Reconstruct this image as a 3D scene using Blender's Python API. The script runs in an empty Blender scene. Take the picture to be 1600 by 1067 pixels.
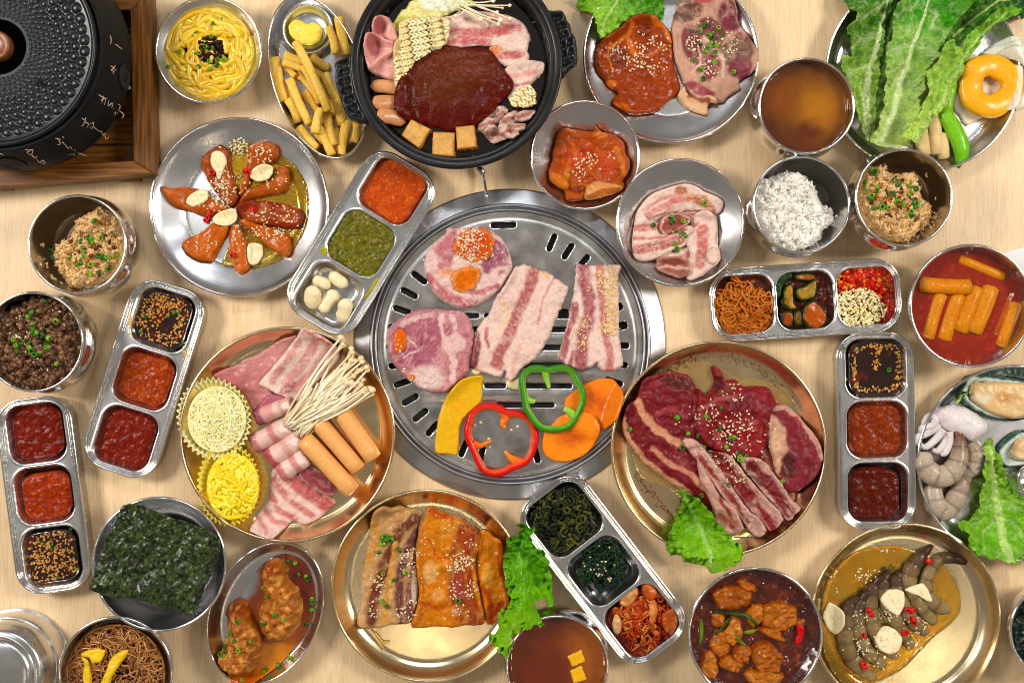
import bpy, math, random
import numpy as np
SAT = 1.08           # camera-like richness of the food colours
rng = np.random.default_rng(7); random.seed(7)
SC = bpy.context.scene; COL = SC.collection
PI = math.pi
# ------------------------------------------------ camera, world, lamps
S = 0.00072          # metres per photograph pixel on the table
HC = 1.35            # camera height above the table
cam = bpy.data.cameras.new('camera'); cam.sensor_width = 36; cam.lens = 36*HC/(1600*S)
cam.clip_start = 0.05; cam.clip_end = 20
camo = bpy.data.objects.new('camera', cam); COL.objects.link(camo); camo.location = (0, 0, HC)
SC.camera = camo
wd = bpy.data.worlds.new('World'); SC.world = wd; wd.use_nodes = True
bg = wd.node_tree.nodes['Background']; bg.inputs[0].default_value = (0.95, 0.86, 0.76, 1); bg.inputs[1].default_value = 0.235
SC.view_settings.view_transform = 'Standard'; SC.view_settings.look = 'None'
SC.cycles.filter_width = 1.0; SC.cycles.max_bounces = 14; SC.cycles.glossy_bounces = 8; SC.cycles.diffuse_bounces = 5; SC.cycles.transmission_bounces = 8
SC.view_settings.exposure = 0.0; SC.view_settings.gamma = 1
def lamp(name, loc, target, sx, sy, power, col, shape='RECTANGLE'):
    l = bpy.data.lights.new(name, 'AREA'); l.shape = shape; l.size = sx; l.size_y = sy; l.energy = power; l.color = col
    o = bpy.data.objects.new(name, l); COL.objects.link(o); o.location = loc
    from mathutils import Vector
    o.rotation_euler = (Vector(target)-Vector(loc)).to_track_quat('-Z', 'Y').to_euler()
    return o
lamp('ceiling_lamp', (-1.75, 0.50, 1.70), (-0.1, 0, 0), 0.60, 0.60, 43, (1, 0.93, 0.84), 'RECTANGLE')
lamp('ceiling_lamp', (1.75, 0.45, 1.70), (0.1, 0, 0), 0.60, 0.60, 38, (1, 0.93, 0.84), 'RECTANGLE')
lamp('ceiling_lamp', (-0.12, 1.30, 1.6), (0, 0.1, 0), 0.9, 0.18, 9, (0.90, 0.95, 1.0), 'RECTANGLE')
lamp('ceiling_lamp', (-0.21, -0.80, 1.7), (0, 0, 0), 0.10, 0.10, 0.55, (1, 0.82, 0.56), 'DISK')
lamp('ceiling_lamp', (1.10, -0.86, 1.7), (0.3, 0, 0), 0.10, 0.10, 0.65, (1, 0.86, 0.64), 'DISK')
lamp('ceiling_lamp', (-0.84, 0.50, 1.7), (-0.2, 0, 0), 0.12, 0.12, 0.9, (0.88, 0.94, 1.0), 'DISK')
lamp('ceiling_lamp', (0.62, 0.86, 1.7), (0.1, 0, 0), 0.10, 0.10, 0.8, (0.95, 0.97, 1.0), 'DISK')
# ------------------------------------------------ helpers
def lin(c):
    c = np.asarray(c, float)/255.0
    return np.where(c <= 0.04045, c/12.92, ((c+0.055)/1.055)**2.4)
def W(px, py, z=0.0):
    k = S*(HC-z)/HC
    return (np.asarray(px, float)-800)*k, (533.5-np.asarray(py, float))*k
G = 0.0008; GX0, GY0 = -0.68, -0.50; GNX, GNY = 1700, 1250
HM = np.zeros((GNY, GNX), np.float32)
def gi(x, y):
    return (np.clip(((np.asarray(y)-GY0)/G).astype(int), 0, GNY-1), np.clip(((np.asarray(x)-GX0)/G).astype(int), 0, GNX-1))
def hm(x, y): return HM[gi(x, y)]
def drop(px, py, n=3):
    z = np.zeros_like(np.asarray(px, float))+0.01
    for _ in range(n):
        x, y = W(px, py, z); z = hm(x, y).astype(float)
    return x, y, z
ZF = dict(A=(0,0,3.557), B=(400,0,3.077), C=(820,0,3.557), D=(1160,0,3.557), E=(0,180,3.812), F=(220,170,3.556), G=(450,230,3.68),
          H=(550,280,2.092), I=(820,150,3.556), J=(1140,220,4.444), K=(1090,370,3.137), L=(1290,500,3.139), M=(0,430,3.233), N=(0,600,2.964),
          O=(0,830,3.077), P=(260,500,2.963), Q=(500,750,3.366), R=(760,730,3.165), S=(940,520,2.884), T=(1060,860,5.154), U=(1250,800,3.997),
          V=(620,340,3.809), W=(740,390,4.638), X=(660,560,4.706), Y=(1420,560,3.333))
def Z(k, pts):
    a, b, s = ZF[k]
    return [(a+p[0]/s, b+p[1]/s) for p in pts]
def hsh(i, j, s):
    n = (i*374761393+j*668265263+s*144269504) & 0xffffffff
    n = ((n ^ (n >> 13))*1274126177) & 0xffffffff
    return ((n ^ (n >> 16)) & 0xffffff)/float(0xffffff)
def vn(x, y, s=0):
    xi = np.floor(x).astype(np.int64); yi = np.floor(y).astype(np.int64)
    u = x-xi; v = y-yi; u = u*u*(3-2*u); v = v*v*(3-2*v)
    return ((hsh(xi, yi, s)*(1-u)+hsh(xi+1, yi, s)*u)*(1-v)+(hsh(xi, yi+1, s)*(1-u)+hsh(xi+1, yi+1, s)*u)*v)*2-1
def fbm(x, y, sc, oc=3, s=0):
    r = 0; a = 1; t = 0; x = np.asarray(x, float)/sc; y = np.asarray(y, float)/sc
    for k in range(oc):
        r = r+a*vn(x, y, s+k*17); t += a; a *= 0.55; x = x*2.03+5.1; y = y*2.03+9.7
    return r/t
def ss(a, b, x):
    t = np.clip((x-a)/(b-a+1e-9), 0, 1); return t*t*(3-2*t)
def seg_dist(X, Y, P, closed=False):
    P = np.asarray(P, float); A = P if closed else P[:-1]; B = np.roll(P, -1, 0) if closed else P[1:]
    best = np.full(X.shape, 1e18); nx = np.zeros(X.shape); ny = np.zeros(X.shape); tt = np.zeros(X.shape); sg = np.zeros(X.shape)
    L = np.hypot(*(B-A).T); cum = np.concatenate([[0], np.cumsum(L)])
    for i in range(len(A)):
        dx, dy = B[i]-A[i]; l2 = dx*dx+dy*dy+1e-12
        t = np.clip(((X-A[i, 0])*dx+(Y-A[i, 1])*dy)/l2, 0, 1)
        qx = A[i, 0]+t*dx; qy = A[i, 1]+t*dy
        d = (X-qx)**2+(Y-qy)**2; m = d < best
        best = np.where(m, d, best); nx = np.where(m, qx, nx); ny = np.where(m, qy, ny); tt = np.where(m, cum[i]+t*L[i], tt)
        sg = np.where(m, (X-A[i, 0])*dy-(Y-A[i, 1])*dx, sg)
    return np.sqrt(best), nx, ny, tt/cum[-1], np.sign(sg)
def inside(X, Y, P):
    P = np.asarray(P); r = np.zeros(X.shape, bool); j = len(P)-1
    for i in range(len(P)):
        xi, yi = P[i]; xj, yj = P[j]
        r ^= ((yi > Y) != (yj > Y)) & (X < (xj-xi)*(Y-yi)/(yj-yi+1e-12)+xi)
        j = i
    return r
def crom(pts, n=6, closed=True):
    P = np.asarray(pts, float); N = len(P); out = []
    for i in range(N if closed else N-1):
        if closed: p0, p1, p2, p3 = P[i-1], P[i], P[(i+1) % N], P[(i+2) % N]
        else: p0, p1, p2, p3 = P[max(i-1, 0)], P[i], P[i+1], P[min(i+2, N-1)]
        for k in range(n):
            t = k/n
            out.append(0.5*((2*p1)+(-p0+p2)*t+(2*p0-5*p1+4*p2-p3)*t*t+(-p0+3*p1-3*p2+p3)*t**3))
    if not closed: out.append(P[-1])
    return np.array(out)
def ell(cx, cy, rx, ry, a=0, n=20, wob=0, s=0):
    t = np.arange(n)/n*2*PI; r = 1+wob*fbm(np.cos(t)*2+s*3.3, np.sin(t)*2, 1.0, 2, s)
    x = rx*np.cos(t)*r; y = ry*np.sin(t)*r; ca, sa = math.cos(math.radians(a)), math.sin(math.radians(a))
    return list(zip(cx+x*ca-y*sa, cy+x*sa+y*ca))
# ------------------------------------------------ objects
def tag(o, label, cat, group=None):
    o['label'] = label; o['category'] = cat
    if group: o['group'] = group
    return o
def thing(name, label, cat, loc=(0, 0, 0), group=None):
    o = bpy.data.objects.new(name, None); o.empty_display_size = 0.01; COL.objects.link(o); o.location = loc
    return tag(o, label, cat, group)
def mkobj(name, V, F, mat, parent=None, col=None, smooth=True, org=None, mats=None, fm=None):
    V = np.asarray(V, float)
    if org is None:
        org = np.array([(V[:, 0].min()+V[:, 0].max())/2, (V[:, 1].min()+V[:, 1].max())/2, V[:, 2].min()]) if parent is None else np.array(parent.location)
    V = V-org
    me = bpy.data.meshes.new(name)
    if isinstance(F, np.ndarray):
        n, k = F.shape
        me.vertices.add(len(V)); me.vertices.foreach_set('co', V.astype(np.float32).ravel())
        me.loops.add(n*k); me.loops.foreach_set('vertex_index', F.astype(np.int32).ravel())
        me.polygons.add(n); me.polygons.foreach_set('loop_start', np.arange(0, n*k, k, dtype=np.int32))
        me.update(calc_edges=True)
    else:
        me.from_pydata([tuple(v) for v in V], [], [tuple(f) for f in F])
    me.polygons.foreach_set('use_smooth', np.full(len(me.polygons), smooth, bool))
    if col is not None:
        c = np.ones((len(V), 4), np.float32); lum = np.asarray(col)@np.array([.3, .5, .2]); c[:, :3] = np.clip(lum[:, None]+(np.asarray(col)-lum[:, None])*SAT, .0012, .9)
        ca = me.color_attributes.new('Col', 'FLOAT_COLOR', 'POINT'); ca.data.foreach_set('color', c.ravel())
    for m in ([mat] if mats is None else mats): me.materials.append(m)
    if fm is not None: me.polygons.foreach_set('material_index', np.asarray(fm, np.int32))
    me.validate(); me.update()
    o = bpy.data.objects.new(name, me); COL.objects.link(o)
    if parent is not None: o.parent = parent
    else: o.location = org
    return o
# ------------------------------------------------ materials
def mat_food(name, rough=0.5, coat=0.0, sss=0.0, bump=0.3, bs=900, var=0.12, spec=0.5, rvar=0.12, crough=0.12, trans=0, gain=1.0):
    m = bpy.data.materials.new(name); m.use_nodes = True; nt = m.node_tree; N = nt.nodes; L = nt.links; b = N['Principled BSDF']
    at = N.new('ShaderNodeAttribute'); at.attribute_name = 'Col'
    tc = N.new('ShaderNodeTexCoord'); n = N.new('ShaderNodeTexNoise'); n.inputs['Scale'].default_value = bs; n.inputs['Detail'].default_value = 3
    L.new(tc.outputs['Object'], n.inputs['Vector'])
    mr = N.new('ShaderNodeMapRange'); mr.inputs['From Min'].default_value = 0.3; mr.inputs['From Max'].default_value = 0.7
    mr.inputs['To Min'].default_value = gain*(1-var); mr.inputs['To Max'].default_value = gain*(1+var); L.new(n.outputs['Fac'], mr.inputs['Value'])
    vm = N.new('ShaderNodeVectorMath'); vm.operation = 'SCALE'; L.new(at.outputs['Color'], vm.inputs[0]); L.new(mr.outputs[0], vm.inputs['Scale'])
    L.new(vm.outputs[0], b.inputs['Base Color'])
    r2 = N.new('ShaderNodeMapRange'); r2.inputs['From Min'].default_value = 0.3; r2.inputs['From Max'].default_value = 0.7
    r2.inputs['To Min'].default_value = max(rough-rvar, .02); r2.inputs['To Max'].default_value = rough+rvar; L.new(n.outputs['Fac'], r2.inputs['Value'])
    L.new(r2.outputs[0], b.inputs['Roughness'])
    b.inputs['Coat Weight'].default_value = coat; b.inputs['Coat Roughness'].default_value = crough; b.inputs['Specular IOR Level'].default_value = spec
    if sss: b.inputs['Subsurface Weight'].default_value = sss; b.inputs['Subsurface Radius'].default_value = (1, .4, .25); b.inputs['Subsurface Scale'].default_value = 0.004
    if trans: b.inputs['Transmission Weight'].default_value = trans; b.inputs['IOR'].default_value = 1.33
    n2 = N.new('ShaderNodeTexNoise'); n2.inputs['Scale'].default_value = bs*0.6; n2.inputs['Detail'].default_value = 4; L.new(tc.outputs['Object'], n2.inputs['Vector'])
    bp = N.new('ShaderNodeBump'); bp.inputs['Strength'].default_value = bump; bp.inputs['Distance'].default_value = 0.001
    L.new(n2.outputs['Fac'], bp.inputs['Height']); L.new(bp.outputs[0], b.inputs['Normal'])
    if coat: L.new(bp.outputs[0], b.inputs['Coat Normal'])
    return m
def mat_metal(name, col, rough=0.2, bump=0.03, streak=0, mark=0.05, metal=1.0, spec=.5, stain=None):
    m = bpy.data.materials.new(name); m.use_nodes = True; nt = m.node_tree; N = nt.nodes; L = nt.links; b = N['Principled BSDF']
    b.inputs['Metallic'].default_value = metal; b.inputs['Specular IOR Level'].default_value = spec
    tc = N.new('ShaderNodeTexCoord'); n = N.new('ShaderNodeTexNoise'); n.inputs['Scale'].default_value = 45; n.inputs['Detail'].default_value = 5
    L.new(tc.outputs['Object'], n.inputs['Vector'])
    r2 = N.new('ShaderNodeMapRange'); r2.inputs['From Min'].default_value = 0.3; r2.inputs['From Max'].default_value = 0.7
    r2.inputs['To Min'].default_value = rough*0.9; r2.inputs['To Max'].default_value = rough*1.15; L.new(n.outputs['Fac'], r2.inputs['Value']); L.new(r2.outputs[0], b.inputs['Roughness'])
    mr = N.new('ShaderNodeMapRange'); mr.inputs['From Min'].default_value = 0.3; mr.inputs['From Max'].default_value = 0.7
    mr.inputs['To Min'].default_value = 1-mark; mr.inputs['To Max'].default_value = 1+mark*0.5; L.new(n.outputs['Fac'], mr.inputs['Value'])
    vm = N.new('ShaderNodeVectorMath'); vm.operation = 'SCALE'; vm.inputs[0].default_value = tuple(col); L.new(mr.outputs[0], vm.inputs['Scale']); L.new(vm.outputs[0], b.inputs['Base Color'])
    if stain:
        n5 = N.new('ShaderNodeTexNoise'); n5.inputs['Scale'].default_value = 16; n5.inputs['Detail'].default_value = 8; n5.inputs['Roughness'].default_value = .65; L.new(tc.outputs['Object'], n5.inputs['Vector'])
        m5 = N.new('ShaderNodeMapRange'); m5.inputs['From Min'].default_value = .52; m5.inputs['From Max'].default_value = .72; m5.inputs['To Max'].default_value = stain[1]; L.new(n5.outputs['Fac'], m5.inputs['Value'])
        mx = N.new('ShaderNodeMix'); mx.data_type = 'RGBA'; L.new(m5.outputs[0], mx.inputs['Factor']); L.new(vm.outputs[0], mx.inputs['A']); mx.inputs['B'].default_value = (*stain[0], 1); L.new(mx.outputs['Result'], b.inputs['Base Color'])
    n2 = N.new('ShaderNodeTexNoise'); n2.inputs['Scale'].default_value = 350; n2.inputs['Detail'].default_value = 6
    mp = N.new('ShaderNodeMapping'); mp.inputs['Scale'].default_value = (1, 1+streak, 1); L.new(tc.outputs['Object'], mp.inputs['Vector']); L.new(mp.outputs[0], n2.inputs['Vector'])
    bp = N.new('ShaderNodeBump'); bp.inputs['Strength'].default_value = bump; bp.inputs['Distance'].default_value = 0.001; L.new(n2.outputs['Fac'], bp.inputs['Height']); L.new(bp.outputs[0], b.inputs['Normal'])
    return m
def mat_wood(name, c1, c2, c3, scale=1.0, rough=0.45, along='Y', fine=1.0, bump=.15, spec=.4):
    m = bpy.data.materials.new(name); m.use_nodes = True; nt = m.node_tree; N = nt.nodes; L = nt.links; b = N['Principled BSDF']
    tc = N.new('ShaderNodeTexCoord'); mp = N.new('ShaderNodeMapping'); L.new(tc.outputs['Object'], mp.inputs['Vector'])
    st = {'Y': (1, .06, 1), 'X': (.06, 1, 1)}[along]; mp.inputs['Scale'].default_value = [s*scale for s in st]
    n = N.new('ShaderNodeTexNoise'); n.inputs['Scale'].default_value = 110; n.inputs['Detail'].default_value = 8; n.inputs['Roughness'].default_value = .62; n.inputs['Distortion'].default_value = .3; L.new(mp.outputs[0], n.inputs['Vector'])
    n3 = N.new('ShaderNodeTexNoise'); n3.inputs['Scale'].default_value = 760*fine; n3.inputs['Detail'].default_value = 3; L.new(mp.outputs[0], n3.inputs['Vector'])
    n4 = N.new('ShaderNodeTexNoise'); n4.inputs['Scale'].default_value = 9; n4.inputs['Detail'].default_value = 2; L.new(mp.outputs[0], n4.inputs['Vector'])
    cr = N.new('ShaderNodeValToRGB'); e = cr.color_ramp.elements; e[0].position = .3; e[0].color = (*lin(c1), 1); e[1].position = .72; e[1].color = (*lin(c3), 1)
    x = cr.color_ramp.elements.new(.5); x.color = (*lin(c2), 1); 
    a = N.new('ShaderNodeMath'); a.operation = 'MULTIPLY_ADD'; a.inputs[1].default_value = .45; L.new(n3.outputs['Fac'], a.inputs[0])
    a2 = N.new('ShaderNodeMath'); a2.operation = 'MULTIPLY'; a2.inputs[1].default_value = .35; L.new(n.outputs['Fac'], a2.inputs[0]); L.new(a2.outputs[0], a.inputs[2])
    a3 = N.new('ShaderNodeMath'); a3.operation = 'MULTIPLY_ADD'; a3.inputs[1].default_value = .2; L.new(n4.outputs['Fac'], a3.inputs[0]); L.new(a.outputs[0], a3.inputs[2])
    L.new(a3.outputs[0], cr.inputs[0]); L.new(cr.outputs[0], b.inputs['Base Color']); b.inputs['Roughness'].default_value = rough; b.inputs['Specular IOR Level'].default_value = spec
    bp = N.new('ShaderNodeBump'); bp.inputs['Strength'].default_value = bump; bp.inputs['Distance'].default_value = .0005; L.new(n3.outputs['Fac'], bp.inputs['Height']); L.new(bp.outputs[0], b.inputs['Normal'])
    return m
STEEL = mat_metal('stainless_steel', (.70, .70, .71), .24)
STEEL2 = mat_metal('polished_steel', (.80, .79, .77), .13)
GOLD = mat_metal('champagne_steel', (.86, .67, .38), .22)
PALEGOLD = mat_metal('pale_champagne_steel', (.80, .65, .40), .22)
GRILL = mat_metal('grill_steel', (.60, .58, .56), .30, streak=6, mark=.30, bump=.06, stain=((.17, .10, .05), .6))
RINGM = mat_metal('ring_steel', (.44, .44, .46), .36, mark=.12)
IRON = mat_metal('cast_iron', (.010, .010, .011), .5, bump=.35, mark=.3, metal=0.0, spec=.08)
IRONS = mat_metal('smooth_cast_iron', (.010, .011, .014), .28, bump=.12, mark=.3, metal=0.0, spec=.32)
PASTE = mat_food('grainy_paste', .48, .22, .0, .6, 620, .28, crough=.08, spec=.06, gain=.80)
BLACK = mat_metal('hole_shade_black', (.004, .004, .004), .8, metal=0)  # flat black painting the dark inside vents, steam hole and under the grill slots
WET = mat_food('wet_food', .38, .22, .03, .32, 700, .12, spec=.15, gain=.90)
OILY = mat_food('oily_food', .36, .24, .0, .45, 480, .18, crough=.07, spec=.10, gain=.80)
RAW = mat_food('raw_meat', .42, .16, .03, .55, 800, .18, crough=.15, spec=.12, gain=.86)
MATTE = mat_food('dry_food', .6, .05, .15, .35, 900, .10)
SAUCE = mat_food('thick_sauce', .45, .22, .0, .55, 620, .25, crough=.05, spec=.05, gain=.72)
LEAF = mat_food('leaf', .48, .12, .06, .5, 420, .22, crough=.2, spec=.15, gain=.86)
LIQ = mat_food('liquid', .06, 1.0, 0, .03, 60, .05, rvar=.02, crough=.02, gain=.72)
FRY = mat_food('fried', .5, .10, .05, .6, 620, .18, spec=.15, gain=.90)
GRAIN = mat_food('grain', .5, .10, .10, .1, 900, .06, spec=.25)
STRAND = mat_food('strand', .28, .6, .15, .08, 600, .06)
SMOOTH = mat_food('smooth_skin', .42, .22, .06, .22, 420, .09, spec=.25)
PAPER = mat_food('paper', .7, 0, .1, .15, 900, .04)
# ------------------------------------------------ slab: an organic sheet or slice lying on what is below it
def dilate_blur(A, k, b):
    B = A.copy()
    for ax in (0, 1):
        C = B.copy()
        for i in range(1, k+1):
            C = np.maximum(C, np.roll(B, i, ax)); C = np.maximum(C, np.roll(B, -i, ax))
        B = C
    for _ in range(2):
        for ax in (0, 1):
            C = B.copy()
            for i in range(1, b+1): C = C+np.roll(B, i, ax)+np.roll(B, -i, ax)
            B = C/(2*b+1)
    return B
def slab(name, pts, th, paint, mat, label=None, cat=None, group=None, parent=None, d=1.8, edge=5, amp=.0007, ns=14, seed=0, z=None, rag=.6,
         dil=4, h=None, lift=0.0, raw=False, stuff=False, flat=False, nsub=6, bottom=True, zc=None, rags=9, hmup=True):
    P = np.array(pts, float) if raw else crom(pts, nsub)
    if rag:
        n = len(P); T = np.roll(P, -1, 0)-np.roll(P, 1, 0); T /= (np.hypot(*T.T)[:, None]+1e-9); ar = np.cumsum(np.hypot(*(P-np.roll(P, 1, 0)).T))
        f = rag*2.0*(fbm(ar, ar*0+seed*3.1, rags, 3, seed))
        P = P+np.stack([T[:, 1], -T[:, 0]], 1)*f[:, None]
    x0, y0 = P.min(0)-d*1.5; x1, y1 = P.max(0)+d*1.5
    xs = np.arange(x0, x1+d, d); ys = np.arange(y0, y1+d, d); X, Y = np.meshgrid(xs, ys)
    dist, nx, ny, _, _ = seg_dist(X, Y, P, True); ins = inside(X, Y, P); sd = np.where(ins, dist, -dist)
    near = (np.abs(sd) < 0.45*d) | (sd < 0)
    cell = (ins[:-1, :-1] | ins[1:, :-1] | ins[:-1, 1:] | ins[1:, 1:])
    XX = np.where(near, nx, X); YY = np.where(near, ny, Y); SD = np.where(near, 0, sd)
    if zc is None:
        if z is not None: zc = (z if not callable(z) else 0.02)+th
        else:
            zg = .01
            for _ in range(3):
                wx, wy = W(X[ins], Y[ins], zg); zg = float(np.mean(hm(wx, wy)))+th*.7
            zc = zg
    wx, wy = W(XX, YY, zc)
    if z is None:
        m = .012; j0, i0 = gi(wx.min()-m, wy.min()-m); j1, i1 = gi(wx.max()+m, wy.max()+m)
        j0, i0 = gi(wx.min()-m, wy.min()-m); 
        (ra, ca), (rb, cb) = gi(wx.min()-m, wy.min()-m), gi(wx.max()+m, wy.max()+m)
        sub = dilate_blur(HM[ra:rb+1, ca:cb+1], dil, max(dil, 1)) if dil else HM[ra:rb+1, ca:cb+1]
        a, b = gi(wx, wy); a = np.clip(a-ra, 0, sub.shape[0]-1); b = np.clip(b-ca, 0, sub.shape[1]-1); base = sub[a, b].astype(float)
    elif callable(z): base = z(wx, wy)
    else: base = np.full(X.shape, float(z))
    base = base+lift
    e = np.clip(SD/edge, 0, 1); prof = np.sqrt(np.clip(1-(1-e)**2, 0, 1))
    top = base+prof*(th+amp*fbm(XX, YY, ns, 3, seed+5)*1.6)+0.0002
    if h is not None:
        hv = h(XX, YY, SD)
        top = top+hv
        if flat: base = base+hv
    rgb = paint(XX, YY, SD)
    R, C = X.shape; idx = -np.ones((R, C), int); used = np.zeros((R, C), bool)
    used[:-1, :-1] |= cell; used[1:, :-1] |= cell; used[:-1, 1:] |= cell; used[1:, 1:] |= cell
    idx[used] = np.arange(used.sum()); r, c = np.nonzero(cell)
    F = np.stack([idx[r+1, c], idx[r+1, c+1], idx[r, c+1], idx[r, c]], 1)
    V = np.stack([wx[used], wy[used], top[used]], 1); colr = rgb[used]
    if bottom:
        n = len(V); bz = np.minimum(base[used], top[used]-0.0002); bz = np.where(SD[used] <= 0, V[:, 2]-.0003, bz)
        V2 = V.copy(); V2[:, 2] = bz; bi = SD[used] <= 0
        F2 = F[:, ::-1]+n; V = np.concatenate([V, V2]); colr = np.concatenate([colr, colr])
        # close the border
        ed = np.concatenate([F[:, [0, 1]], F[:, [1, 2]], F[:, [2, 3]], F[:, [3, 0]]]); key = np.sort(ed, 1); kk = key[:, 0]*1000003+key[:, 1]
        u, inv, ct = np.unique(kk, return_inverse=True, return_counts=True); be = ed[ct[inv] == 1]
        F3 = np.stack([be[:, 1], be[:, 0], be[:, 0]+n, be[:, 1]+n], 1); F = np.concatenate([F, F2, F3])
    o = mkobj(name, V, F, mat, parent, colr)
    if label: tag(o, label, cat, group)
    if stuff: o['kind'] = 'stuff'
    if hmup:
        k = S*(HC-zc)/HC; (ra, ca), (rb, cb) = gi(wx.min(), wy.min()), gi(wx.max(), wy.max())
        gy, gx = np.meshgrid(np.arange(ra, rb+1), np.arange(ca, cb+1), indexing='ij')
        cx = GX0+(gx+.5)*G; cy = GY0+(gy+.5)*G; px = 800+cx/k; py = 533.5-cy/k
        ci = np.clip(np.rint((px-x0)/d).astype(int), 0, C-1); ri = np.clip(np.rint((py-y0)/d).astype(int), 0, R-1)
        ok = ins[ri, ci]; sub = HM[ra:rb+1, ca:cb+1]; HM[ra:rb+1, ca:cb+1] = np.where(ok, np.maximum(sub, top[ri, ci]), sub)
    return o
# painters -------------------------------------------------
def paint(base, zk=None, layers=(), warp=4, ws=14, mott=.10, msc=9, seed=0, vein=None, edgec=None, speck=None):
    """layers: ('b',col,cx,cy,rx,ry[,ang[,soft]]) blob, ('l',col,pts,width[,soft]) band, ('p',col,pts[,soft]) polygon; coordinates in zoom frame zk"""
    q = (0, 0, 1) if zk is None else ZF[zk]
    def f(X, Y, SD):
        x = (X-q[0])*q[2]; y = (Y-q[1])*q[2]; w = warp*q[2]
        xw = x+w*fbm(X, Y, ws, 3, seed+1); yw = y+w*fbm(X, Y, ws, 3, seed+2)
        c = np.zeros(X.shape+(3,))+lin(base)
        for L in layers:
            if L[0] == 'b':
                a = math.radians(L[6] if len(L) > 6 else 0); so = L[7] if len(L) > 7 else .18
                dx = xw-L[2]; dy = yw-L[3]; u = (dx*math.cos(a)+dy*math.sin(a))/L[4]; v = (-dx*math.sin(a)+dy*math.cos(a))/L[5]
                m = 1-ss(1-so, 1+so, np.hypot(u, v))
            elif L[0] == 'l':
                so = L[4] if len(L) > 4 else .35
                dd = seg_dist(xw, yw, L[2])[0]; m = 1-ss(L[3]*(1-so), L[3]*(1+so), dd)
            elif L[0] == 'p':
                P = crom(L[2], 4); so = (L[3] if len(L) > 3 else 1.5)*q[2]; dd = seg_dist(xw, yw, P, True)[0]; dd = np.where(inside(xw, yw, P), dd, -dd); m = ss(-so, so, dd)
            c = c*(1-m[..., None])+lin(L[1])*m[..., None]
        if vein is not None:
            vs = vein if isinstance(vein, list) else [vein]
            for (vc, amt, sc, ang, st) in vs:
                a = math.radians(ang); u = X*math.cos(a)+Y*math.sin(a); v = -X*math.sin(a)+Y*math.cos(a)
                r = 1-np.abs(fbm(u/st, v, sc, 3, seed+9))*3.2; m = np.clip(r, 0, 1)**1.6*amt*ss(-.35, .3, fbm(X, Y, sc*3, 2, seed+12))
                c = c*(1-m[..., None])+lin(vc)*m[..., None]
        if edgec is not None:
            m = (1-ss(edgec[1]*.5, edgec[1], SD+2*fbm(X, Y, 8, 2, seed+3)))*edgec[2]
            c = c*(1-m[..., None])+lin(edgec[0])*m[..., None]
        if speck is not None:
            for (sc_, amt, ssz, thr) in (speck if isinstance(speck, list) else [speck]):
                m = ss(thr, thr+.12, fbm(X, Y, ssz, 2, seed+21))*amt
                c = c*(1-m[..., None])+lin(sc_)*m[..., None]
        c = c*(1+mott*fbm(X, Y, msc, 3, seed+7)[..., None]*1.8)
        return np.clip(c, .001, .95)
    return f
# ------------------------------------------------ lathe dishes
def ring_mesh(cx, cy, prof, seg=96, sx=1, sy=1, rot=0):
    prof = np.asarray(prof, float); t = np.arange(seg)/seg*2*PI; n = len(prof)
    x = prof[:, 0][:, None]*np.cos(t)[None]*sx; y = prof[:, 0][:, None]*np.sin(t)[None]*sy; c, s = math.cos(rot), math.sin(rot)
    V = np.stack([cx+x*c-y*s, cy+x*s+y*c, np.repeat(prof[:, 1][:, None], seg, 1)], -1).reshape(-1, 3)
    i, j = np.meshgrid(np.arange(n-1), np.arange(seg), indexing='ij'); j2 = (j+1) % seg
    F = np.stack([i*seg+j, (i+1)*seg+j, (i+1)*seg+j2, i*seg+j2], -1).reshape(-1, 4)
    return V, F
def hm_lathe(cx, cy, pr, pz, sx=1, sy=1, rot=0):
    R = max(pr)*max(sx, sy); (ra, ca), (rb, cb) = gi(cx-R, cy-R), gi(cx+R, cy+R)
    gy, gx = np.meshgrid(np.arange(ra, rb+1), np.arange(ca, cb+1), indexing='ij'); X = GX0+(gx+.5)*G-cx; Y = GY0+(gy+.5)*G-cy
    c, s = math.cos(rot), math.sin(rot); u = (X*c+Y*s)/sx; v = (-X*s+Y*c)/sy; r = np.hypot(u, v)
    z = np.interp(r, pr, pz); sub = HM[ra:rb+1, ca:cb+1]; HM[ra:rb+1, ca:cb+1] = np.where(r <= max(pr), np.maximum(sub, z), sub)
DISH = {}
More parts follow.
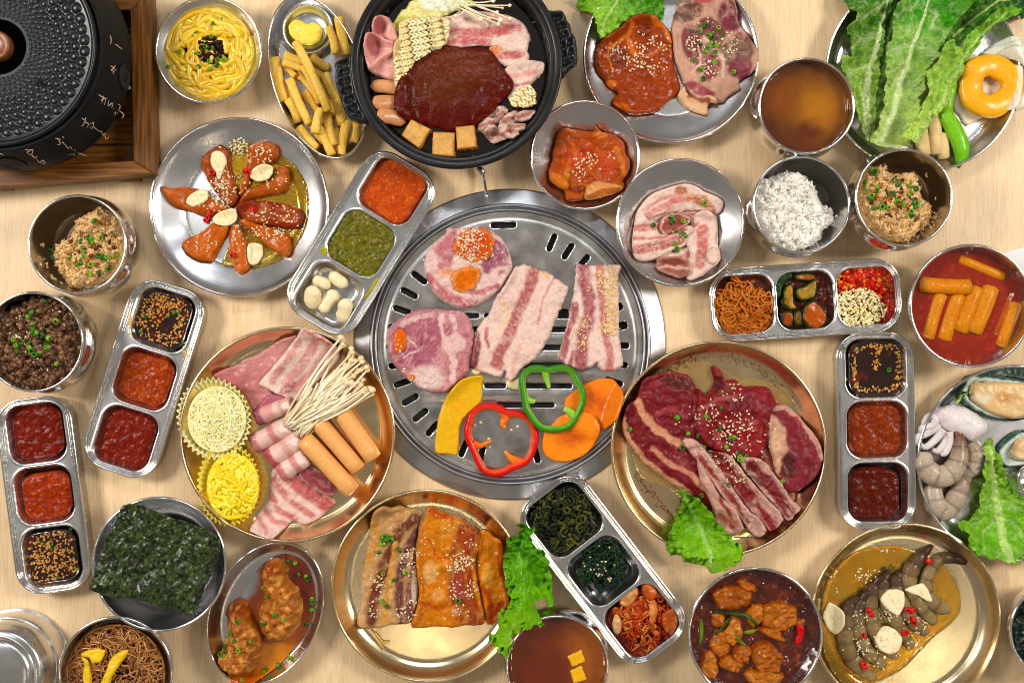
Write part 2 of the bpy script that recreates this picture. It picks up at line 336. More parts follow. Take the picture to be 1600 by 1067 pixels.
def dish(key, kind, cx, cy, rpx, h, mat, label, cat, group=None, name=None, sx=1, sy=1, rot=0, zb=0.0):
    x, y = W(cx, cy, h+zb); x = float(x); y = float(y); R = rpx*S*(HC-h-zb)/HC
    if kind == 'plate':      # wide sloping brim
        inn = [(0, .0035), (.30, .0033), (.60, .0032), (.645, .0036), (.68, .0055), (.80, .011), (.92, .0165), (.975, h)]
        out = [(.975, h-.0012), (.92, .0152), (.80, .0098), (.68, .0042), (.64, .0012), (.60, .0008), (0, .0008)]
    elif kind == 'flat':     # wide flat floor, steep curved wall
        inn = [(0, .0034), (.4, .0032), (.80, .0032), (.86, .0042), (.905, .0075), (.945, .0130), (.972, h*.82), (.985, h)]
        out = [(.985, h-.001), (.968, h*.76), (.935, .0110), (.895, .0055), (.86, .0022), (.80, .0012), (0, .0010)]
    elif kind == 'bowl':     # round shallow bowl
        inn = [(a, .004+(h-.004)*(max(0, a-.18)/.805)**1.55) for a in (0, .10, .2, .3, .42, .52, .6, .68, .75, .81, .86, .9, .94, .965, .985)]
        out = [(max(a-.0, 0)+.012, z-.0012) for a, z in inn[::-1][:-5]]+[(.42, .0005), (0, .0005)]
    elif kind == 'cup':      # double-walled rice bowl
        inn = [(0, .010), (.55, .010), (.70, .0125), (.82, .020), (.90, .034), (.945, .05), (.965, h-.004), (.972, h)]
        out = [(.99, h-.003), (.985, h-.010), (1.03, h-.020), (1.06, h*.55), (1.04, h*.36), (.95, h*.18), (.80, .006), (.62, .0035), (.60, .0005), (0, .0005)]
    elif kind == 'pan':      # deeper bowl with steep side
        inn = [(0, .006), (.5, .006), (.68, .0085), (.80, .016), (.88, .026), (.94, .038), (.965, h-.004), (.975, h)]
        out = [(.985, h-.002), (.975, h-.006), (.955, .036), (.895, .022), (.81, .011), (.69, .003), (.62, .0005), (0, .0005)]
    inn = [(a*R, z+zb) for a, z in inn]; out = [(a*R, z+zb) for a, z in out]
    ia = crom(inn, 3, False); oa = crom(out, 3, False); ia[:, 0] = np.maximum(ia[:, 0], 0)
    t = thing(name or cat.replace(' ', '_'), label, cat, (x, y, zb), group)
    V, F = ring_mesh(x, y, np.concatenate([ia, oa]), 128, sx, sy, rot); V[:, 2] = np.maximum(V[:, 2], zb+.0003)
    mkobj('dish_body', V, F, mat, t)
    rr = .0014 if kind in ('cup',) else .0017; lip = [(ia[-1, 0]+rr*.4+rr*math.cos(a), ia[-1, 1]+rr*.2+rr*math.sin(a)) for a in np.arange(11)/10*2*PI]
    V, F = ring_mesh(x, y, lip, 128, sx, sy, rot); mkobj('rim', V, F[:, ::-1], STEEL2 if mat in (STEEL, STEEL2) else PALEGOLD, t)
    o2 = [(a, z) for a, z in oa if a > ia[-1, 0]]
    hm_lathe(x, y, list(ia[:, 0])+[ia[-1, 0]+2*rr], list(ia[:, 1])+[ia[-1, 1]+rr], sx, sy, rot)
    DISH[key] = dict(x=x, y=y, ia=ia, sx=sx, sy=sy, rot=rot, t=t, R=R)
    return t
def disc_level(key, z, shrink=0.0):
    D = DISH[key]; r = float(np.interp(z, D['ia'][:, 1], D['ia'][:, 0]))+.0004-shrink; return D['x'], D['y'], r
def w2p(x, y, z):
    k = S*(HC-z)/HC; return 800+x/k, 533.5-y/k
def liquid(key, z, pf, label, cat, name, mat=None, group=None, amp=.0002, ns=20, d=2.2, edge=2, h=None, parent=None):
    x, y, r = disc_level(key, z); D = DISH[key]; px, py = w2p(x, y, z); k = S*(HC-z)/HC
    t = np.arange(96)/96*2*PI; c, s = math.cos(D['rot']), math.sin(D['rot']); u = r*D['sx']*np.cos(t); v = r*D['sy']*np.sin(t)
    pts = [w2p(x+a*c-b*s, y+a*s+b*c, z) for a, b in zip(u, v)]
    return slab(name, pts, .0006, pf, mat or LIQ, label, cat, group, parent, d=d, edge=edge, amp=amp, ns=ns, z=z-.0006, zc=z, rag=0, raw=True, bottom=True, h=h)
# ------------------------------------------------ rigid pieces
SPH = None
def ico():
    global SPH
    if SPH is None:
        import bmesh
        bm = bmesh.new(); bmesh.ops.create_icosphere(bm, subdivisions=1, radius=1); bm.verts.ensure_lookup_table()
        V = np.array([v.co[:] for v in bm.verts]); F = np.array([[v.index for v in f.verts] for f in bm.faces]); bm.free(); SPH = (V, F)
    return SPH
OCT = (np.array([(0, 0, -1), (1, 0, -.1), (.3, .95, 0), (-.8, .6, 0), (-.8, -.6, 0), (.3, -.95, 0), (0, 0, 1)], float)*1.0,
       np.array([(0, 2, 1), (0, 3, 2), (0, 4, 3), (0, 5, 4), (0, 1, 5), (6, 1, 2), (6, 2, 3), (6, 3, 4), (6, 4, 5), (6, 5, 1)]))
def grains(name, pos, size, cols, mat, label=None, cat=None, parent=None, tilt=.5, shape='oct', ang=None, jit=.2, group=None, stuff=True):
    """pos (n,3); size (3,) half lengths; one joined mesh"""
    pos = np.asarray(pos, float); n = len(pos); BV, BF = ico() if shape == 'ico' else OCT
    a = rng.uniform(0, 2*PI, n) if ang is None else ang; p = rng.normal(0, tilt, n); sz = np.array(size)[None]*(1+jit*rng.normal(0, 1, (n, 1)).clip(-2, 2))
    v = BV[None]*sz[:, None, :]; cp, sp = np.cos(p)[:, None], np.sin(p)[:, None]
    x = v[..., 0]*cp+v[..., 2]*sp; z = -v[..., 0]*sp+v[..., 2]*cp; y = v[..., 1]
    ca, sa = np.cos(a)[:, None], np.sin(a)[:, None]; V = np.stack([x*ca-y*sa, x*sa+y*ca, z], -1)+pos[:, None, :]
    F = (BF[None]+np.arange(n)[:, None, None]*len(BV)).reshape(-1, 3); c = np.repeat(np.asarray(cols, float), len(BV), 0)
    o = mkobj(name, V.reshape(-1, 3), F, mat, parent, c)
    if label: tag(o, label, cat, group)
    if stuff: o['kind'] = 'stuff'
    return o
def vary(col, n, v=.12): return np.clip(lin(col)[None]*(1+v*rng.normal(0, 1, (n, 1))), .001, .95)
def seeds(name, regions, label, where_z=None, zk=None, col=(240, 222, 185), size=(.0017, .0009, .0007), group=None, cat='sesame seeds', tilt=.3, mat=None, lift=.0004):
    """regions: (cx,cy,rx,ry,n) in zoom frame"""
    xs, ys = [], []
    q = (0, 0, 1) if zk is None else ZF[zk]
    for (cx, cy, rx, ry, n) in regions:
        r = np.sqrt(rng.uniform(0, 1, n))**1.2; t = rng.uniform(0, 2*PI, n); xs += list(q[0]+(cx+rx*r*np.cos(t))/q[2]); ys += list(q[1]+(cy+ry*r*np.sin(t))/q[2])
    x, y, z = drop(np.array(xs), np.array(ys)); z = z if where_z is None else np.full_like(z, where_z)
    if where_z is not None: x, y = W(xs, ys, where_z)
    return grains(name, np.stack([x, y, z+lift], 1), size, vary(col, len(x), .10), mat or GRAIN, label, cat, tilt=tilt, jit=.15, group=group)
def tube_mesh(P, r, sides=8, cap=True, flat=1.0, prof=None):
    """P (n,3) path, r scalar or (n,), optional cross-section multiplier per side"""
    P = np.asarray(P, float); n = len(P); r = np.broadcast_to(np.asarray(r, float), (n,)); T = np.gradient(P, axis=0); T /= (np.linalg.norm(T, axis=1)[:, None]+1e-12)
    up = np.array([0, 0, 1.0]); A = np.cross(T, up); bad = np.linalg.norm(A, axis=1) < .05; A[bad] = (1, 0, 0); A /= np.linalg.norm(A, axis=1)[:, None]; B = np.cross(A, T)
    t = np.arange(sides)/sides*2*PI+PI/sides; m = np.ones(sides) if prof is None else np.asarray(prof)
    V = P[:, None]+(A[:, None]*np.cos(t)[None, :, None]+B[:, None]*(np.sin(t)*flat)[None, :, None])*(r[:, None]*m[None])[..., None]; V = V.reshape(-1, 3)
    i, j = np.meshgrid(np.arange(n-1), np.arange(sides), indexing='ij'); j2 = (j+1) % sides
    F = np.stack([i*sides+j, (i+1)*sides+j, (i+1)*sides+j2, i*sides+j2], -1).reshape(-1, 4)
    if cap:
        V = np.concatenate([V, P[:1], P[-1:]]); k = n*sides; jj = np.arange(sides); j2 = (jj+1) % sides
        F = np.concatenate([F, np.stack([np.full(sides, k), jj, j2, np.full(sides, k)], 1)[:, [0, 1, 2, 2]], np.stack([np.full(sides, k+1), (n-1)*sides+j2, (n-1)*sides+jj, (n-1)*sides+jj], 1)])
    return V, F
def tofaces(F): return [tuple(dict.fromkeys(f)) for f in F.tolist()]
def strands(name, paths, r, cols, mat, label=None, cat=None, sides=5, parent=None, stuff=True, group=None, flat=1.0):
    Vs, Fs, Cs, o = [], [], [], 0
    for k, p in enumerate(paths):
        rr = r[k] if hasattr(r, '__len__') else r
        V, F = tube_mesh(p, rr, sides, True, flat); Vs.append(V); Fs.append(F+o); o += len(V); Cs.append(np.repeat(np.asarray(cols[k % len(cols)])[None], len(V), 0))
    F = np.concatenate(Fs); tri = F[F[:, 2] == F[:, 3]][:, :3]; tri2 = F[F[:, 0] == F[:, 3]][:, :3]
    quad = F[(F[:, 2] != F[:, 3]) & (F[:, 0] != F[:, 3])]; T = np.concatenate([tri, tri2, quad[:, [0, 1, 2]], quad[:, [0, 2, 3]]])
    ob = mkobj(name, np.concatenate(Vs), T, mat, parent, np.concatenate(Cs))
    if label: tag(ob, label, cat, group)
    if stuff: ob['kind'] = 'stuff'
    return ob
def hm_put(px, py, z, rad):
    """raise the height map along a path of world points"""
    for x, y, zz in zip(px, py, z):
        (ra, ca), (rb, cb) = gi(x-rad, y-rad), gi(x+rad, y+rad); s = HM[ra:rb+1, ca:cb+1]; np.maximum(s, zz, out=s)
def stick(name, a, b, w, th, col, mat, label=None, cat=None, group=None, bend=0, box=True, col2=None, taper=.92, n=9, wob=.06, seed=0, sink=.25, parent=None, endc=None, z=None, round_=False, seg=12, zf=.5):
    """rigid bar between photo pixels a, b; w, th = full width, height in px and metres"""
    a = np.array(a, float); b = np.array(b, float); r_ = np.random.default_rng(seed+11)
    t = np.linspace(0, 1, n); nrm = np.array([-(b-a)[1], (b-a)[0]])/(np.hypot(*(b-a))+1e-6); P2 = a[None]+(b-a)[None]*t[:, None]+nrm[None]*(bend*np.sin(PI*t))[:, None]
    if z is None:
        x, y, zz = drop(P2[:, 0], P2[:, 1])
        h1, h2 = np.max(zz[:n//2+1]), np.max(zz[n//2:]); hm_ = np.max(zz[2:-2]); za, zb_ = h1*(1-sink)+min(h1, h2)*sink, h2*(1-sink)+min(h1, h2)*sink
        zl = za+(zb_-za)*t; zl = np.maximum(zl, zl+0)
    else: zl = np.full(n, float(z))
    zl = zl+th*zf; x, y = W(P2[:, 0], P2[:, 1], zl)
    rr = w*S*.5*np.ones(n)*(1+wob*fbm(t*4, t*0+seed, 1, 2, seed)); e = np.minimum(t, 1-t)/(1.0/(n-1))
    if round_: tt = np.clip(np.minimum(t, 1-t)*np.linalg.norm(b-a)/(w*.5), 0, 1); rr *= np.sqrt(np.clip(1-(1-tt)**2, .03, 1))
    else: rr[0] *= taper*.55; rr[-1] *= taper*.55; rr[1] *= taper+.04; rr[-2] *= taper+.04
    if not round_:
        P3 = np.stack([x, y, zl], 1); u = (P3[-1]-P3[0])/np.linalg.norm(P3[-1]-P3[0]); P3[1] = P3[0]+u*w*S*.10; P3[-2] = P3[-1]-u*w*S*.10
    else:
        P3 = np.stack([x, y, zl], 1)
    prof = None
    if box:
        tt = np.arange(seg)/seg*2*PI+PI/seg; c, s_ = np.abs(np.cos(tt)), np.abs(np.sin(tt)); prof = 1/((c**5+s_**5)**(1/5))
    V, F = tube_mesh(P3, rr, seg, True, th/(w*S), prof)
    c = np.repeat(lin(col)[None], len(V), 0)
    L = np.linalg.norm(P3[-1]-P3[0]); along = np.repeat(np.linspace(0, 1, n), seg); along = np.concatenate([along, [0, 1]])
    m = .5+.5*fbm(V[:, 0]*1000, V[:, 1]*1000, 6, 2, seed)
    if col2 is not None: c = c*(1-m[:, None])+lin(col2)*m[:, None]
    if endc is not None:
        k = (np.minimum(along, 1-along) < .04)[:, None]*1.0; c = c*(1-k)+lin(endc)*k
    tri = F[F[:, 2] == F[:, 3]][:, :3]; tri2 = F[F[:, 0] == F[:, 3]][:, :3]; quad = F[(F[:, 2] != F[:, 3]) & (F[:, 0] != F[:, 3])]
    T = np.concatenate([tri, tri2, quad[:, [0, 1, 2]], quad[:, [0, 2, 3]]])
    o = mkobj(name, V, T, mat, parent, np.clip(c, .001, .95))
    if label: tag(o, label, cat, group)
    hm_put(x, y, zl+th*.45, w*S*.4)
    return o
def dup(src, loc, rot, label=None, group=None, scale=None):
    c = src.copy(); COL.objects.link(c); c.location = loc; c.rotation_euler = rot
    if label: c['label'] = label
    if group: c['group'] = group
    if scale: c.scale = (scale,)*3
    for ch in src.children:
        d = ch.copy(); COL.objects.link(d); d.parent = c
    return c
# scallion pieces: short green tubes, one object each
SCAL = []
def scal_proto():
    for k, (col, ro, le) in enumerate([((58, 122, 28), .0024, .0024), ((92, 150, 36), .0022, .0030), ((40, 98, 26), .0026, .0020), ((120, 164, 50), .0023, .0026)]):
        ri = ro*.62; V, F = ring_mesh(0, 0, [(ro, 0), (ro*1.03, le*.5), (ro, le), (ri, le), (ri, 0), (ro, 0)], 9)
        me = mkobj('scallion_piece', V, F, SMOOTH, None, np.repeat(lin(col)[None], len(V), 0), org=np.zeros(3)); SCAL.append(me.data); bpy.data.objects.remove(me)
scal_proto()
def scallions(zk, pts, label, group, big=1.0):
    for i, p in enumerate(pts):
        (px, py), = Z(zk, [p]) if zk else [p]
        x, y, z = drop(np.array([px]), np.array([py])); o = bpy.data.objects.new('scallion_piece', SCAL[i % 4]); COL.objects.link(o)
        o.location = (x[0], y[0], z[0]+.0012); o.rotation_euler = (random.uniform(-1.3, 1.3), random.uniform(-.8, .8), random.uniform(0, 6)); o.scale = (big*random.uniform(.8, 1.2),)*3
        tag(o, label, 'scallion', group)
CHI = []
def chili_proto():
    V, F = ring_mesh(0, 0, [(.0034, 0), (.0036, .002), (.0034, .004), (.0022, .004), (.0020, 0), (.0034, 0)], 12, 1, .8)
    me = mkobj('chili_ring', V, F, SMOOTH, None, np.repeat(lin((200, 25, 18))[None], len(V), 0), org=np.zeros(3)); CHI.append(me.data); bpy.data.objects.remove(me)
chili_proto()
def chilies(zk, pts, label, group):
    for p in pts:
        (px, py), = Z(zk, [p]); x, y, z = drop(np.array([px]), np.array([py])); o = bpy.data.objects.new('chili_ring', CHI[0]); COL.objects.link(o)
        o.location = (x[0], y[0], z[0]+.0012); o.rotation_euler = (random.uniform(-1, 1), random.uniform(-.6, .6), random.uniform(0, 6)); tag(o, label, 'chili', group)
# ------------------------------------------------ the table
TBL = mat_wood('pale_veneer', (198, 166, 126), (222, 193, 152), (236, 211, 174), 1.0, .42, 'Y', 1.0, .12)
x0, y0, x1, y1 = -1.1, -.9, 1.1, .9
o = mkobj('table_top', [(x0, y0, 0), (x1, y0, 0), (x1, y1, 0), (x0, y1, 0), (x0, y0, -.03), (x1, y0, -.03), (x1, y1, -.03), (x0, y1, -.03)],
          [(0, 1, 2, 3), (7, 6, 5, 4), (0, 4, 5, 1), (1, 5, 6, 2), (2, 6, 7, 3), (3, 7, 4, 0)], TBL, smooth=False)
o['kind'] = 'structure'
# ------------------------------------------------ wooden trivet and cast iron burner, top left
DKW = mat_wood('dark_stained_wood', (28, 13, 4), (104, 62, 22), (166, 112, 50), .8, .38, 'X', .5, .4, spec=.15)
DKW2 = mat_wood('dark_stained_wood_upright', (28, 13, 4), (104, 62, 22), (166, 112, 50), .8, .38, 'Y', .5, .4, spec=.15)
def quadprism(name, pts, z0, z1, mat, parent, inset=.0012):
    """px corner list (counter-clockwise on screen or not), bevelled top"""
    lo = [W(p[0], p[1], z1) for p in pts]; cx = sum(float(p[0]) for p in lo)/len(lo); cy = sum(float(p[1]) for p in lo)/len(lo); n = len(lo)
    def sh(p, d): L = math.hypot(p[0]-cx, p[1]-cy); return (p[0]-(p[0]-cx)*d/L, p[1]-(p[1]-cy)*d/L)
    V = [(p[0], p[1], z0) for p in lo]+[(p[0], p[1], z1-inset) for p in lo]+[(*sh(p, inset*1.3), z1) for p in lo]
    F = [tuple(range(n))[::-1], tuple(range(2*n, 3*n))]
    for k in (0, n):
        for i in range(n): j = (i+1) % n; F.append((k+i, k+j, k+n+j, k+n+i))
    return mkobj(name, V, F, mat, parent, smooth=False)
tv = thing('trivet', 'dark stained wooden trivet box frame under the cast iron burner', 'trivet', (*map(float, W(65, 140, 0)), 0))
zt = .042
A = (-112, 12, ); fo = [(-115, -14), (231, -14), (239, 271), (-112, 300)]; fi = [(-85, 14), (204, 16), (209, 252), (-85, 268)]
quadprism('frame_beam', [fo[1], fo[2], fi[2], fi[1]], .012, zt, DKW2, tv)
quadprism('frame_beam', [fo[2], fo[3], fi[3], fi[2]], .012, zt-.0004, DKW, tv)
quadprism('frame_beam', [fo[0], fo[1], fi[1], fi[0]], .012, zt-.0004, DKW, tv)
quadprism('frame_beam', [fo[3], fo[0], fi[0], fi[3]], .012, zt, DKW2, tv)
for i in range(6):
    ya = 8+i*44; quadprism('slat', [(-90, ya), (213, ya), (213, ya+41), (-90, ya+41)], .012, .0165+.0006*(i % 2), DKW, tv)
for (fx, fy) in ((205, 262), (3, 276), (205, 5)):
    quadprism('foot', [(fx-18, fy-12), (fx+12, fy-12), (fx+12, fy+20), (fx-18, fy+20)], 0, .0125, DKW, tv)
bx, by = -733*S, 420*S
br = thing('burner', 'black cast iron tabletop burner with hammered lid, in the wooden trivet', 'burner', (bx, by, .0175))
bp = crom([(0, .020), (.070, .0185), (.092, .026), (.112, .045), (.1205, .066), (.119, .088), (.113, .106), (.1095, .1150), (.1085, .1185), (.1065, .1200), (.1045, .1195)], 5, False); bp[:, 0] = np.maximum(bp[:, 0], 0)
V, F = ring_mesh(bx, by, bp, 160); mkobj('burner_body', V, F[:, ::-1], IRON, br)
hm_lathe(bx, by, [0, .104, .1085, .1095, .113, .119, .1205], [.119, .1195, .1185, .115, .106, .088, .066])
BP = bp
# lid with hammered dimples
na, nr = 620, 150; rr = np.concatenate([np.linspace(.0285, .0975, nr), [.0985, .0995, .1010, .1022, .1028, .1032]]); zz = .1165+.006*((rr-.0285)/.07)**2
zz[-6:] = [.1240, .1252, .1258, .1252, .1235, .1200]
th = np.arange(na)/na*2*PI; R_, T_ = np.meshgrid(rr, th, indexing='ij'); Zz = np.repeat(zz[:, None], na, 1)
rad = .0335; k = 0; bump = np.zeros_like(R_)
while rad < .097:
    bs = .0022+.0034*((rad-.0335)/.062)**1.2; n = int(2*PI*rad/(2.15*bs)); st = 2*PI/n; off = (k % 2)*st/2
    dth = (T_-off) % st; dth = np.minimum(dth, st-dth); idx = np.floor(((T_-off+st/2) % (2*PI))/st)
    jr = (hsh(idx.astype(np.int64), np.full_like(idx, k).astype(np.int64), 3)-.5)*bs*.35
    dd = np.hypot((R_-rad-jr), R_*dth); q = np.clip(1-(dd/bs)**2, 0, 1); bump = np.maximum(bump, np.sqrt(q)*bs*.52)
    rad += bs*1.95; k += 1
Zz[:nr] += bump[:nr]
V = np.stack([bx+R_*np.cos(T_), by+R_*np.sin(T_), Zz], -1).reshape(-1, 3); i, j = np.meshgrid(np.arange(len(rr)-1), np.arange(na), indexing='ij'); j2 = (j+1) % na
F = np.stack([i*na+j, (i+1)*na+j, (i+1)*na+j2, i*na+j2], -1).reshape(-1, 4)
ld = mkobj('lid', V, F, IRONS, br)
V, F = ring_mesh(bx, by, crom([(.0300, .1165), (.0290, .1215), (.0265, .1245), (.0175, .1225), (.0150, .1165), (.0150, .112)], 3, False), 96); mkobj('lid_collar', V, F[:, ::-1], IRONS, ld).matrix_parent_inverse.identity()
KW = mat_wood('knob_wood', (60, 28, 12), (120, 68, 34), (150, 92, 52), .8, .35, 'X', .4)
for nm, pr, mt in (('knob', crom([(.0150, .114), (.0150, .1235), (.012, .1252), (.006, .1235), (0, .1230)], 4, False), KW),):
    pr[:, 0] = np.maximum(pr[:, 0], 0); V, F = ring_mesh(bx, by, pr, 64); mkobj(nm, V, F[:, ::-1], mt, br)
# steam hole in the lid: black disc painting its dark inside
hx, hy = map(float, W(58, 127, .124)); V, F = ring_mesh(hx, hy, [(0, .1262), (.0026, .1263), (.0030, .1235)], 20); mkobj('steam_hole', V, F, BLACK, br)
def body_pt(px, py):
    z = .1
    for _ in range(12):
        x, y = W(px, py, z); r = math.hypot(float(x)-bx, float(y)-by); z = .6*z+.4*float(np.interp(r, [.104, .1085, .1095, .113, .119, .1205], [.119, .1185, .115, .106, .088, .066]))
    return float(x), float(y), z
# vent openings low on the body: flat black ovals painting the dark inside, with a lip
for (px, py, rx, ry, rot) in ((193, 120, 8, 19, -6), (20, 256, 22, 8, 12)):
    pts = ell(px, py, rx, ry, rot, 28); cpt = np.array(body_pt(px, py)); c0 = np.array([bx, by, cpt[2]]); 
    V = []; n = len(pts)
    for q_, inw in ((1.12, -.0012), (1.0, -.0014), (.9, .003), (0.85, .004)):
        for p in pts:
            w_ = np.array(body_pt(px+(p[0]-px)*q_, py+(p[1]-py)*q_)); u = (c0-w_); u[2] = 0; u /= np.linalg.norm(u); V.append(w_+u*(inw if inw < 0 else -.0006))
    F = [(k*n+a, k*n+(a+1) % n, (k+1)*n+(a+1) % n, (k+1)*n+a) for k in range(1) for a in range(n)]; fm = [0]*len(F); F.append(tuple(range(n, 2*n))); fm.append(1)
    mkobj('vent_hole', V, F, None, br, mats=[IRON, BLACK], fm=fm, smooth=False)
# pale brushed characters round the body
INK = mat_food('pale_brush_paint', .7, 0, 0, .1, 900, .2)
glyph = []
def strokes(zk, ls): glyph.extend([Z(zk, l) for l in ls])
strokes('A', [[(548, 528), (575, 545), (600, 548)], [(560, 560), (585, 552), (578, 590)], [(575, 535), (565, 575)], [(605, 560), (600, 590), (625, 575), (618, 600), (645, 590)], [(640, 572), (668, 590), (650, 612), (672, 600)],
              [(625, 622), (655, 632)], [(640, 610), (632, 650)], [(660, 615), (688, 640), (676, 660)],
              [(455, 660), (480, 672)], [(478, 655), (466, 690), (452, 705)], [(470, 680), (492, 690), (480, 712)], [(500, 690), (520, 684), (510, 716), (495, 700)], [(520, 706), (545, 728), (552, 722), (572, 752), (580, 745), (590, 775), (606, 762)],
              [(308, 770), (340, 776)], [(322, 770), (335, 800), (318, 806)], [(345, 790), (362, 806)], [(348, 762), (356, 768)], [(362, 802), (378, 826), (392, 815), (400, 835)], [(372, 858), (440, 838)], [(412, 828), (404, 862), (420, 846), (450, 858)], [(432, 850), (480, 868)], [(420, 840), (432, 855)],
              [(142, 832), (165, 836)], [(150, 850), (180, 832), (176, 862), (158, 855)], [(176, 862), (200, 880), (206, 868)], [(205, 885), (222, 905), (238, 890), (255, 912), (262, 905), (296, 924)], [(238, 905), (250, 920), (270, 908)],
              [(612, 200), (618, 225), (614, 248)], [(640, 250), (662, 258)], [(655, 262), (680, 275)], [(615, 368), (630, 380), (618, 392), (634, 400), (626, 412)], [(640, 365), (632, 385), (648, 392)], [(706, 480), (724, 490), (712, 500)], [(0, 855), (20, 862)]])
gp = []
for g in glyph:
    c = crom(g, 5, False); gp.append(np.array([np.array(body_pt(*p))+np.array([0, 0, .0003]) for p in c]))
tips = [np.interp(np.linspace(0, 1, len(p)), [0, .3, 1], [.00045, .00075, .0003]) for p in gp]
strands('painted_characters', gp, tips, [lin((190, 170, 145))], INK, sides=5, parent=br)
# ------------------------------------------------ grill
gz = .0070; gcx, gcy = 797, 538
gt = thing('tabletop_grill', 'round steel tabletop barbecue grill in the middle of the table', 'grill', (*map(float, W(gcx, gcy, 0)), 0))
gx, gy = map(float, W(gcx, gcy, gz)); kk = S*(HC-gz)/HC
pr = [(.2, .0006), (244*kk, .0006), (244*kk, .0016), (243*kk, .0024), (241*kk, .0028), (222*kk, .0042), (220.5*kk, .0046), (219.5*kk, .0066), (217.5*kk, .0078), (215.5*kk, .0070), (214.5*kk, .0040), (213.5*kk, .0022), (212.8*kk, .0022), (212.3*kk, .0045), (211.5*kk, .0070), (210*kk, .0078), (208.5*kk, .0068), (207.5*kk, .0045), (206*kk, .0040), (200*kk, .0040)]
pr[0] = (150*kk, .0006)
V, F = ring_mesh(gx, gy, pr[:7], 200); mkobj('outer_ring', V, F[:, ::-1], RINGM, gt)
V, F = ring_mesh(gx, gy, pr[6:], 200); mkobj('grill_rim', V, F[:, ::-1], RINGM, gt)
V, F = ring_mesh(gx, gy, [(0, .0008), (206*kk, .0008), (207*kk, .002)], 64); mkobj('fire_pan', V, F, BLACK, gt)
slots = []
def slot(zk, a, b, w=4.6): (p, q) = Z(zk, [a, b]); slots.append((p, q, w))
for a in range(-2, 40):
    ang = math.radians(9.45*a)
    if abs(((ang-1.5*PI+PI) % (2*PI))-PI) < .24 or abs(((ang-PI/2+PI) % (2*PI))-PI) < .24 and a != 0: continue
    cx_, cy_ = gcx-3+math.cos(ang)*175, gcy+2+math.sin(ang)*175; dx, dy = math.cos(ang)*10, math.sin(ang)*10
    if a < 38: slots.append(((cx_-dx, cy_-dy), (cx_+dx, cy_+dy), 4.7))
slot('H', (462, 151), (528, 149))
for yy in (445, 491, 550, 608, 675): slot('H', (330, yy), (408, yy), 4); slot('H', (440, yy), (495, yy), 4); slot('H', (560, yy), (712, yy), 4)
slot('H', (655, 432), (700, 432), 4); slot('H', (480, 738), (655, 738), 4); slot('H', (560, 380), (640, 380), 4)
def slot_sdf(X, Y):
    s = np.full(X.shape, 99.)
    for p, q, w in slots:
        dx, dy = q[0]-p[0], q[1]-p[1]; t = np.clip(((X-p[0])*dx+(Y-p[1])*dy)/(dx*dx+dy*dy), 0, 1); s = np.minimum(s, np.hypot(X-p[0]-t*dx, Y-p[1]-t*dy)-w)
    return s
d = 1.35; xs = np.arange(gcx-208, gcx+209, d); ys = np.arange(gcy-208, gcy+209, d); X, Y = np.meshgrid(xs, ys); s = slot_sdf(X, Y)
e = .4; gxn = (slot_sdf(X+e, Y)-slot_sdf(X-e, Y))/(2*e); gyn = (slot_sdf(X, Y+e)-slot_sdf(X, Y-e))/(2*e)
rc = np.hypot(X-gcx, Y-gcy); mv = np.abs(s) < d*.62; X2 = np.where(mv, X-gxn*s, X); Y2 = np.where(mv, Y-gyn*s, Y); hole = (s < -d*.3) & ~mv
out = rc > 207.2; X2 = np.where(out, gcx+(X-gcx)*207.2/np.maximum(rc, 1), X2); Y2 = np.where(out, gcy+(Y-gcy)*207.2/np.maximum(rc, 1), Y2)
mid = ss(178, 150, np.abs(X-gcx)/1.0*1.05)*ss(420, 445, Y)*(1-ss(640, 660, Y)) if False else (1-ss(120, 150, np.abs(X-gcx)))*ss(470, 490, Y)*(1-ss(628, 645, Y))
zz = .0050+.0012*(rc/207)**2+mid*.0007*np.cos((Y-573+14)/28.6*2*PI)+.0005*np.exp(-(np.maximum(s, 0)/1.6)**2)-.0008*np.exp(-((rc-199)/4)**2)
zz = np.where(mv, zz-.0010, zz)
cin = (rc < 207.2); cell = (cin[:-1, :-1] | cin[1:, :-1] | cin[:-1, 1:] | cin[1:, 1:]) & ~(hole[:-1, :-1] | hole[1:, :-1] | hole[:-1, 1:] | hole[1:, 1:])
allon = (s[:-1, :-1] <= .1*d) & (s[1:, :-1] <= .1*d) & (s[:-1, 1:] <= .1*d) & (s[1:, 1:] <= .1*d); cell &= ~allon
wx, wy = W(X2, Y2, gz); idx = np.arange(X.size).reshape(X.shape); r, c = np.nonzero(cell)
F = np.stack([idx[r+1, c], idx[r+1, c+1], idx[r, c+1], idx[r, c]], 1); used = np.unique(F); re = -np.ones(X.size, int); re[used] = np.arange(len(used)); F = re[F]
V = np.stack([wx.ravel()[used], wy.ravel()[used], zz.ravel()[used]], 1)
gp_ = mkobj('grill_plate', V, F, GRILL, gt)
hm_lathe(gx, gy, [0, 206*kk, 208*kk, 217*kk, 222*kk, 243*kk, 244*kk], [.0060, .0062, .0078, .0078, .0042, .0028, .001])
# locking clip on the rim
cl = thing('latch', 'small steel wire latch between the black hot pot and the grill rim', 'latch', (*map(float, W(756, 285, 0)), 0))
p = [W(754, 268, .012), W(757, 285, .013), W(761, 309, .0165)]
V, F = tube_mesh(crom([(float(a), float(b), z) for (a, b), z in zip(p, (.012, .013, .0165))], 5, False), .0016, 8); mkobj('rod', V, tofaces(F), STEEL2, cl, smooth=True)
V, F = tube_mesh([(float(W(748, 262, .01)[0]), float(W(748, 262, .01)[1]), .010), (float(W(756, 272, .01)[0]), float(W(756, 272, .01)[1]), .0125)], .0035, 8); mkobj('hinge', V, tofaces(F), RINGM, cl)
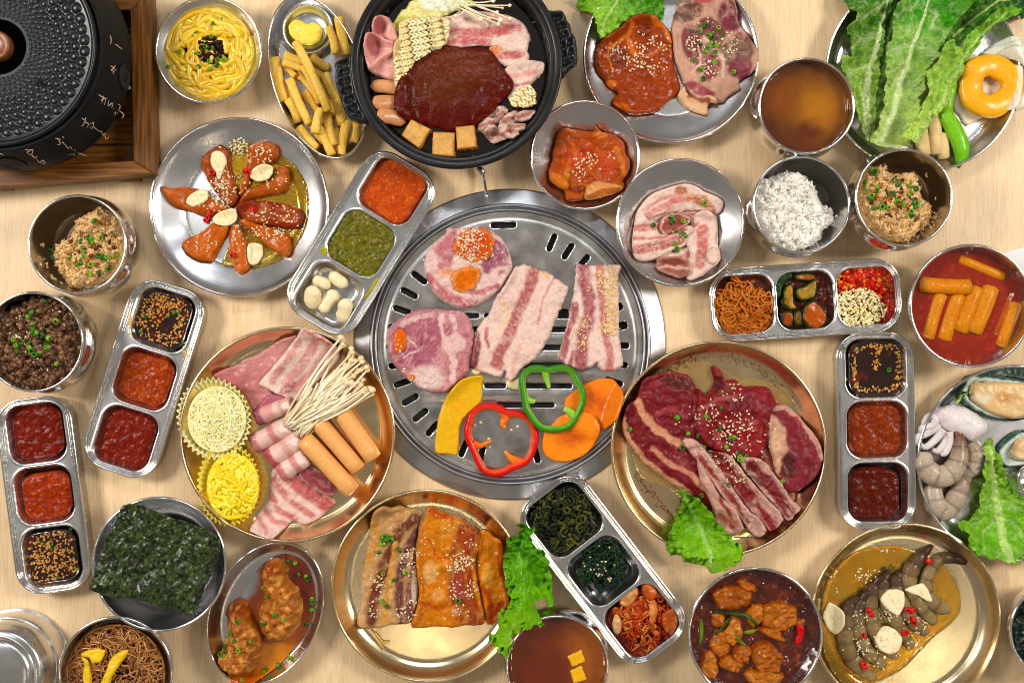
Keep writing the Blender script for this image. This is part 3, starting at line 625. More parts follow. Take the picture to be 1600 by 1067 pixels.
# ------------------------------------------------ trays with three wells
TR = {}
def tray(key, cx, cy, L, Wd, ang, wells, label, group='three-well steel side dish trays', zl=0.0):
    """ang: screen angle (deg, y down) of the long axis; wells: (u, half length, half width, v)"""
    a = math.radians(ang); ca, sa = math.cos(a), math.sin(a); z = .0225
    def rbox(hl, hw, r, n=9, u0=0, v0=0):
        pts = []
        for qx, qy, t0 in ((1, 1, 0), (-1, 1, 90), (-1, -1, 180), (1, -1, 270)):
            for t in np.linspace(t0, t0+90, n): pts.append((u0+qx*(hl-r)+r*math.cos(math.radians(t)), v0+qy*(hw-r)+r*math.sin(math.radians(t))))
        return pts
    def topx(pts): return [(cx+u*ca-v*sa, cy+u*sa+v*ca) for u, v in pts]
    def sdb(U, V_, hl, hw, r):
        qx = np.abs(U)-hl+r; qy = np.abs(V_)-hw+r; return np.hypot(np.maximum(qx, 0), np.maximum(qy, 0))+np.minimum(np.maximum(qx, qy), 0)-r
    def h(X, Y, SD):
        U = (X-cx)*ca+(Y-cy)*sa; V_ = -(X-cx)*sa+(Y-cy)*ca
        o = zl+np.interp(SD, [0, 1.2, 2.6, 3.8, 5.0, 6.5, 8.0, 10], [.0212, .0212, .0212, .0210, .0209, .0209, .0208, .0208])
        for (u, hl, hw, v) in wells:
            w = sdb(U-u, V_-v, hl, hw, 24); o = o+.0007*np.exp(-((w-1.0)/1.5)**2)
            dep = np.interp(-w, [-.5, 0, 3, 8, 14, 22], [0, .001, .009, .0145, .0168, .0172]); o = o-dep
        return o
    t = thing('divided_tray', label, 'tray', (*map(float, W(cx, cy, z)), 0), group)
    slab('tray_body', topx(rbox(L/2, Wd/2, 40, 14)), 0, lambda X, Y, SD: np.ones(X.shape+(3,))*.5, STEEL, parent=t, d=1.5, edge=1, amp=0, z=zl, zc=z+zl, rag=0, raw=True, h=lambda X, Y, SD: h(X, Y, SD)-zl)
    for ins_, rad_, zz_ in ((.6, .0015, .0222), (4.6, .0008, .0216), (7.4, .0006, .0211)):
        q = topx(rbox(L/2-ins_, Wd/2-ins_, 40-ins_, 14)); q = q+q[:2]; qx, qy = W([p[0] for p in q], [p[1] for p in q], z+zl); V, F = tube_mesh(np.stack([qx, qy, np.full(len(q), zz_+zl)], 1), rad_, 10, False); mkobj('rim', V, F, STEEL2, t)
    TR[key] = dict(zl=zl, f=lambda i, off, k=0: topx(rbox(wells[i][1]-off, wells[i][2]-off, 20-k, 8, wells[i][0], wells[i][3])), cx=cx, cy=cy, a=a)
    return t
Tw = [(-97, 46, 45, 0), (0, 44, 45, 0), (97, 46, 45, 0)]
tray('A', 68, 773, 304, 116, 82.5, Tw, 'three-well steel tray at the far left with two red pastes and sesame soy sauce')
tray('B', 225, 592, 304, 120, 107.5, Tw, 'three-well steel tray left of the cheese platter, soy sauce in its top well')
tray('C', 564, 380, 292, 124, 121.5, Tw, 'three-well steel tray with chili sauce, green sauce and whole garlic', zl=.003)
tray('D', 1259, 469, 297, 113, -3.8, Tw, 'three-well steel tray with shredded roots, cucumber kimchi and minced garlic')
tray('E', 1369, 673, 306, 119, 89, [(-98, 46, 47, -2), (-2, 44, 47, -2), (96, 46, 47, -2)], 'three-well steel tray upright between the beef plate and the seafood plate')
tray('F', 942, 890, 312, 124, 52.5, [(-99, 48, 50, 0), (2, 45, 47, 0), (101, 47, 49, 0)], 'three-well steel tray with seaweed, seasoned greens and cabbage kimchi', zl=.003)
# ------------------------------------------------ dishes
dish('udon', 'bowl', 326, 79, 82, .036, STEEL, 'small steel bowl of yellow noodles beside the wooden trivet', 'bowl', name='steel_bowl')
dish('salmon', 'plate', 374, 324, 141, .021, STEEL, 'round steel plate holding petals of marinated orange meat', 'plate', name='steel_plate')
dish('steak', 'plate', 1048, 88, 138, .022, STEEL, 'round steel plate with two steaks at the top edge', 'plate', name='steel_plate')
dish('chop', 'bowl', 914, 243, 84, .033, STEEL, 'small steel bowl of red marinated meat between hot pot and grill', 'bowl', name='steel_bowl')
dish('bacon', 'bowl', 1063, 348, 99, .034, STEEL, 'wide shallow steel bowl with curled pork belly slices', 'bowl', name='steel_bowl')
dish('soup', 'cup', 1260, 166, 75, .068, STEEL2, 'steel cup of amber soup beside the lettuce plate', 'cup', name='steel_cup')
dish('veg', 'flat', 1442, 116, 153, .022, GOLD if False else STEEL, 'round steel plate of vegetables in the top right corner', 'plate', name='steel_plate')
dish('rice', 'cup', 1252, 320, 76, .062, STEEL2, 'steel cup of plain white rice', 'cup', name='steel_cup')
dish('frice', 'cup', 1412, 309, 76, .062, STEEL2, 'steel cup of soy rice between the white rice and the right edge', 'cup', name='steel_cup', zb=.012)
dish('brice', 'cup', 121, 382, 77, .068, STEEL2, 'steel cup of soy rice below the wooden trivet', 'cup', name='steel_cup')
dish('beef', 'cup', 52, 534, 78, .068, STEEL2, 'steel cup of minced beef at the left edge', 'cup', name='steel_cup')
dish('tteok', 'pan', 1517, 478, 96, .052, STEEL, 'steel bowl of rice cakes in red broth at the right edge', 'bowl', name='steel_bowl')
dish('sea', 'flat', 1586, 723, 153, .022, STEEL, 'round steel plate of raw seafood at the right edge', 'plate', name='steel_plate')
dish('shrimp', 'flat', 1415, 965, 148, .022, PALEGOLD, 'brass-toned plate of marinated shrimp at the lower right', 'plate', name='steel_plate')
dish('corner', 'pan', 1652, 985, 74, .050, STEEL2, 'steel cup of dark seaweed cut off by the lower right edge', 'cup', name='steel_cup')
dish('spicy', 'pan', 1180, 991, 105, .050, STEEL, 'steel bowl of spicy braised chicken at the bottom edge', 'bowl', name='steel_bowl')
dish('raw', 'flat', 1123, 701, 168, .022, GOLD, 'large golden plate of raw red beef right of the grill', 'plate', name='steel_plate', zb=.0072)
dish('tofu', 'cup', 871, 1041, 80, .066, STEEL2, 'steel cup of amber soup with tofu cubes at the bottom edge', 'cup', name='steel_cup')
dish('belly', 'flat', 668, 915, 150, .022, PALEGOLD, 'round pale golden plate of marinated pork belly below the grill', 'plate', name='steel_plate', zb=.0025)
dish('platter', 'flat', 449, 679, 168, .022, GOLD, 'large golden plate of ham, bacon, sausages and cheese left of the grill', 'plate', name='steel_plate', zb=.0072)
dish('nori', 'pan', 249, 881, 105, .050, STEEL, 'steel bowl under the large seaweed sheet', 'bowl', name='steel_bowl')
dish('glass', 'pan', 181, 1052, 89, .050, STEEL, 'steel bowl of brown glass noodles at the bottom edge', 'bowl', name='steel_bowl')
dish('fries', 'flat', 497, 121, 132, .022, STEEL, 'oval steel dish of french fries with a mustard well', 'dish', name='oval_dish', sy=.535, rot=-math.radians(72.5))
dish('wings', 'flat', 415, 958, 117, .022, STEEL, 'oval steel dish of fried chicken in orange oil', 'dish', name='oval_dish', sy=.72, rot=math.radians(64))
# inverted steel cup bottom left
cx, cy = map(float, W(-4, 1052, .055)); t = thing('upturned_cup', 'shiny upturned steel cup in the lower left corner', 'cup', (cx, cy, 0))
pr = crom([(0, .0660), (.012, .0656), (.026, .0642), (.0330, .0625), (.0365, .0590), (.0375, .0555), (.0405, .0545), (.0440, .0520), (.0475, .0440), (.0490, .0400), (.0500, .0300), (.0505, .0285), (.0520, .0270), (.0535, .0150), (.0540, .0040), (.0555, .0030), (.0560, .0015), (.0550, .0005)], 4, False); pr[:, 0] = np.maximum(pr[:, 0]*1.06, 0)
V, F = ring_mesh(cx, cy, pr, 128); mkobj('cup_body', V, F[:, ::-1], STEEL, t)
# ------------------------------------------------ black hot pot
hx, hy = map(float, W(713, 98, .062)); kq = S*(HC-.062)/HC; Rk = 166*kq
ht = thing('hot_pot', 'black cast iron hot pot with two scalloped handles', 'pot', (hx, hy, 0))
pr = crom([(0, .0065), (.5*Rk, .0065), (.74*Rk, .012), (.85*Rk, .030), (.875*Rk, .050), (.885*Rk, .0545), (.905*Rk, .0555), (.915*Rk, .0560), (.925*Rk, .0600), (.945*Rk, .0615), (.985*Rk, .0620), (1.0*Rk, .0600), (.995*Rk, .0565), (.96*Rk, .053), (.93*Rk, .040), (.86*Rk, .022), (.7*Rk, .004), (.5*Rk, .0006), (0, .0006)], 5, False); pr[:, 0] = np.maximum(pr[:, 0], 0)
POTM = mat_metal('black_enamel', (.010, .010, .011), .30, bump=.12, mark=.4, metal=0.0, spec=.3)
V, F = ring_mesh(hx, hy, pr, 160); mkobj('pot_body', V, F, POTM, ht)
hm_lathe(hx, hy, [0, .5*Rk, .74*Rk, .85*Rk, .875*Rk, .905*Rk, .925*Rk, .985*Rk, Rk], [.0065, .0065, .012, .03, .05, .0555, .06, .062, .06])
for k_, hl in enumerate(([(549, 84), (535, 90), (522, 98), (523, 112), (522, 127), (526, 140), (531, 156), (537, 172), (545, 185), (560, 190), (577, 193), (570, 175), (562, 160), (556, 140), (552, 110)],
            [(850, 17), (865, 15), (878, 15), (884, 22), (888, 32), (892, 38), (894, 49), (900, 58), (902, 71), (903, 84), (902, 97), (890, 108), (878, 121), (872, 110), (868, 80), (862, 45)])):
    def hh(X, Y, SD): return -.004*ss(5, 9, SD)*ss(17, 10, SD)*(.6+.4*np.sin((X*.3+Y)*.42))-.003*ss(9, 13, SD)
    slab('handle', hl, .011, lambda X, Y, SD: np.ones(X.shape+(3,))*.02, POTM, parent=ht, d=1.6, edge=3, amp=.0004, z=.046, rag=.25, h=hh)
# paper slip under the red rice cake bowl
pts = [(1558, 398), (1612, 383), (1625, 428), (1570, 440)]
slab('paper_napkin', pts, .0006, lambda X, Y, SD: np.zeros(X.shape+(3,))+lin((225, 222, 222)), PAPER, 'corner of white paper napkin at the right edge above the red rice cake bowl', 'napkin', raw=True, rag=0, amp=.0001, edge=1, d=3, z=0.0)
# ================================================= FOOD
DISH['pot'] = dict(x=hx, y=hy, ia=np.array([(0, .0065), (.5*Rk, .0065), (.74*Rk, .012), (.85*Rk, .03), (.875*Rk, .05), (.885*Rk, .0545)]), sx=1, sy=1, rot=0, t=ht, R=Rk)
RED1 = (150, 32, 12); CHG = 'chopped scallions on the '
def blobpts(zk, cx, cy, rx, ry, a=0, n=14, wob=.14, s=0): return Z(zk, ell(cx, cy, rx, ry, a, n, wob, s))
def tube_px(name, zk, pts, widths, cols, mat, label, cat, group=None, flat=.8, seg=12, n=6, z=None, lift=0.0, bands=None, parent=None, zadd=None, hmput=True, drop_n=1):
    P = crom(Z(zk, pts), n, False); q = ZF[zk][2]; m = len(P); t = np.linspace(0, 1, m); w = np.interp(t, np.linspace(0, 1, len(widths)), widths)/q
    if z is None: x, y, zz = drop(P[:, 0], P[:, 1]); zz = np.minimum(zz, np.percentile(zz, 60)+.004); kf = np.ones(5)/5; zz = np.convolve(np.pad(zz, 2, 'edge'), kf, 'valid')
    else: zz = np.full(m, float(z))
    zl = zz+w*S*.5*flat*.9+lift
    if zadd is not None: zl = zl+np.interp(t, np.linspace(0, 1, len(zadd)), zadd)
    x, y = W(P[:, 0], P[:, 1], zl); r = w*S*.5
    if bands: r = r*(1+bands[1]*np.abs(np.sin(t*bands[0]*PI)))
    V, F = tube_mesh(np.stack([x, y, zl], 1), r, seg, True, flat)
    C = np.stack([np.interp(t, np.linspace(0, 1, len(cols)), [lin(c)[k] for c in cols]) for k in range(3)], 1); C = np.repeat(C, seg, 0); C = np.concatenate([C, C[:1], C[-1:]])
    C = C*(1+.18*fbm(V[:, 0]*1000, V[:, 1]*1000, 3.5, 3, 5)[:, None])
    if bands:
        bm_ = np.repeat(np.abs(np.sin(t*bands[0]*PI)), seg); bm_ = np.concatenate([bm_, [1, 1]]); C = C*(.5+.5*np.clip(bm_*2.2, 0, 1)[:, None])
    o = mkobj(name, V, tofaces(F), mat, parent, np.clip(C, .001, .95))
    if label: tag(o, label, cat, group)
    if hmput: hm_put(x, y, zl+r*flat*.8, float(np.mean(r))*.8)
    return o
def noodle_paths(cx, cy, R, n, zf, turns=(.3, .8), rmin=.2, wob=.25, pts=26, ecc=1.0, off=.25):
    out = []
    for k in range(n):
        rr = R*math.sqrt(rng.uniform(rmin**2, 1)); a0 = rng.uniform(0, 2*PI); sw = rng.uniform(*turns)*2*PI*(1 if rng.random() < .6 else -1); ox, oy = rng.normal(0, off*R*.5, 2)*(1-rr/R)
        t = np.linspace(0, 1, pts); a = a0+sw*t; s_ = rng.integers(0, 9999); q = rr*(1+wob*fbm(t*4, t*0+s_, 1, 2, 3))
        px = cx+ox+q*np.cos(a); py = cy+oy+q*np.sin(a)*ecc; d_ = np.hypot(px-cx, (py-cy)/ecc); m = np.minimum(1, R/np.maximum(d_, 1)); px = cx+(px-cx)*m; py = cy+(py-cy)*m
        z = zf(np.minimum(d_/R, 1))+rng.uniform(-.002, .0025)+.0018*fbm(t*6, t*0+s_, 1, 2, 8); x, y = W(px, py, z); out.append(np.stack([x, y, z], 1))
    return out
def mixed(cols): return [lin(c) for c in cols]
# ---------- yellow noodles (steel bowl, top left)
liquid('udon', .016, paint((70, 55, 10), mott=.3), 'dark yellow oil pooled under the yellow noodles', 'sauce', 'sauce')
strands('thick_noodles', noodle_paths(328, 84, 67, 66, lambda d: .0335-.008*d**3, rmin=.25, wob=.5, off=.55, turns=(.2, .55)), .0031, mixed([(226, 186, 50), (214, 170, 38), (232, 198, 78), (206, 165, 45)]), STRAND, 'glossy yellow noodles coiled in the steel bowl by the trivet', 'noodles', sides=7)
HM_keep = None
def dome(cx, cy, R, zf):
    x, y = W(cx, cy, zf(0)); Rw = R*S*(HC-zf(0))/HC; t = np.linspace(0, 1, 12); hm_lathe(float(x), float(y), list(t*Rw), [float(zf(a)) for a in t])
dome(328, 84, 66, lambda d: .036-.008*d**3)
n = 80; r = np.sqrt(rng.uniform(0, 1, n))*20; a = rng.uniform(0, 6.28, n); x, y, z = drop(328+r*np.cos(a)*1.2, 78+r*np.sin(a))
grains('black_beans', np.stack([x, y, z+rng.uniform(-.001, .002, n)], 1), (.0030, .0023, .0019), vary((38, 12, 14), n, .3), OILY, 'dark red bean paste heaped at the centre of the yellow noodles', 'bean paste', shape='ico')
scallions('A', [(1188, 132), (1180, 205), (1095, 186), (1108, 305), (1185, 272), (1175, 385), (1110, 372), (1235, 108), (1215, 330), (1000, 292), (1145, 265), (1250, 330), (940, 375), (1165, 350), (1200, 365)], 'chopped scallion on the yellow noodles by the trivet', 'chopped scallions on the yellow noodles', 1.1)
# ---------- french fries
mx, my = map(float, W(480, 44, .02)); V, F = ring_mesh(mx, my, crom([(0, .0045), (.017, .0048), (.0225, .009), (.0255, .0150), (.0268, .0165), (.0285, .0150), (.0310, .0085), (.0330, .004)], 4, False), 72); V[:, 2] = np.maximum(V[:, 2], .0035)
mkobj('sauce_well', V, F, STEEL, DISH['fries']['t']); hm_lathe(mx, my, [0, .017, .0225, .0268, .031], [.0045, .0048, .009, .0165, .0085])
slab('mustard', Z('B', [(160, 130), (185, 100), (215, 98), (240, 112), (275, 105), (305, 120), (318, 155), (300, 200), (270, 215), (230, 215), (190, 195), (165, 165)]), .006, paint((232, 210, 92), mott=.03), SMOOTH, 'smooth pale yellow mustard in the round well of the oval dish', 'mustard', edge=12, amp=.0008)
FR = [((150, 420), (240, 560), 40, 'fry buried under the left of the pile'), ((230, 440), (330, 600), 42, 'fry buried under the middle of the pile'), ((340, 420), (380, 560), 42, 'fry buried beside the pot handle'), ((250, 560), (330, 690), 40, 'fry buried in the lower fan'), ((380, 620), (400, 730), 40, 'fry buried at the lower right'), ((170, 290), (330, 380), 40, 'fry buried under the crosswise fries'), ((95, 275), (140, 490), 42, 'fry at the left end of the pile along the oval rim'), ((135, 262), (250, 296), 40, 'fry lying crosswise just under the mustard well, upper one'), ((128, 300), (228, 335), 34, 'fry lying crosswise under the mustard well, lower one'),
      ((262, 272), (352, 332), 40, 'short fry right of the mustard tail'), ((150, 475), (205, 592), 42, 'stubby fry low on the left rim'), ((160, 380), (258, 600), 40, 'long fry slanting down from the left rim'),
      ((205, 610), (292, 716), 44, 'thick fry lying lowest at the left'), ((330, 352), (402, 492), 44, 'pale fry under the pot handle'), ((440, 580), (410, 746), 42, 'upright fry at the lower right of the pile'), ((484, 588), (476, 672), 34, 'short fry at the lower right rim'),
      ((300, 610), (366, 748), 40, 'fry whose tip is the lowest of the pile'), ((340, 540), (372, 702), 42, 'fry in the middle of the lower fan'), ((345, 128), (382, 262), 38, 'left one of two fries standing up beside the mustard well'), ((398, 80), (428, 266), 46, 'right one of two fries standing up beside the mustard well'),
      ((385, 470), (408, 606), 44, 'wide fry beside the black pot handle'), ((195, 352), (318, 500), 36, 'fry crossing under the long top fry'), ((225, 315), (308, 500), 36, 'slim fry beside the long top fry'), ((312, 520), (284, 645), 40, 'small fry leaning left on top of the lower fan'),
      ((188, 200), (350, 536), 40, 'longest fry, crossing on top from the mustard down'), ((150, 335), (190, 375), 30, 'tiny fry stub in the left of the pile')]
for i, (a, b, w, lb) in enumerate(FR):
    (pa, pb) = Z('B', [a, b]); stick('french_fry', pa, pb, w*1.03/3.077, .0088, (232, 182, 78), FRY, lb, 'fry', 'french fries in the oval dish', bend=random.uniform(-3, 3), col2=(240, 204, 112), seed=i, wob=.12, endc=(214, 160, 66), sink=.4, taper=.95, n=11)
# ---------- hot pot
liquid('pot', .034, paint((20, 10, 6), mott=.2), 'dark broth in the black hot pot', 'broth', 'broth')
HG = 'pork slices in the hot pot'
slab('napa_cabbage', Z('B', [(625, 150), (690, 60), (760, 0), (850, -40), (980, -50), (1040, 10), (960, 55), (880, 85), (800, 100), (740, 115), (690, 190), (650, 200)]), .004, paint((226, 220, 150), 'B', [('b', (205, 205, 105), 720, 120, 60, 40), ('b', (240, 238, 215), 900, 20, 110, 30)], vein=((200, 205, 110), .5, 16, 60, 3)), LEAF,
     'pale yellow napa cabbage leaf at the top of the hot pot', 'cabbage', amp=.003, ns=16, rag=2, h=lambda X, Y, SD: .003*fbm(X, Y, 11, 2, 3))
slab('ham_roll', Z('B', [(562, 160), (575, 105), (615, 83), (648, 95), (672, 150), (688, 205), (640, 208), (595, 185)]), .007, paint((222, 160, 150), 'B', [('b', (170, 95, 95), 600, 135, 22, 38, 20)], mott=.05), WET, 'upper curled slice of pink ham in the hot pot', 'ham', 'curled ham slices in the hot pot', h=lambda X, Y, SD: -.005*np.exp(-(((X-595)/8)**2+((Y-44)/12)**2)))  # darker blob paints the shade in the hollow of the curl
slab('ham_roll', Z('B', [(548, 345), (590, 300), (640, 262), (685, 262), (690, 320), (670, 388), (610, 372)]), .006, paint((228, 168, 155), mott=.06, vein=((238, 195, 180), .4, 6, 45, 3)), WET, 'lowest curled slice of pink ham in the hot pot, above the sausage slices', 'ham', 'curled ham slices in the hot pot')
slab('ham_roll', Z('B', [(524, 225), (535, 180), (570, 168), (630, 192), (672, 215), (668, 255), (620, 285), (585, 320), (555, 350), (535, 320), (526, 270)]), .009, paint((224, 162, 152), 'B', [('b', (180, 105, 105), 565, 225, 28, 45, 10)], mott=.05), WET, 'middle, widest curled slice of pink ham in the hot pot', 'ham', 'curled ham slices in the hot pot', h=lambda X, Y, SD: -.006*np.exp(-(((X-583)/9)**2+((Y-72)/14)**2)))  # shade of the curl's hollow is painted in as a darker blob
for i, (a, b, w, lb) in enumerate([((548, 418), (700, 436), 66, 'upper'), ((556, 500), (700, 505), 72, 'middle'), ((575, 556), (722, 588), 72, 'lowest')]):
    pa, pb = Z('B', [a, b]); stick('sausage_slice', pa, pb, w/3.077, .008, (186, 128, 86), SMOOTH, lb+' tan sausage slice at the left of the hot pot sauce', 'sausage', 'sausage slices in the hot pot', box=False, col2=(206, 148, 104), seed=i, round_=True, bend=-3)
def bacon(pts, zk, bands, label, cat='pork', name='pork_slice', group=None, fat=(232, 200, 186), lean=(188, 96, 96), th=.003, mat=None, vein=None, extra=(), seed=0, **k):
    L = [('l', lean if len(b) < 3 else b[2], b[0], b[1]) for b in bands]+list(extra)
    return slab(name, Z(zk, pts), th, paint(fat, zk, L, warp=3.2, ws=10, mott=.09, msc=3.5, seed=seed, vein=[vein or ((244, 222, 210), .5, 4.5, 0, 2.5), ((214, 166, 156), .28, 3.2, 70, 5), ((246, 228, 216), .3, 2.6, 75, 6)]), mat or RAW, label, cat, group, seed=seed, **k)
bacon([(900, 100), (940, 75), (1020, 50), (1150, 60), (1265, 95), (1318, 165), (1312, 215), (1290, 265), (1180, 225), (1050, 222), (915, 222)], 'B', [([(935, 162), (1100, 160), (1260, 135)], 24), ([(930, 205), (1030, 198), (1120, 206)], 17), ([(1100, 88), (1220, 100)], 12, (212, 140, 135))], 'widest raw bacon slice at the top right in the hot pot', group=HG, seed=3, amp=.0016)
bacon([(1120, 232), (1190, 215), (1270, 240), (1312, 262), (1300, 305), (1220, 322), (1170, 300)], 'B', [([(1170, 275), (1280, 262)], 17)], 'middle folded pork slice at the right of the hot pot', group=HG, seed=4, extra=[('b', (220, 130, 70), 1150, 245, 40, 30)], amp=.0016)
bacon([(1195, 335), (1280, 292), (1375, 300), (1382, 345), (1335, 400), (1300, 430), (1250, 475), (1205, 470), (1190, 400)], 'B', [([(1220, 370), (1330, 350)], 14, (220, 150, 140)), ([(1230, 420), (1300, 400)], 9)], 'lower pale pork slice at the right of the hot pot', group=HG, seed=5, amp=.002)
for i, (cx, cy, rx, ry, an) in enumerate([(1150, 560, 75, 42, -45), (1105, 600, 50, 34, -30), (1225, 580, 62, 34, -40), (1150, 650, 60, 40, 10), (1215, 640, 55, 36, 30), (1290, 560, 55, 34, -20), (1260, 620, 36, 26, 0)]):
    slab('cooked_pork_piece', blobpts('B', cx, cy, rx, ry, an, wob=.25, s=i), .007, paint((214, 180, 165), 'B', [('l', (176, 120, 108), [(cx-40, cy+10), (cx+40, cy-10)], 10)], mott=.12), WET, ['largest curled pork piece, nearest the hot pot sauce', 'curled pork piece touching the sauce edge near the tofu', 'curled pork piece in the middle of the cluster in the hot pot', 'lowest curled pork piece beside the right tofu cube', 'darker curled pork piece low in the cluster in the hot pot', 'curled pork piece just below the small noodle clump', 'smallest curled pork scrap at the hot pot wall'][i], 'pork', 'curled pork pieces in the hot pot', amp=.003, ns=7, edge=6)
def ramen(region, zk, n, ang, label, seed):
    P = np.array(Z(zk, region)); r_ = np.random.default_rng(seed); a = math.radians(ang); u = np.array([math.cos(a), math.sin(a)]); v = np.array([-u[1], u[0]]); c0 = P.mean(0); e = (P-c0)@v; f = (P-c0)@u; out = []
    for k in range(n):
        s0 = r_.uniform(e.min(), e.max()); t = np.arange(f.min(), f.max(), 1.1); ph = r_.normal(0, .35); w = 3.1*np.sin(t*2*PI/10.0+ph); q = c0+u*t[:, None]+v*(s0+w)[:, None]
        ok = inside(q[:, 0], q[:, 1], P); 
        if ok.sum() < 8: continue
        idx = np.flatnonzero(ok); run = np.split(idx, np.flatnonzero(np.diff(idx) > 1)+1); run = max(run, key=len); q = q[run]
        if len(q) < 8: continue
        z = r_.uniform(.041, .047)+.001*np.cos(t[run]*2*PI/10.0); x, y = W(q[:, 0], q[:, 1], z); out.append(np.stack([x, y, z], 1))
    strands('instant_noodles', out, .00115, mixed([(238, 220, 168), (244, 230, 186), (228, 206, 148)]), STRAND, label, 'noodles', sides=6)
reg = [(690, 110), (760, 88), (850, 85), (935, 95), (925, 180), (900, 230), (820, 260), (760, 310), (720, 370), (700, 425), (668, 420), (665, 350), (660, 290), (668, 230), (690, 180)]
slab('noodle_block', Z('B', reg), .004, paint((206, 180, 122), mott=.25, msc=4), STRAND, 'dense underside of the instant noodle block in the hot pot', 'noodle block', edge=5)
ramen(reg, 'B', 95, 80, 'wavy cream instant noodles left of the sauce in the hot pot', 5)
ramen([(1215, 470), (1260, 420), (1320, 410), (1350, 450), (1345, 510), (1290, 520), (1230, 510)], 'B', 40, 120, 'small clump of wavy noodles at the right wall of the hot pot', 6)
ek = [((980, 40), (1165, 118)), ((1000, 35), (1175, 98)), ((990, 30), (1185, 40)), ((1050, 20), (1222, 92)), ((1000, 22), (1220, 28)), ((1010, 45), (962, 78)), ((1020, 10), (1140, 5)), ((1030, 14), (1160, 60)), ((980, 20), (1120, 90)), ((960, 30), (1080, 95))]
paths = []; caps = []
for a, b in ek:
    (pa, pb) = Z('B', [a, b]); t = np.linspace(0, 1, 8); q = np.array(pa)[None]*(1-t[:, None])+np.array(pb)[None]*t[:, None]; q[:, 1] += np.sin(t*PI)*random.uniform(-2, 3); z = np.full(8, .048)+rng.uniform(-.001, .002); x, y = W(q[:, 0], q[:, 1], z); paths.append(np.stack([x, y, z], 1)); caps.append(paths[-1][-1])
en = strands('enoki_mushrooms', paths, .0009, mixed([(236, 222, 188)]), STRAND, 'thin white enoki mushrooms at the top of the hot pot', 'mushrooms', sides=5, stuff=True)
grains('mushroom_caps', caps, (.0028, .0027, .0024), vary((240, 230, 204), len(caps), .04), SMOOTH, shape='ico', parent=en, stuff=True)
slab('chili_sauce_heap', Z('B', [(665, 500), (672, 430), (700, 370), (745, 310), (800, 262), (860, 235), (930, 218), (1010, 228), (1110, 235), (1150, 270), (1175, 315), (1225, 370), (1238, 400), (1225, 450), (1165, 500), (1140, 550), (1080, 590), (1010, 615), (940, 635), (880, 618), (800, 592), (730, 580), (685, 555)]), .008,
     paint((84, 18, 6), 'B', [('b', (98, 40, 14), 960, 320, 200, 110, 0, .5), ('b', (92, 38, 14), 900, 430, 120, 80, 0, .5)], mott=.20, msc=4, edgec=((96, 14, 6), 7, .8), speck=[((112, 52, 24), .45, 2.6, .3)]), PASTE, 'large heap of dark red chili sauce in the middle of the hot pot', 'sauce', edge=30, amp=.0012, ns=20, rag=1.2)
for i, (q, lb) in enumerate([([(690, 652), (745, 568), (848, 620), (782, 722)], 'left one of the three fried tofu cubes in the hot pot'), ([(846, 628), (960, 634), (956, 757), (840, 748)], 'middle one of the three fried tofu cubes in the hot pot'), ([(954, 605), (1054, 597), (1066, 712), (962, 726)], 'right one of the three fried tofu cubes in the hot pot')]):
    slab('fried_tofu', Z('B', q), .016, paint((210, 162, 96), 'B', [('l', (170, 112, 52), [q[0], q[1], q[2], q[3], q[0]], 9, .8)], mott=.12), FRY, lb, 'tofu', 'fried tofu cubes in the hot pot', nsub=1, edge=2.2, amp=.0006, rag=.5, z=.031, d=1.5)
# ---------- top right steaks
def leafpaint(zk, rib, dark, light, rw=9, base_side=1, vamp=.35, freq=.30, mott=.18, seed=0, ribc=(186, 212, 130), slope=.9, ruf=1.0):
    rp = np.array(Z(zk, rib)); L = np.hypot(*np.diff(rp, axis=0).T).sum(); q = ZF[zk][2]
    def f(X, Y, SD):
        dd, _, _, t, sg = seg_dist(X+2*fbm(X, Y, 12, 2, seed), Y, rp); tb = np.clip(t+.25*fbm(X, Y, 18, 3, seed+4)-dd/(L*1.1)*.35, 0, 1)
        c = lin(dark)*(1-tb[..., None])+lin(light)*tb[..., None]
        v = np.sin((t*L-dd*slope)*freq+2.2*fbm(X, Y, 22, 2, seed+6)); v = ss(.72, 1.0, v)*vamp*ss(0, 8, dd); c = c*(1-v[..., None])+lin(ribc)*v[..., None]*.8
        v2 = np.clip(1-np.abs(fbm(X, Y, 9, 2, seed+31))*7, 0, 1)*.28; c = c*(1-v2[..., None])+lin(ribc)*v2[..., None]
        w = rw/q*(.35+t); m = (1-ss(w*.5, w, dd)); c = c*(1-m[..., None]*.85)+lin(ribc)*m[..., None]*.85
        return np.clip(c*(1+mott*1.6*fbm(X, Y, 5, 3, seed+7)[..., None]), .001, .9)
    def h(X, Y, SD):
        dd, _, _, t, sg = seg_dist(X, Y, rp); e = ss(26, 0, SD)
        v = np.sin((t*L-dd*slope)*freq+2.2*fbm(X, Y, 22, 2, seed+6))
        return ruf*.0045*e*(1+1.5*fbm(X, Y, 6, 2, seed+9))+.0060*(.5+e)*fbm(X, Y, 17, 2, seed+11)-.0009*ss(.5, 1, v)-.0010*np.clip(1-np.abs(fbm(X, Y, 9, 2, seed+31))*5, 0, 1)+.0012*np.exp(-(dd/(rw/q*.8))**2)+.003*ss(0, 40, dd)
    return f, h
def leaf(zk, pts, rib, dark, light, label, group=None, name='lettuce_leaf', th=.0008, lift=.001, seed=0, rag=2.2, cat='lettuce', **k):
    f, h = leafpaint(zk, rib, dark, light, seed=seed, **{a: k.pop(a) for a in list(k) if a in ('rw', 'vamp', 'freq', 'mott', 'ribc', 'slope', 'ruf')})
    return slab(name, Z(zk, pts), th, f, LEAF, label, cat, group, h=h, flat=True, lift=lift, rag=rag, rags=4.5, seed=seed, edge=2, amp=.0002, d=1.6, **{**dict(dil=8), **k})
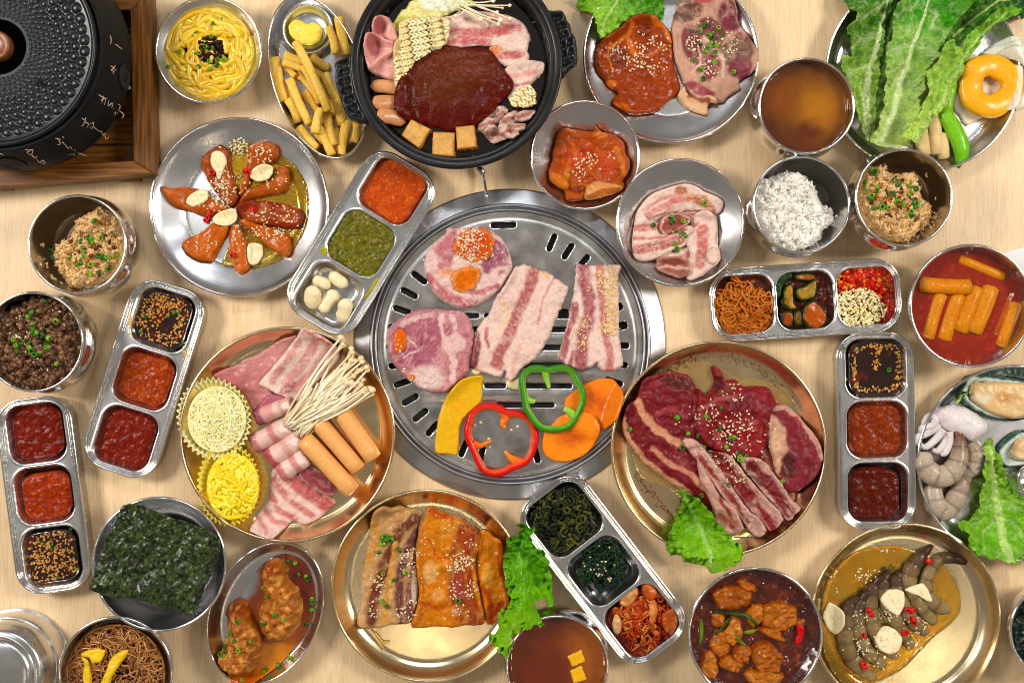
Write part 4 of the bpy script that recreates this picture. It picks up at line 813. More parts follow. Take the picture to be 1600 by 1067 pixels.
leaf('C', [(290, 20), (320, -30), (500, -60), (700, -60), (762, -10), (772, 70), (745, 120), (640, 100), (560, 130), (500, 190), (425, 232), (402, 190), (378, 110), (320, 62)], [(560, -60), (500, 40), (445, 130), (418, 220)], (66, 140, 28), (150, 200, 62), 'lettuce leaf tucked behind the orange steak on the top steel plate', seed=11, freq=.4)
slab('marinated_steak', Z('C', [(388, 340), (395, 280), (430, 235), (530, 160), (590, 108), (640, 86), (700, 95), (765, 128), (815, 175), (830, 250), (832, 350), (860, 440), (872, 490), (850, 530), (790, 570), (740, 615), (650, 640), (560, 636), (500, 600), (488, 555), (520, 520), (468, 492), (440, 450), (405, 410)]), .007,
     paint((146, 58, 18), 'C', [('l', (212, 122, 52), [(480, 250), (462, 330), (480, 410)], 9), ('l', (214, 118, 46), [(590, 140), (570, 220), (610, 300)], 13), ('l', (205, 110, 44), [(570, 190), (480, 260)], 8), ('l', (208, 112, 46), [(700, 110), (780, 160), (810, 220)], 13), ('b', (112, 40, 14), 660, 175, 45, 32), ('b', (118, 44, 16), 520, 320, 55, 60), ('l', (200, 108, 44), [(640, 320), (720, 290), (790, 250)], 6), ('b', (205, 108, 40), 480, 480, 26, 22), ('b', (200, 96, 34), 540, 600, 45, 18, 20)], mott=.16, vein=((200, 96, 34), .35, 8, 30, 2)), OILY,
     'orange-brown marinated steak sprinkled with sesame on the top steel plate', 'steak', edge=7, amp=.0016, ns=13)
slab('raw_steak', Z('C', [(820, 120), (838, 60), (862, 15), (925, 5), (940, -30), (1050, -40), (1125, -20), (1170, 60), (1190, 150), (1240, 225), (1286, 320), (1272, 390), (1245, 425), (1190, 455), (1192, 500), (1130, 540), (1100, 572), (1040, 575), (960, 555), (905, 500), (878, 440), (850, 380), (830, 300), (822, 200)]), .006,
     paint((196, 150, 128), 'C', [('b', (110, 74, 60), 910, 70, 80, 55, -20), ('b', (122, 58, 62), 925, 240, 56, 105, -8), ('b', (124, 66, 66), 1060, 200, 60, 60), ('b', (118, 62, 62), 1200, 240, 50, 50), ('b', (118, 52, 60), 1130, 100, 55, 90, -20), ('b', (122, 66, 66), 1020, 160, 70, 60), ('b', (116, 78, 60), 1170, 300, 85, 80, 20), ('b', (124, 50, 62), 1190, 390, 60, 60), ('b', (132, 56, 68), 1020, 370, 72, 72), ('b', (142, 62, 70), 980, 500, 90, 30, 20), ('b', (184, 96, 96), 990, 5, 55, 20), ('l', (222, 188, 166), [(1000, 210), (1100, 330), (1110, 430)], 7), ('l', (222, 190, 170), [(960, 270), (985, 360), (930, 400)], 6)], mott=.14, vein=((218, 180, 160), .55, 7, 50, 2)), RAW,
     'raw marbled steak with scallions and sesame on the top steel plate', 'steak', edge=6, amp=.0014)
slab('fat_strip', Z('C', [(850, 525), (885, 482), (905, 520), (960, 545), (1020, 535), (1062, 560), (1058, 585), (1020, 575), (1010, 640), (960, 628), (900, 600), (865, 565)]), .005, paint((226, 182, 142), 'C', [('l', (150, 80, 66), [(920, 545), (1010, 572)], 11)], mott=.08), RAW, 'folded fat strip hanging from the raw steak on the top steel plate', 'fat strip')
seeds('sesame_seeds', [(610, 320, 70, 90, 50), (740, 245, 70, 45, 22), (520, 270, 40, 40, 12), (710, 390, 45, 25, 14), (700, 300, 130, 150, 24)], 'sesame seeds on the orange marinated steak', zk='C')
seeds('sesame_seeds', [(940, 240, 45, 45, 28), (1020, 380, 45, 45, 28), (1140, 240, 60, 60, 22), (1030, 280, 140, 180, 34)], 'sesame seeds on the raw steak of the top steel plate', zk='C')
scallions('C', [(985, 148), (980, 178), (1012, 145), (1072, 160), (935, 176), (1030, 195), (1045, 215), (1040, 240), (1018, 275), (1030, 265), (1055, 290), (1065, 260), (1095, 200), (1050, 310), (975, 245), (1050, 350), (930, 340), (980, 382), (990, 445), (1165, 400), (1040, 190), (1010, 290)], 'chopped scallion on the raw steak of the top steel plate', 'chopped scallions on the raw steak')
# ---------- red marinated meat bowl
slab('marinated_meat', Z('I', [(160, 290), (190, 200), (240, 180), (330, 190), (380, 195), (395, 168), (430, 200), (500, 225), (545, 265), (560, 330), (580, 370), (570, 430), (540, 480), (540, 520), (450, 550), (370, 570), (290, 592), (230, 585), (215, 530), (150, 490), (130, 430), (150, 370)]), .010,
     paint((168, 74, 24), 'I', [('l', (206, 128, 56), [(215, 320), (235, 400), (225, 470)], 13), ('l', (200, 112, 44), [(500, 300), (540, 380), (545, 450)], 12), ('b', (128, 42, 14), 290, 530, 40, 25), ('b', (205, 118, 48), 420, 225, 45, 16), ('b', (178, 60, 30), 300, 350, 110, 70, 0, .5), ('b', (182, 70, 36), 430, 390, 80, 70, 0, .5)], mott=.16, vein=((214, 130, 60), .4, 9, 70, 2)), OILY, 'heap of orange-red marinated meat in the small steel bowl', 'meat', edge=10, amp=.0030, ns=12, h=lambda X, Y, SD: .009*ss(0, 42, SD)+.0015*fbm(X, Y, 8, 2, 4))
slab('meat_skin', Z('I', [(330, 550), (345, 500), (395, 472), (470, 485), (540, 510), (520, 535), (440, 560), (370, 575), (335, 575)]), .004, paint((212, 146, 86), 'I', [('l', (180, 100, 50), [(350, 560), (520, 520)], 12)], mott=.12), OILY, 'pale skin piece at the lower edge of the orange-red marinated meat', 'meat')
slab('meat_fold', Z('I', [(140, 430), (175, 425), (225, 445), (245, 490), (230, 520), (180, 500), (145, 470)]), .004, paint((200, 112, 44), mott=.15), OILY, 'small curled flap at the left of the orange-red marinated meat', 'meat')
seeds('sesame_seeds', [(345, 370, 75, 60, 34), (300, 425, 35, 50, 12), (400, 330, 100, 90, 12)], 'sesame seeds on the meat in the small steel bowl', zk='I')
# ---------- pork belly curls bowl
BG = 'pork belly slices in the wide steel bowl'
bacon([(600, 860), (600, 740), (630, 670), (720, 600), (860, 560), (980, 570), (1050, 640), (1070, 740), (1060, 860), (1030, 950), (930, 990), (820, 960), (730, 920)], 'I', [([(640, 760), (800, 700), (960, 640)], 20, (196, 116, 108)), ([(700, 860), (860, 800), (1000, 760)], 22, (186, 104, 98)), ([(800, 930), (960, 860)], 20, (190, 110, 104))], 'underlying sheet of pork belly beneath the other slices in the wide steel bowl', group=BG, th=.004, seed=20, amp=.0026)
bacon([(610, 670), (650, 600), (700, 550), (780, 515), (870, 492), (940, 500), (1000, 535), (1070, 570), (1095, 600), (1085, 650), (1040, 665), (980, 640), (880, 640), (760, 660), (650, 700)], 'I', [([(660, 640), (760, 570), (860, 545)], 11, (206, 140, 132)), ([(660, 680), (740, 630), (840, 580), (900, 560)], 17, (200, 118, 112)), ([(640, 715), (740, 680), (820, 620)], 10, (206, 140, 132))], 'outermost pork belly slice arching over the top in the wide steel bowl', group=BG, th=.004, seed=21, extra=[('l', (176, 96, 40), [(860, 520), (900, 560), (980, 580), (1040, 650)], 24), ('b', (172, 88, 44), 1030, 690, 34, 60)], amp=.0018)
bacon([(590, 850), (600, 740), (615, 665), (650, 655), (700, 700), (800, 700), (940, 720), (960, 790), (900, 830), (820, 860), (720, 910), (620, 915)], 'I', [([(610, 740), (720, 730), (860, 690)], 18, (200, 112, 106)), ([(605, 800), (740, 790), (900, 740)], 9, (196, 104, 98)), ([(610, 860), (720, 840), (860, 800)], 26, (176, 92, 84))], 'layered pork belly slices at the left of the wide steel bowl', group=BG, th=.004, seed=22, amp=.0018)
bacon([(955, 650), (1020, 640), (1065, 680), (1075, 740), (1060, 800), (1080, 860), (1075, 920), (1030, 960), (960, 1010), (900, 1020), (890, 950), (920, 880), (900, 800), (940, 740)], 'I', [([(990, 740), (985, 850), (960, 940)], 30, (192, 108, 100)), ([(960, 700), (900, 740)], 14, (206, 120, 110))], 'pork belly slices folded down the right side of the wide steel bowl', group=BG, th=.004, seed=23, amp=.0024)
slab('lean_pork_piece', Z('I', [(745, 720), (760, 680), (810, 655), (870, 650), (920, 680), (900, 720), (860, 745), (800, 765), (755, 760)]), .005, paint((146, 66, 58), mott=.14, vein=((190, 110, 100), .4, 8, 20, 2), edgec=((214, 170, 160), 5, .7)), RAW, 'dark lean pork piece in the centre of the wide steel bowl', 'pork', BG)
slab('seared_pork_piece', Z('I', [(730, 930), (745, 895), (800, 890), (870, 895), (910, 930), (905, 990), (860, 1012), (790, 990), (740, 965)]), .005, paint((150, 88, 72), 'I', [('l', (206, 160, 146), [(740, 960), (800, 940), (900, 960)], 8), ('b', (118, 58, 46), 820, 920, 60, 20)], mott=.16, edgec=((206, 160, 146), 4, .6)), RAW, 'brown lean pork end lowest in the wide steel bowl of pork belly', 'pork', BG)
slab('fat_piece', Z('I', [(1010, 870), (1050, 835), (1085, 860), (1078, 920), (1040, 940), (1015, 915)]), .004, paint((228, 196, 180), mott=.06), RAW, 'pale fat end at the right wall of the wide steel bowl', 'pork', BG)
scallions('I', [(820, 672), (822, 690), (815, 702), (885, 700), (905, 708), (990, 594), (712, 720), (890, 778), (880, 775), (828, 826), (840, 852), (858, 848), (835, 750), (850, 858)], 'chopped scallion on the pork belly in the wide steel bowl', 'chopped scallions on the pork belly bowl', 1.1)
seeds('sesame_seeds', [(840, 800, 160, 120, 22)], 'sesame seeds on the pork belly in the wide steel bowl', zk='I')
# ---------- soups
liquid('soup', .055, paint((94, 46, 8), None, [('b', (180, 114, 24), 1278, 170, 38, 38, 0, .9), ('b', (136, 72, 14), 1215, 150, 26, 30, 0, .8), ('b', (98, 42, 8), 1262, 208, 24, 18, 0, .8)], warp=9, ws=22, mott=.06, msc=14), 'clear amber soup filling the steel cup beside the lettuce', 'soup', 'soup')  # bright blob is a highlight painted into the soup colour
liquid('tofu', .052, paint((116, 48, 6), None, [('b', (170, 92, 14), 925, 1010, 36, 60, 0, .9), ('b', (112, 40, 8), 850, 1050, 40, 30, 0, .8)], warp=9, ws=22, mott=.07, msc=14), 'clear amber soup in the cup with tofu cubes', 'soup', 'soup')
for i, q in enumerate([[(398, 935), (470, 902), (490, 960), (425, 990)], [(412, 1005), (470, 980), (498, 1050), (430, 1070)]]):
    slab('tofu_cube', Z('R', q), .0022, paint((222, 168, 50), mott=.05), SMOOTH, ('upper', 'lower')[i]+' pale tofu cube floating in the amber soup', 'tofu', 'tofu cubes in the amber soup', nsub=1, edge=1.5, z=.0518, rag=.3, amp=.0001)
# ---------- rices
def mound(zk, pts, z, th, cols, label, n, seed=0, name='rice', cat='rice', gs=(.0027, .0011, .0009), wobble=.0055, base=None, sc=9):
    base = base or cols[0]; q = Z(zk, pts)
    slab(name, q, th, paint(base, mott=.12, msc=4), GRAIN, label, cat, z=z, edge=14, amp=wobble, ns=sc, seed=seed, rag=2.0, rags=5, stuff=True)
    P = crom(q, 4); x0_, y0_ = P.min(0); x1_, y1_ = P.max(0); X = rng.uniform(x0_, x1_, n*2); Y = rng.uniform(y0_, y1_, n*2); ok = inside(X, Y, P); X, Y = X[ok][:n], Y[ok][:n]
    for _ in range(1): x, y = W(X, Y, z+th*.9); zz = hm(x, y).astype(float); x, y = W(X, Y, zz); zz = hm(x, y).astype(float)
    k = (zz > z+.0015) & (zz < z+th+wobble*1.6+.002); x, y, zz, X = x[k], y[k], zz[k], X[k]; L = np.array([lin(c) for c in cols]); C = L[rng.integers(0, len(cols), len(X))]*(1+.06*rng.normal(0, 1, (len(X), 1)))
    g_ = grains(name+'_grains', np.stack([x, y, zz+rng.uniform(-.0006, .0003, len(X))], 1), gs, np.clip(C, .01, .93), GRAIN, tilt=.35, shape='oct')
    o = [o for o in COL.objects if o.name.startswith(name) and o.get('label') == label][-1]; loc = g_.location.copy(); g_.parent = o; g_.location = loc-o.location
    return o
mound('J', [(185, 320), (230, 270), (300, 250), (360, 215), (440, 210), (500, 215), (560, 260), (610, 310), (620, 370), (660, 430), (720, 470), (735, 550), (690, 600), (650, 660), (600, 720), (510, 755), (420, 765), (330, 730), (260, 650), (200, 540), (180, 430)], .028, .016, [(238, 233, 226), (244, 240, 232), (228, 220, 205)], 'white rice mound in the steel cup next to the soy rice', 1500, 1)
FRC = [(214, 176, 124), (224, 192, 144), (190, 140, 84), (206, 160, 100), (228, 200, 158)]
mound('J', [(900, 330), (930, 230), (1000, 180), (1090, 165), (1130, 215), (1220, 225), (1310, 215), (1340, 290), (1350, 370), (1410, 440), (1420, 520), (1390, 590), (1330, 640), (1260, 695), (1150, 700), (1040, 640), (940, 530), (895, 430)], .039, .016, FRC, 'brown seasoned rice mound in the right steel cup', 1500, 2)
mound('E', [(290, 820), (330, 760), (390, 720), (420, 690), (440, 620), (540, 560), (590, 545), (660, 590), (710, 640), (735, 720), (738, 800), (720, 880), (650, 950), (560, 1000), (450, 1030), (380, 1000), (330, 930), (310, 870)], .030, .017, FRC, 'brown seasoned rice mound in the left steel cup under the trivet', 1500, 3)
for key, zk, pts, where in (('f', 'J', [(1010, 225), (980, 210), (1145, 275), (1020, 320), (945, 295), (1250, 320), (1270, 345), (1235, 375), (1165, 310), (980, 390), (1120, 372), (1100, 455), (1150, 425), (1200, 460), (1260, 430), (1285, 425), (1275, 460), (1255, 500), (1260, 515), (1300, 455), (1000, 470), (1050, 455), (1010, 350), (905, 350), (970, 400), (1170, 410)], 'soy rice in the right cup'),
                      ('b', 'E', [(556, 630), (540, 728), (520, 735), (600, 735), (505, 790), (500, 815), (410, 770), (416, 848), (480, 880), (500, 850), (595, 845), (625, 835), (630, 870), (690, 845), (600, 935), (540, 950), (330, 810), (560, 760), (480, 755), (645, 850), (655, 920), (720, 845), (340, 850), (550, 890), (460, 895)], 'soy rice in the left cup')):
    scallions(zk, pts, 'chopped scallion on the '+where, 'chopped scallions on the '+where, 1.2)
    n = 40; cx, cy = np.mean([p[0] for p in pts]), np.mean([p[1] for p in pts]); a, b, q = ZF[zk]; r = np.sqrt(rng.uniform(0, 1, n))*150; t = rng.uniform(0, 6.3, n); x, y, z = drop(a+(cx+r*np.cos(t))/q, b+(cy+r*np.sin(t))/q)
    grains('fried_garlic_bits', np.stack([x, y, z+.0008], 1), (.0024, .002, .0016), np.concatenate([vary((196, 112, 36), n//2, .2), vary((90, 44, 16), n-n//2, .2)]), OILY, 'browned bits scattered on the '+where, 'garlic bits', shape='ico')
# ---------- minced beef cup
o = mound('M', [(-60, 200), (0, 190), (90, 150), (150, 115), (240, 112), (310, 130), (360, 190), (400, 230), (412, 320), (405, 400), (370, 480), (300, 530), (220, 565), (140, 570), (60, 550), (-20, 500), (-80, 400)], .048, .008, [(84, 54, 36), (108, 74, 52), (66, 40, 26), (126, 92, 66)], 'brown minced beef filling the steel cup at the left edge', 900, 4, name='minced_beef', cat='minced beef', gs=(.0040, .0028, .0020), wobble=.0045, sc=8)
scallions('M', [(170, 190), (140, 212), (232, 260), (286, 228), (172, 275), (200, 290), (185, 300), (75, 328), (112, 345), (85, 360), (92, 385), (155, 370), (165, 380), (205, 388), (240, 340), (245, 315), (175, 405), (240, 370), (235, 130), (290, 452), (155, 340), (170, 245), (215, 300), (250, 360)], 'chopped scallion on the minced beef', 'chopped scallions on the minced beef', 1.25)
seeds('sesame_seeds', [(140, 290, 100, 100, 110), (310, 200, 60, 60, 12), (160, 450, 120, 60, 24)], 'sesame seeds on the minced beef', zk='M')
# ---------- orange marinated petals (salmon-like)
PM = (176, 78, 28)
# oil pool first
OIL = mat_food('amber_oil', .05, .6, 0, .02, 60, .03, rvar=.02, crough=.02, trans=.90)
slab('soy_oil', Z('F', [(560, 190), (660, 200), (780, 260), (860, 320), (920, 420), (940, 520), (925, 640), (880, 740), (800, 830), (680, 880), (560, 880), (450, 860), (520, 700), (600, 560), (500, 450), (480, 300), (500, 210)]), .0012, paint((226, 196, 84), 'F', [('b', (232, 214, 130), 600, 830, 160, 60, 0, .6)], mott=.05), OIL, 'yellow oil pooled on the right of the orange meat plate', 'oil', edge=4, amp=.0001, dil=1)
PET = [([(332, 290), (350, 265), (420, 215), (470, 215), (495, 270), (500, 340), (530, 430), (550, 500), (510, 550), (470, 530), (400, 450), (350, 370)], (150, 66, 30), 'upper left marinated petal, under a garlic slice'),
       ([(550, 480), (555, 400), (580, 300), (590, 220), (630, 195), (700, 185), (760, 215), (765, 260), (730, 300), (640, 350), (600, 430), (570, 480)], (166, 74, 28), 'upper right marinated petal reaching for the rim'),
       ([(545, 520), (590, 460), (650, 420), (740, 380), (760, 330), (800, 320), (828, 350), (820, 420), (790, 465), (700, 485), (620, 500), (570, 530)], (176, 84, 32), 'marinated petal pointing right just under the upper right one'),
       ([(525, 560), (560, 520), (650, 510), (760, 515), (860, 545), (905, 590), (895, 640), (850, 670), (740, 660), (640, 640), (560, 620)], (140, 48, 26), 'darkest red marinated petal pointing right'),
       ([(540, 630), (570, 615), (650, 640), (760, 670), (825, 710), (835, 790), (810, 825), (750, 800), (680, 750), (600, 680)], (186, 88, 30), 'lower right marinated petal'),
       ([(490, 660), (520, 640), (550, 650), (580, 720), (600, 770), (605, 870), (560, 915), (515, 885), (490, 800), (482, 730)], (192, 92, 32), 'marinated petal pointing straight down'),
       ([(400, 630), (450, 640), (490, 650), (470, 710), (430, 780), (400, 840), (360, 850), (280, 820), (235, 770), (250, 730), (330, 680)], (192, 94, 34), 'lower left marinated petal'),
       ([(130, 440), (150, 435), (170, 445), (230, 432), (310, 440), (380, 480), (460, 530), (490, 560), (440, 585), (360, 600), (280, 575), (200, 550), (150, 500)], (172, 80, 30), 'marinated petal pointing left')]
for i, (p, c, lb) in enumerate(PET):
    m = np.mean(p, 0); slab('marinated_petal', Z('F', p), .0085, paint(c, 'F', [], mott=.13, msc=10, vein=[((222, 140, 80), .45, 7, [60, -60, -20, 10, 25, 80, -50, 20][i], 4)]), OILY, lb+' on the round steel plate', 'marinated meat', 'orange marinated petals on the round steel plate', edge=11, amp=.0012, seed=i, rag=.8)
def garlic(zk, pts, label, group, th=.0022, col=(232, 214, 172)):
    c = np.mean(pts, 0); slab('garlic_slice', Z(zk, pts), th, paint(col, zk, [('l', (206, 186, 130), [(c[0]-12, c[1]-18), (c[0]+6, c[1]+14)], 3, .8)], warp=2, mott=.04), SMOOTH, label, 'garlic', group, d=1.3, edge=2.5, dil=5, amp=.0002, rag=.3)
GG = 'garlic slices on the orange petals'
for p, lb in (([(388, 280), (400, 245), (435, 235), (465, 255), (476, 300), (458, 345), (440, 388), (425, 390), (412, 350), (392, 315)], 'long garlic slice on the upper left petal'), ([(612, 370), (640, 330), (690, 310), (735, 325), (738, 350), (715, 390), (670, 408), (630, 400)], 'garlic slice on the upper right petals'),
              ([(255, 520), (270, 485), (310, 455), (350, 443), (375, 470), (370, 505), (330, 535), (280, 543)], 'garlic slice on the left petal'), ([(405, 615), (430, 585), (480, 565), (520, 558), (545, 590), (535, 630), (490, 655), (430, 645)], 'garlic slice at the centre of the petal flower'),
              ([(598, 770), (610, 748), (650, 748), (680, 765), (675, 820), (650, 860), (615, 868), (600, 830)], 'garlic slice between the two lower petals')): garlic('F', p, lb, GG)
chilies('F', [(590, 340), (600, 350), (395, 362), (385, 575), (372, 615), (515, 812), (622, 562), (380, 610)], 'red chili ring among the orange petals', 'red chili rings on the orange petals')
seeds('sesame_seeds', [(455, 440, 75, 100, 90), (660, 260, 80, 60, 42), (740, 400, 70, 50, 26), (540, 690, 60, 100, 34), (700, 690, 100, 50, 60), (340, 730, 90, 80, 26), (400, 520, 90, 60, 36), (740, 580, 150, 60, 46), (545, 215, 50, 60, 60), (430, 190, 120, 40, 10), (830, 650, 70, 90, 18), (570, 420, 40, 70, 20)], 'sesame seeds all over the orange petals', zk='F')
# ---------- fills of the divided trays
def fill(k, i, off, pf, label, z=.0125, th=.004, mat=None, cat='sauce', name='sauce', seed=0, amp=.0012, ns=9, dx=0, dy=0, rag=.8, edge=7, **kw):
    z = z+TR[k]['zl']; pts = [(p[0]+dx, p[1]+dy) for p in TR[k]['f'](i, off)]
    return slab(name, pts, th, pf, mat or SAUCE, label, cat, z=z-th, zc=z, raw=True, rag=rag, amp=amp, ns=ns, seed=seed, edge=edge, d=1.5, **kw)
def pasty(c1, c2, c3, seed=0): return paint(c1, None, [], mott=.16, msc=5, seed=seed, speck=[(c2, .6, 6, .10), (c3, .5, 2.6, .42)])
def wellc(k, i): P = np.array(TR[k]['f'](i, 0)); return P.mean(0)
fill('A', 0, 6, pasty((112, 26, 8), (132, 38, 12), (150, 60, 34), 1), 'dark red chili paste in the top well of the far left tray', dx=3, dy=-1, seed=1)
fill('A', 1, 7, pasty((150, 48, 10), (176, 66, 18), (206, 110, 50), 2), 'orange-red chili paste in the middle well of the far left tray', dx=4, dy=1, seed=2)
liq_soy = paint((40, 12, 6), None, [], mott=.25, msc=12, speck=[((110, 34, 10), .6, 12, .25)])
fill('A', 2, 5, liq_soy, 'dark soy sauce in the lowest well of the far left tray', mat=LIQ, amp=.0001, th=.002, rag=.2, edge=3, seed=3)
fill('B', 0, 4, liq_soy, 'dark soy sauce in the top well of the tray left of the cheese platter', mat=LIQ, amp=.0001, th=.002, rag=.2, edge=3, seed=4)
fill('B', 1, 6, pasty((156, 56, 14), (178, 76, 24), (214, 130, 60), 5), 'bright orange-red chili paste in the middle well of the second tray', dx=3, seed=5)
fill('B', 2, 4, pasty((116, 28, 10), (138, 40, 14), (160, 70, 40), 6), 'dark red chili paste in the lowest well of the second tray', seed=6, dx=2)
fill('C', 2 if False else 0, 3, pasty((184, 70, 14), (200, 92, 26), (222, 150, 76), 7), 'thin orange chili sauce with seeds in the top well of the tray beside the grill', mat=OILY, amp=.0004, seed=7, z=.014)
fill('C', 1, -1, pasty((104, 100, 20), (70, 74, 12), (170, 160, 66), 8), 'green salsa in the middle well of the tray beside the grill', mat=OILY, amp=.0014, ns=5, seed=8, z=.019)
fill('E', 0, 4, liq_soy, 'dark soy sauce in the top well of the upright right tray', mat=LIQ, amp=.0001, th=.002, rag=.2, edge=3, seed=9)
fill('E', 1, 5, pasty((128, 46, 16), (150, 60, 22), (170, 90, 46), 10), 'rust red chili paste in the middle well of the upright right tray', seed=10, dx=-3)
fill('E', 2, 7, pasty((84, 22, 8), (100, 30, 12), (116, 46, 24), 11), 'darkest red chili paste in the lowest well of the upright right tray', seed=11, dx=-6, rag=1.2)
def sesame_in(k, i, n, rmin, rmax, label, ang=None, seed=0):
    c = wellc(k, i); P0 = np.array(TR[k]['f'](i, 9)); P0 = np.concatenate([P0, P0[:1]]); cl = np.concatenate([[0], np.cumsum(np.hypot(*np.diff(P0, axis=0).T))]); u_ = np.linspace(0, cl[-1], 200, endpoint=False); P = np.stack([np.interp(u_, cl, P0[:, 0]), np.interp(u_, cl, P0[:, 1])], 1); a = rng.uniform(0, 2*PI, n) if ang is None else rng.uniform(ang[0], ang[1], n); idx = (a/(2*PI)*len(P)).astype(int) % len(P); r = np.sqrt(rng.uniform(rmin**2, rmax**2, n)); q = c+(P[idx]-c)*r[:, None]+rng.normal(0, 1.0, (n, 2))
    z = .0135+TR[k]['zl']; x, y = W(q[:, 0], q[:, 1], z)
    grains('toasted_sesame', np.stack([x, y, np.full(n, z+.0002)], 1), (.0018, .0009, .0007), vary((204, 150, 84), n, .16), GRAIN, label, 'sesame seeds', tilt=.25)
sesame_in('A', 2, 330, .1, 1, 'toasted sesame floating on the soy sauce of the far left tray')
sesame_in('B', 0, 260, .55, 1, 'toasted sesame floating round the soy sauce of the second tray')
sesame_in('E', 0, 190, .84, 1, 'toasted sesame ringing the soy sauce of the upright right tray')
q = [(238, 482), (246, 490), (242, 500), (250, 476), (262, 478)]; n = 90; c = np.array(q)[rng.integers(0, 5, n)]+rng.normal(0, 7, (n, 2)); x, y = W(c[:, 0], c[:, 1], .0135); grains('toasted_sesame', np.stack([x, y, np.full(n, .0139)], 1), (.0018, .0009, .0007), vary((214, 148, 70), n, .16), GRAIN, 'patch of toasted sesame at the upper left of the second tray soy sauce', 'sesame seeds')
n = 46; t = rng.uniform(0, 1, n); c = np.stack([1372-6*t+rng.normal(0, 2.4, n), 543+36*t+rng.normal(0, 2, n)], 1); x, y = W(c[:, 0], c[:, 1], .0135); grains('toasted_sesame', np.stack([x, y, np.full(n, .0139)], 1), (.0018, .0009, .0007), vary((214, 148, 70), n, .16), GRAIN, 'streak of toasted sesame across the soy sauce of the upright right tray', 'sesame seeds')
seeds('sesame_seeds', [(655, 210, 14, 90, 60), (650, 150, 14, 40, 16), (940, 390, 16, 60, 34)], 'spilled sesame seeds on the rim of the second tray', zk='M', col=(220, 185, 130))
scallions('M', [(885, 190), (900, 185), (735, 210), (850, 200), (712, 285), (938, 345)], 'scallion bit floating in the second tray soy sauce', 'scallion bits in the second tray soy sauce', .8)
scallions('L', [(90, 140), (148, 148), (305, 250), (98, 290), (310, 245)], 'scallion bit in the soy sauce of the upright right tray', 'scallion bits in the upright right tray', .8)
scallions('N', [(245, 740), (200, 735), (270, 890), (360, 855), (190, 800), (330, 670), (240, 760)], 'scallion bit in the soy sauce of the far left tray', 'scallion bits in the far left tray', .8)
# whole garlic cloves
for i, (a, b, w, lb) in enumerate([((245, 720), (345, 790), 68, 'top garlic clove, alone at the right of the well'), ((140, 765), (240, 810), 62, 'curved garlic clove at the upper left of the well'), ((155, 800), (150, 930), 84, 'widest garlic clove at the left of the well'), ((195, 950), (285, 830), 70, 'long garlic clove in the middle of the well'),
            ((350, 870), (365, 935), 40, 'small garlic clove peeking out at the lower right'), ((330, 870), (300, 1000), 72, 'garlic clove lowest in the well')]):
    pa, pb = Z('G', [a, b]); stick('garlic_clove', pa, pb, w*1.15/3.68, .012, (226, 208, 162), SMOOTH, lb, 'garlic', 'peeled garlic cloves in the tray', box=False, round_=True, col2=(238, 224, 188), wob=.12, n=15, seed=i, bend=3*(-1)**i, sink=.1)
slab('sauce_smear', Z('G', [(185, 590), (205, 560), (225, 600), (220, 625), (195, 615)]), .0006, paint((168, 160, 40)), OILY, 'small green smear on the left rim of the tray beside the grill', 'sauce smear', dil=1); slab('sauce_smear', Z('G', [(440, 850), (470, 810), (510, 745), (520, 770), (480, 830), (450, 870)]), .0006, paint((168, 156, 50)), OILY, 'yellow-green smear on the right rim beside the garlic well', 'sauce smear', dil=1)
# shredded roots
def tangle(zk, cx, cy, rx, ry, n, rad, cols, mat, label, cat, name, z0, dz, pts=14, curl=1.2, ln=(40, 90), seed=0, sides=5, ang=None, px=False, flat=1.0, parent=None, hmset=True):
    a, b, q = ZF[zk]; r_ = np.random.default_rng(seed+5); out = []
    for k in range(n):
        rr = math.sqrt(r_.uniform(0, 1)); t = r_.uniform(0, 6.28); x0_, y0_ = cx+rx*rr*math.cos(t)*.85, cy+ry*rr*math.sin(t)*.85; L = r_.uniform(*ln); h = r_.uniform(0, 6.28) if ang is None else math.radians(ang)+r_.normal(0, .5); c = r_.normal(0, curl)/pts*2; xs, ys = [x0_], [y0_]
        for j in range(pts-1):
            c += r_.normal(0, curl*.25)/pts*2; h += c; nx_, ny_ = xs[-1]+math.cos(h)*L/pts, ys[-1]+math.sin(h)*L/pts; e = math.hypot((nx_-cx)/rx, (ny_-cy)/ry)
            if e > 1: nx_ = cx+(nx_-cx)/e; ny_ = cy+(ny_-cy)/e; h += .8
            xs.append(nx_); ys.append(ny_)
        xs, ys = np.array(xs), np.array(ys); e = np.hypot((xs-cx)/rx, (ys-cy)/ry); z = z0+dz*(1-e**2)*r_.uniform(.3, 1)+.0009*np.sin(np.arange(pts)*.9+k); X, Y = W(a+xs/q, b+ys/q, z); out.append(np.stack([X, Y, z], 1))
    o = strands(name, out, rad, mixed(cols), mat, label, cat, sides=sides, flat=flat, parent=parent)
    if hmset:
        for p in out[::2]: hm_put(p[::3, 0], p[::3, 1], p[::3, 2], rad)
    return o
fill('D', 0, 4, paint((86, 34, 10), mott=.3), 'brown dressing under the shredded roots', mat=OILY, z=.012, name='dressing')
tangle('K', 225, 340, 150, 150, 170, .0012, [(196, 112, 44), (182, 92, 32), (212, 136, 62), (168, 80, 26)], OILY, 'tangle of orange-brown shredded bellflower roots spilling over the tray end', 'shredded roots', 'shredded_roots', .016, .016, ln=(90, 220), curl=2.0, seed=1, ang=95)
tangle('K', 225, 330, 140, 140, 60, .0012, [(206, 124, 54), (190, 100, 38)], OILY, 'loose upper shreds of bellflower root on the tangle', 'shredded roots', 'shredded_roots', .022, .012, ln=(90, 200), curl=2.4, seed=2, ang=80)
fill('D', 1, 4, paint((74, 24, 6), mott=.3), 'dark red dressing under the cucumber kimchi', mat=OILY, z=.012, name='dressing')
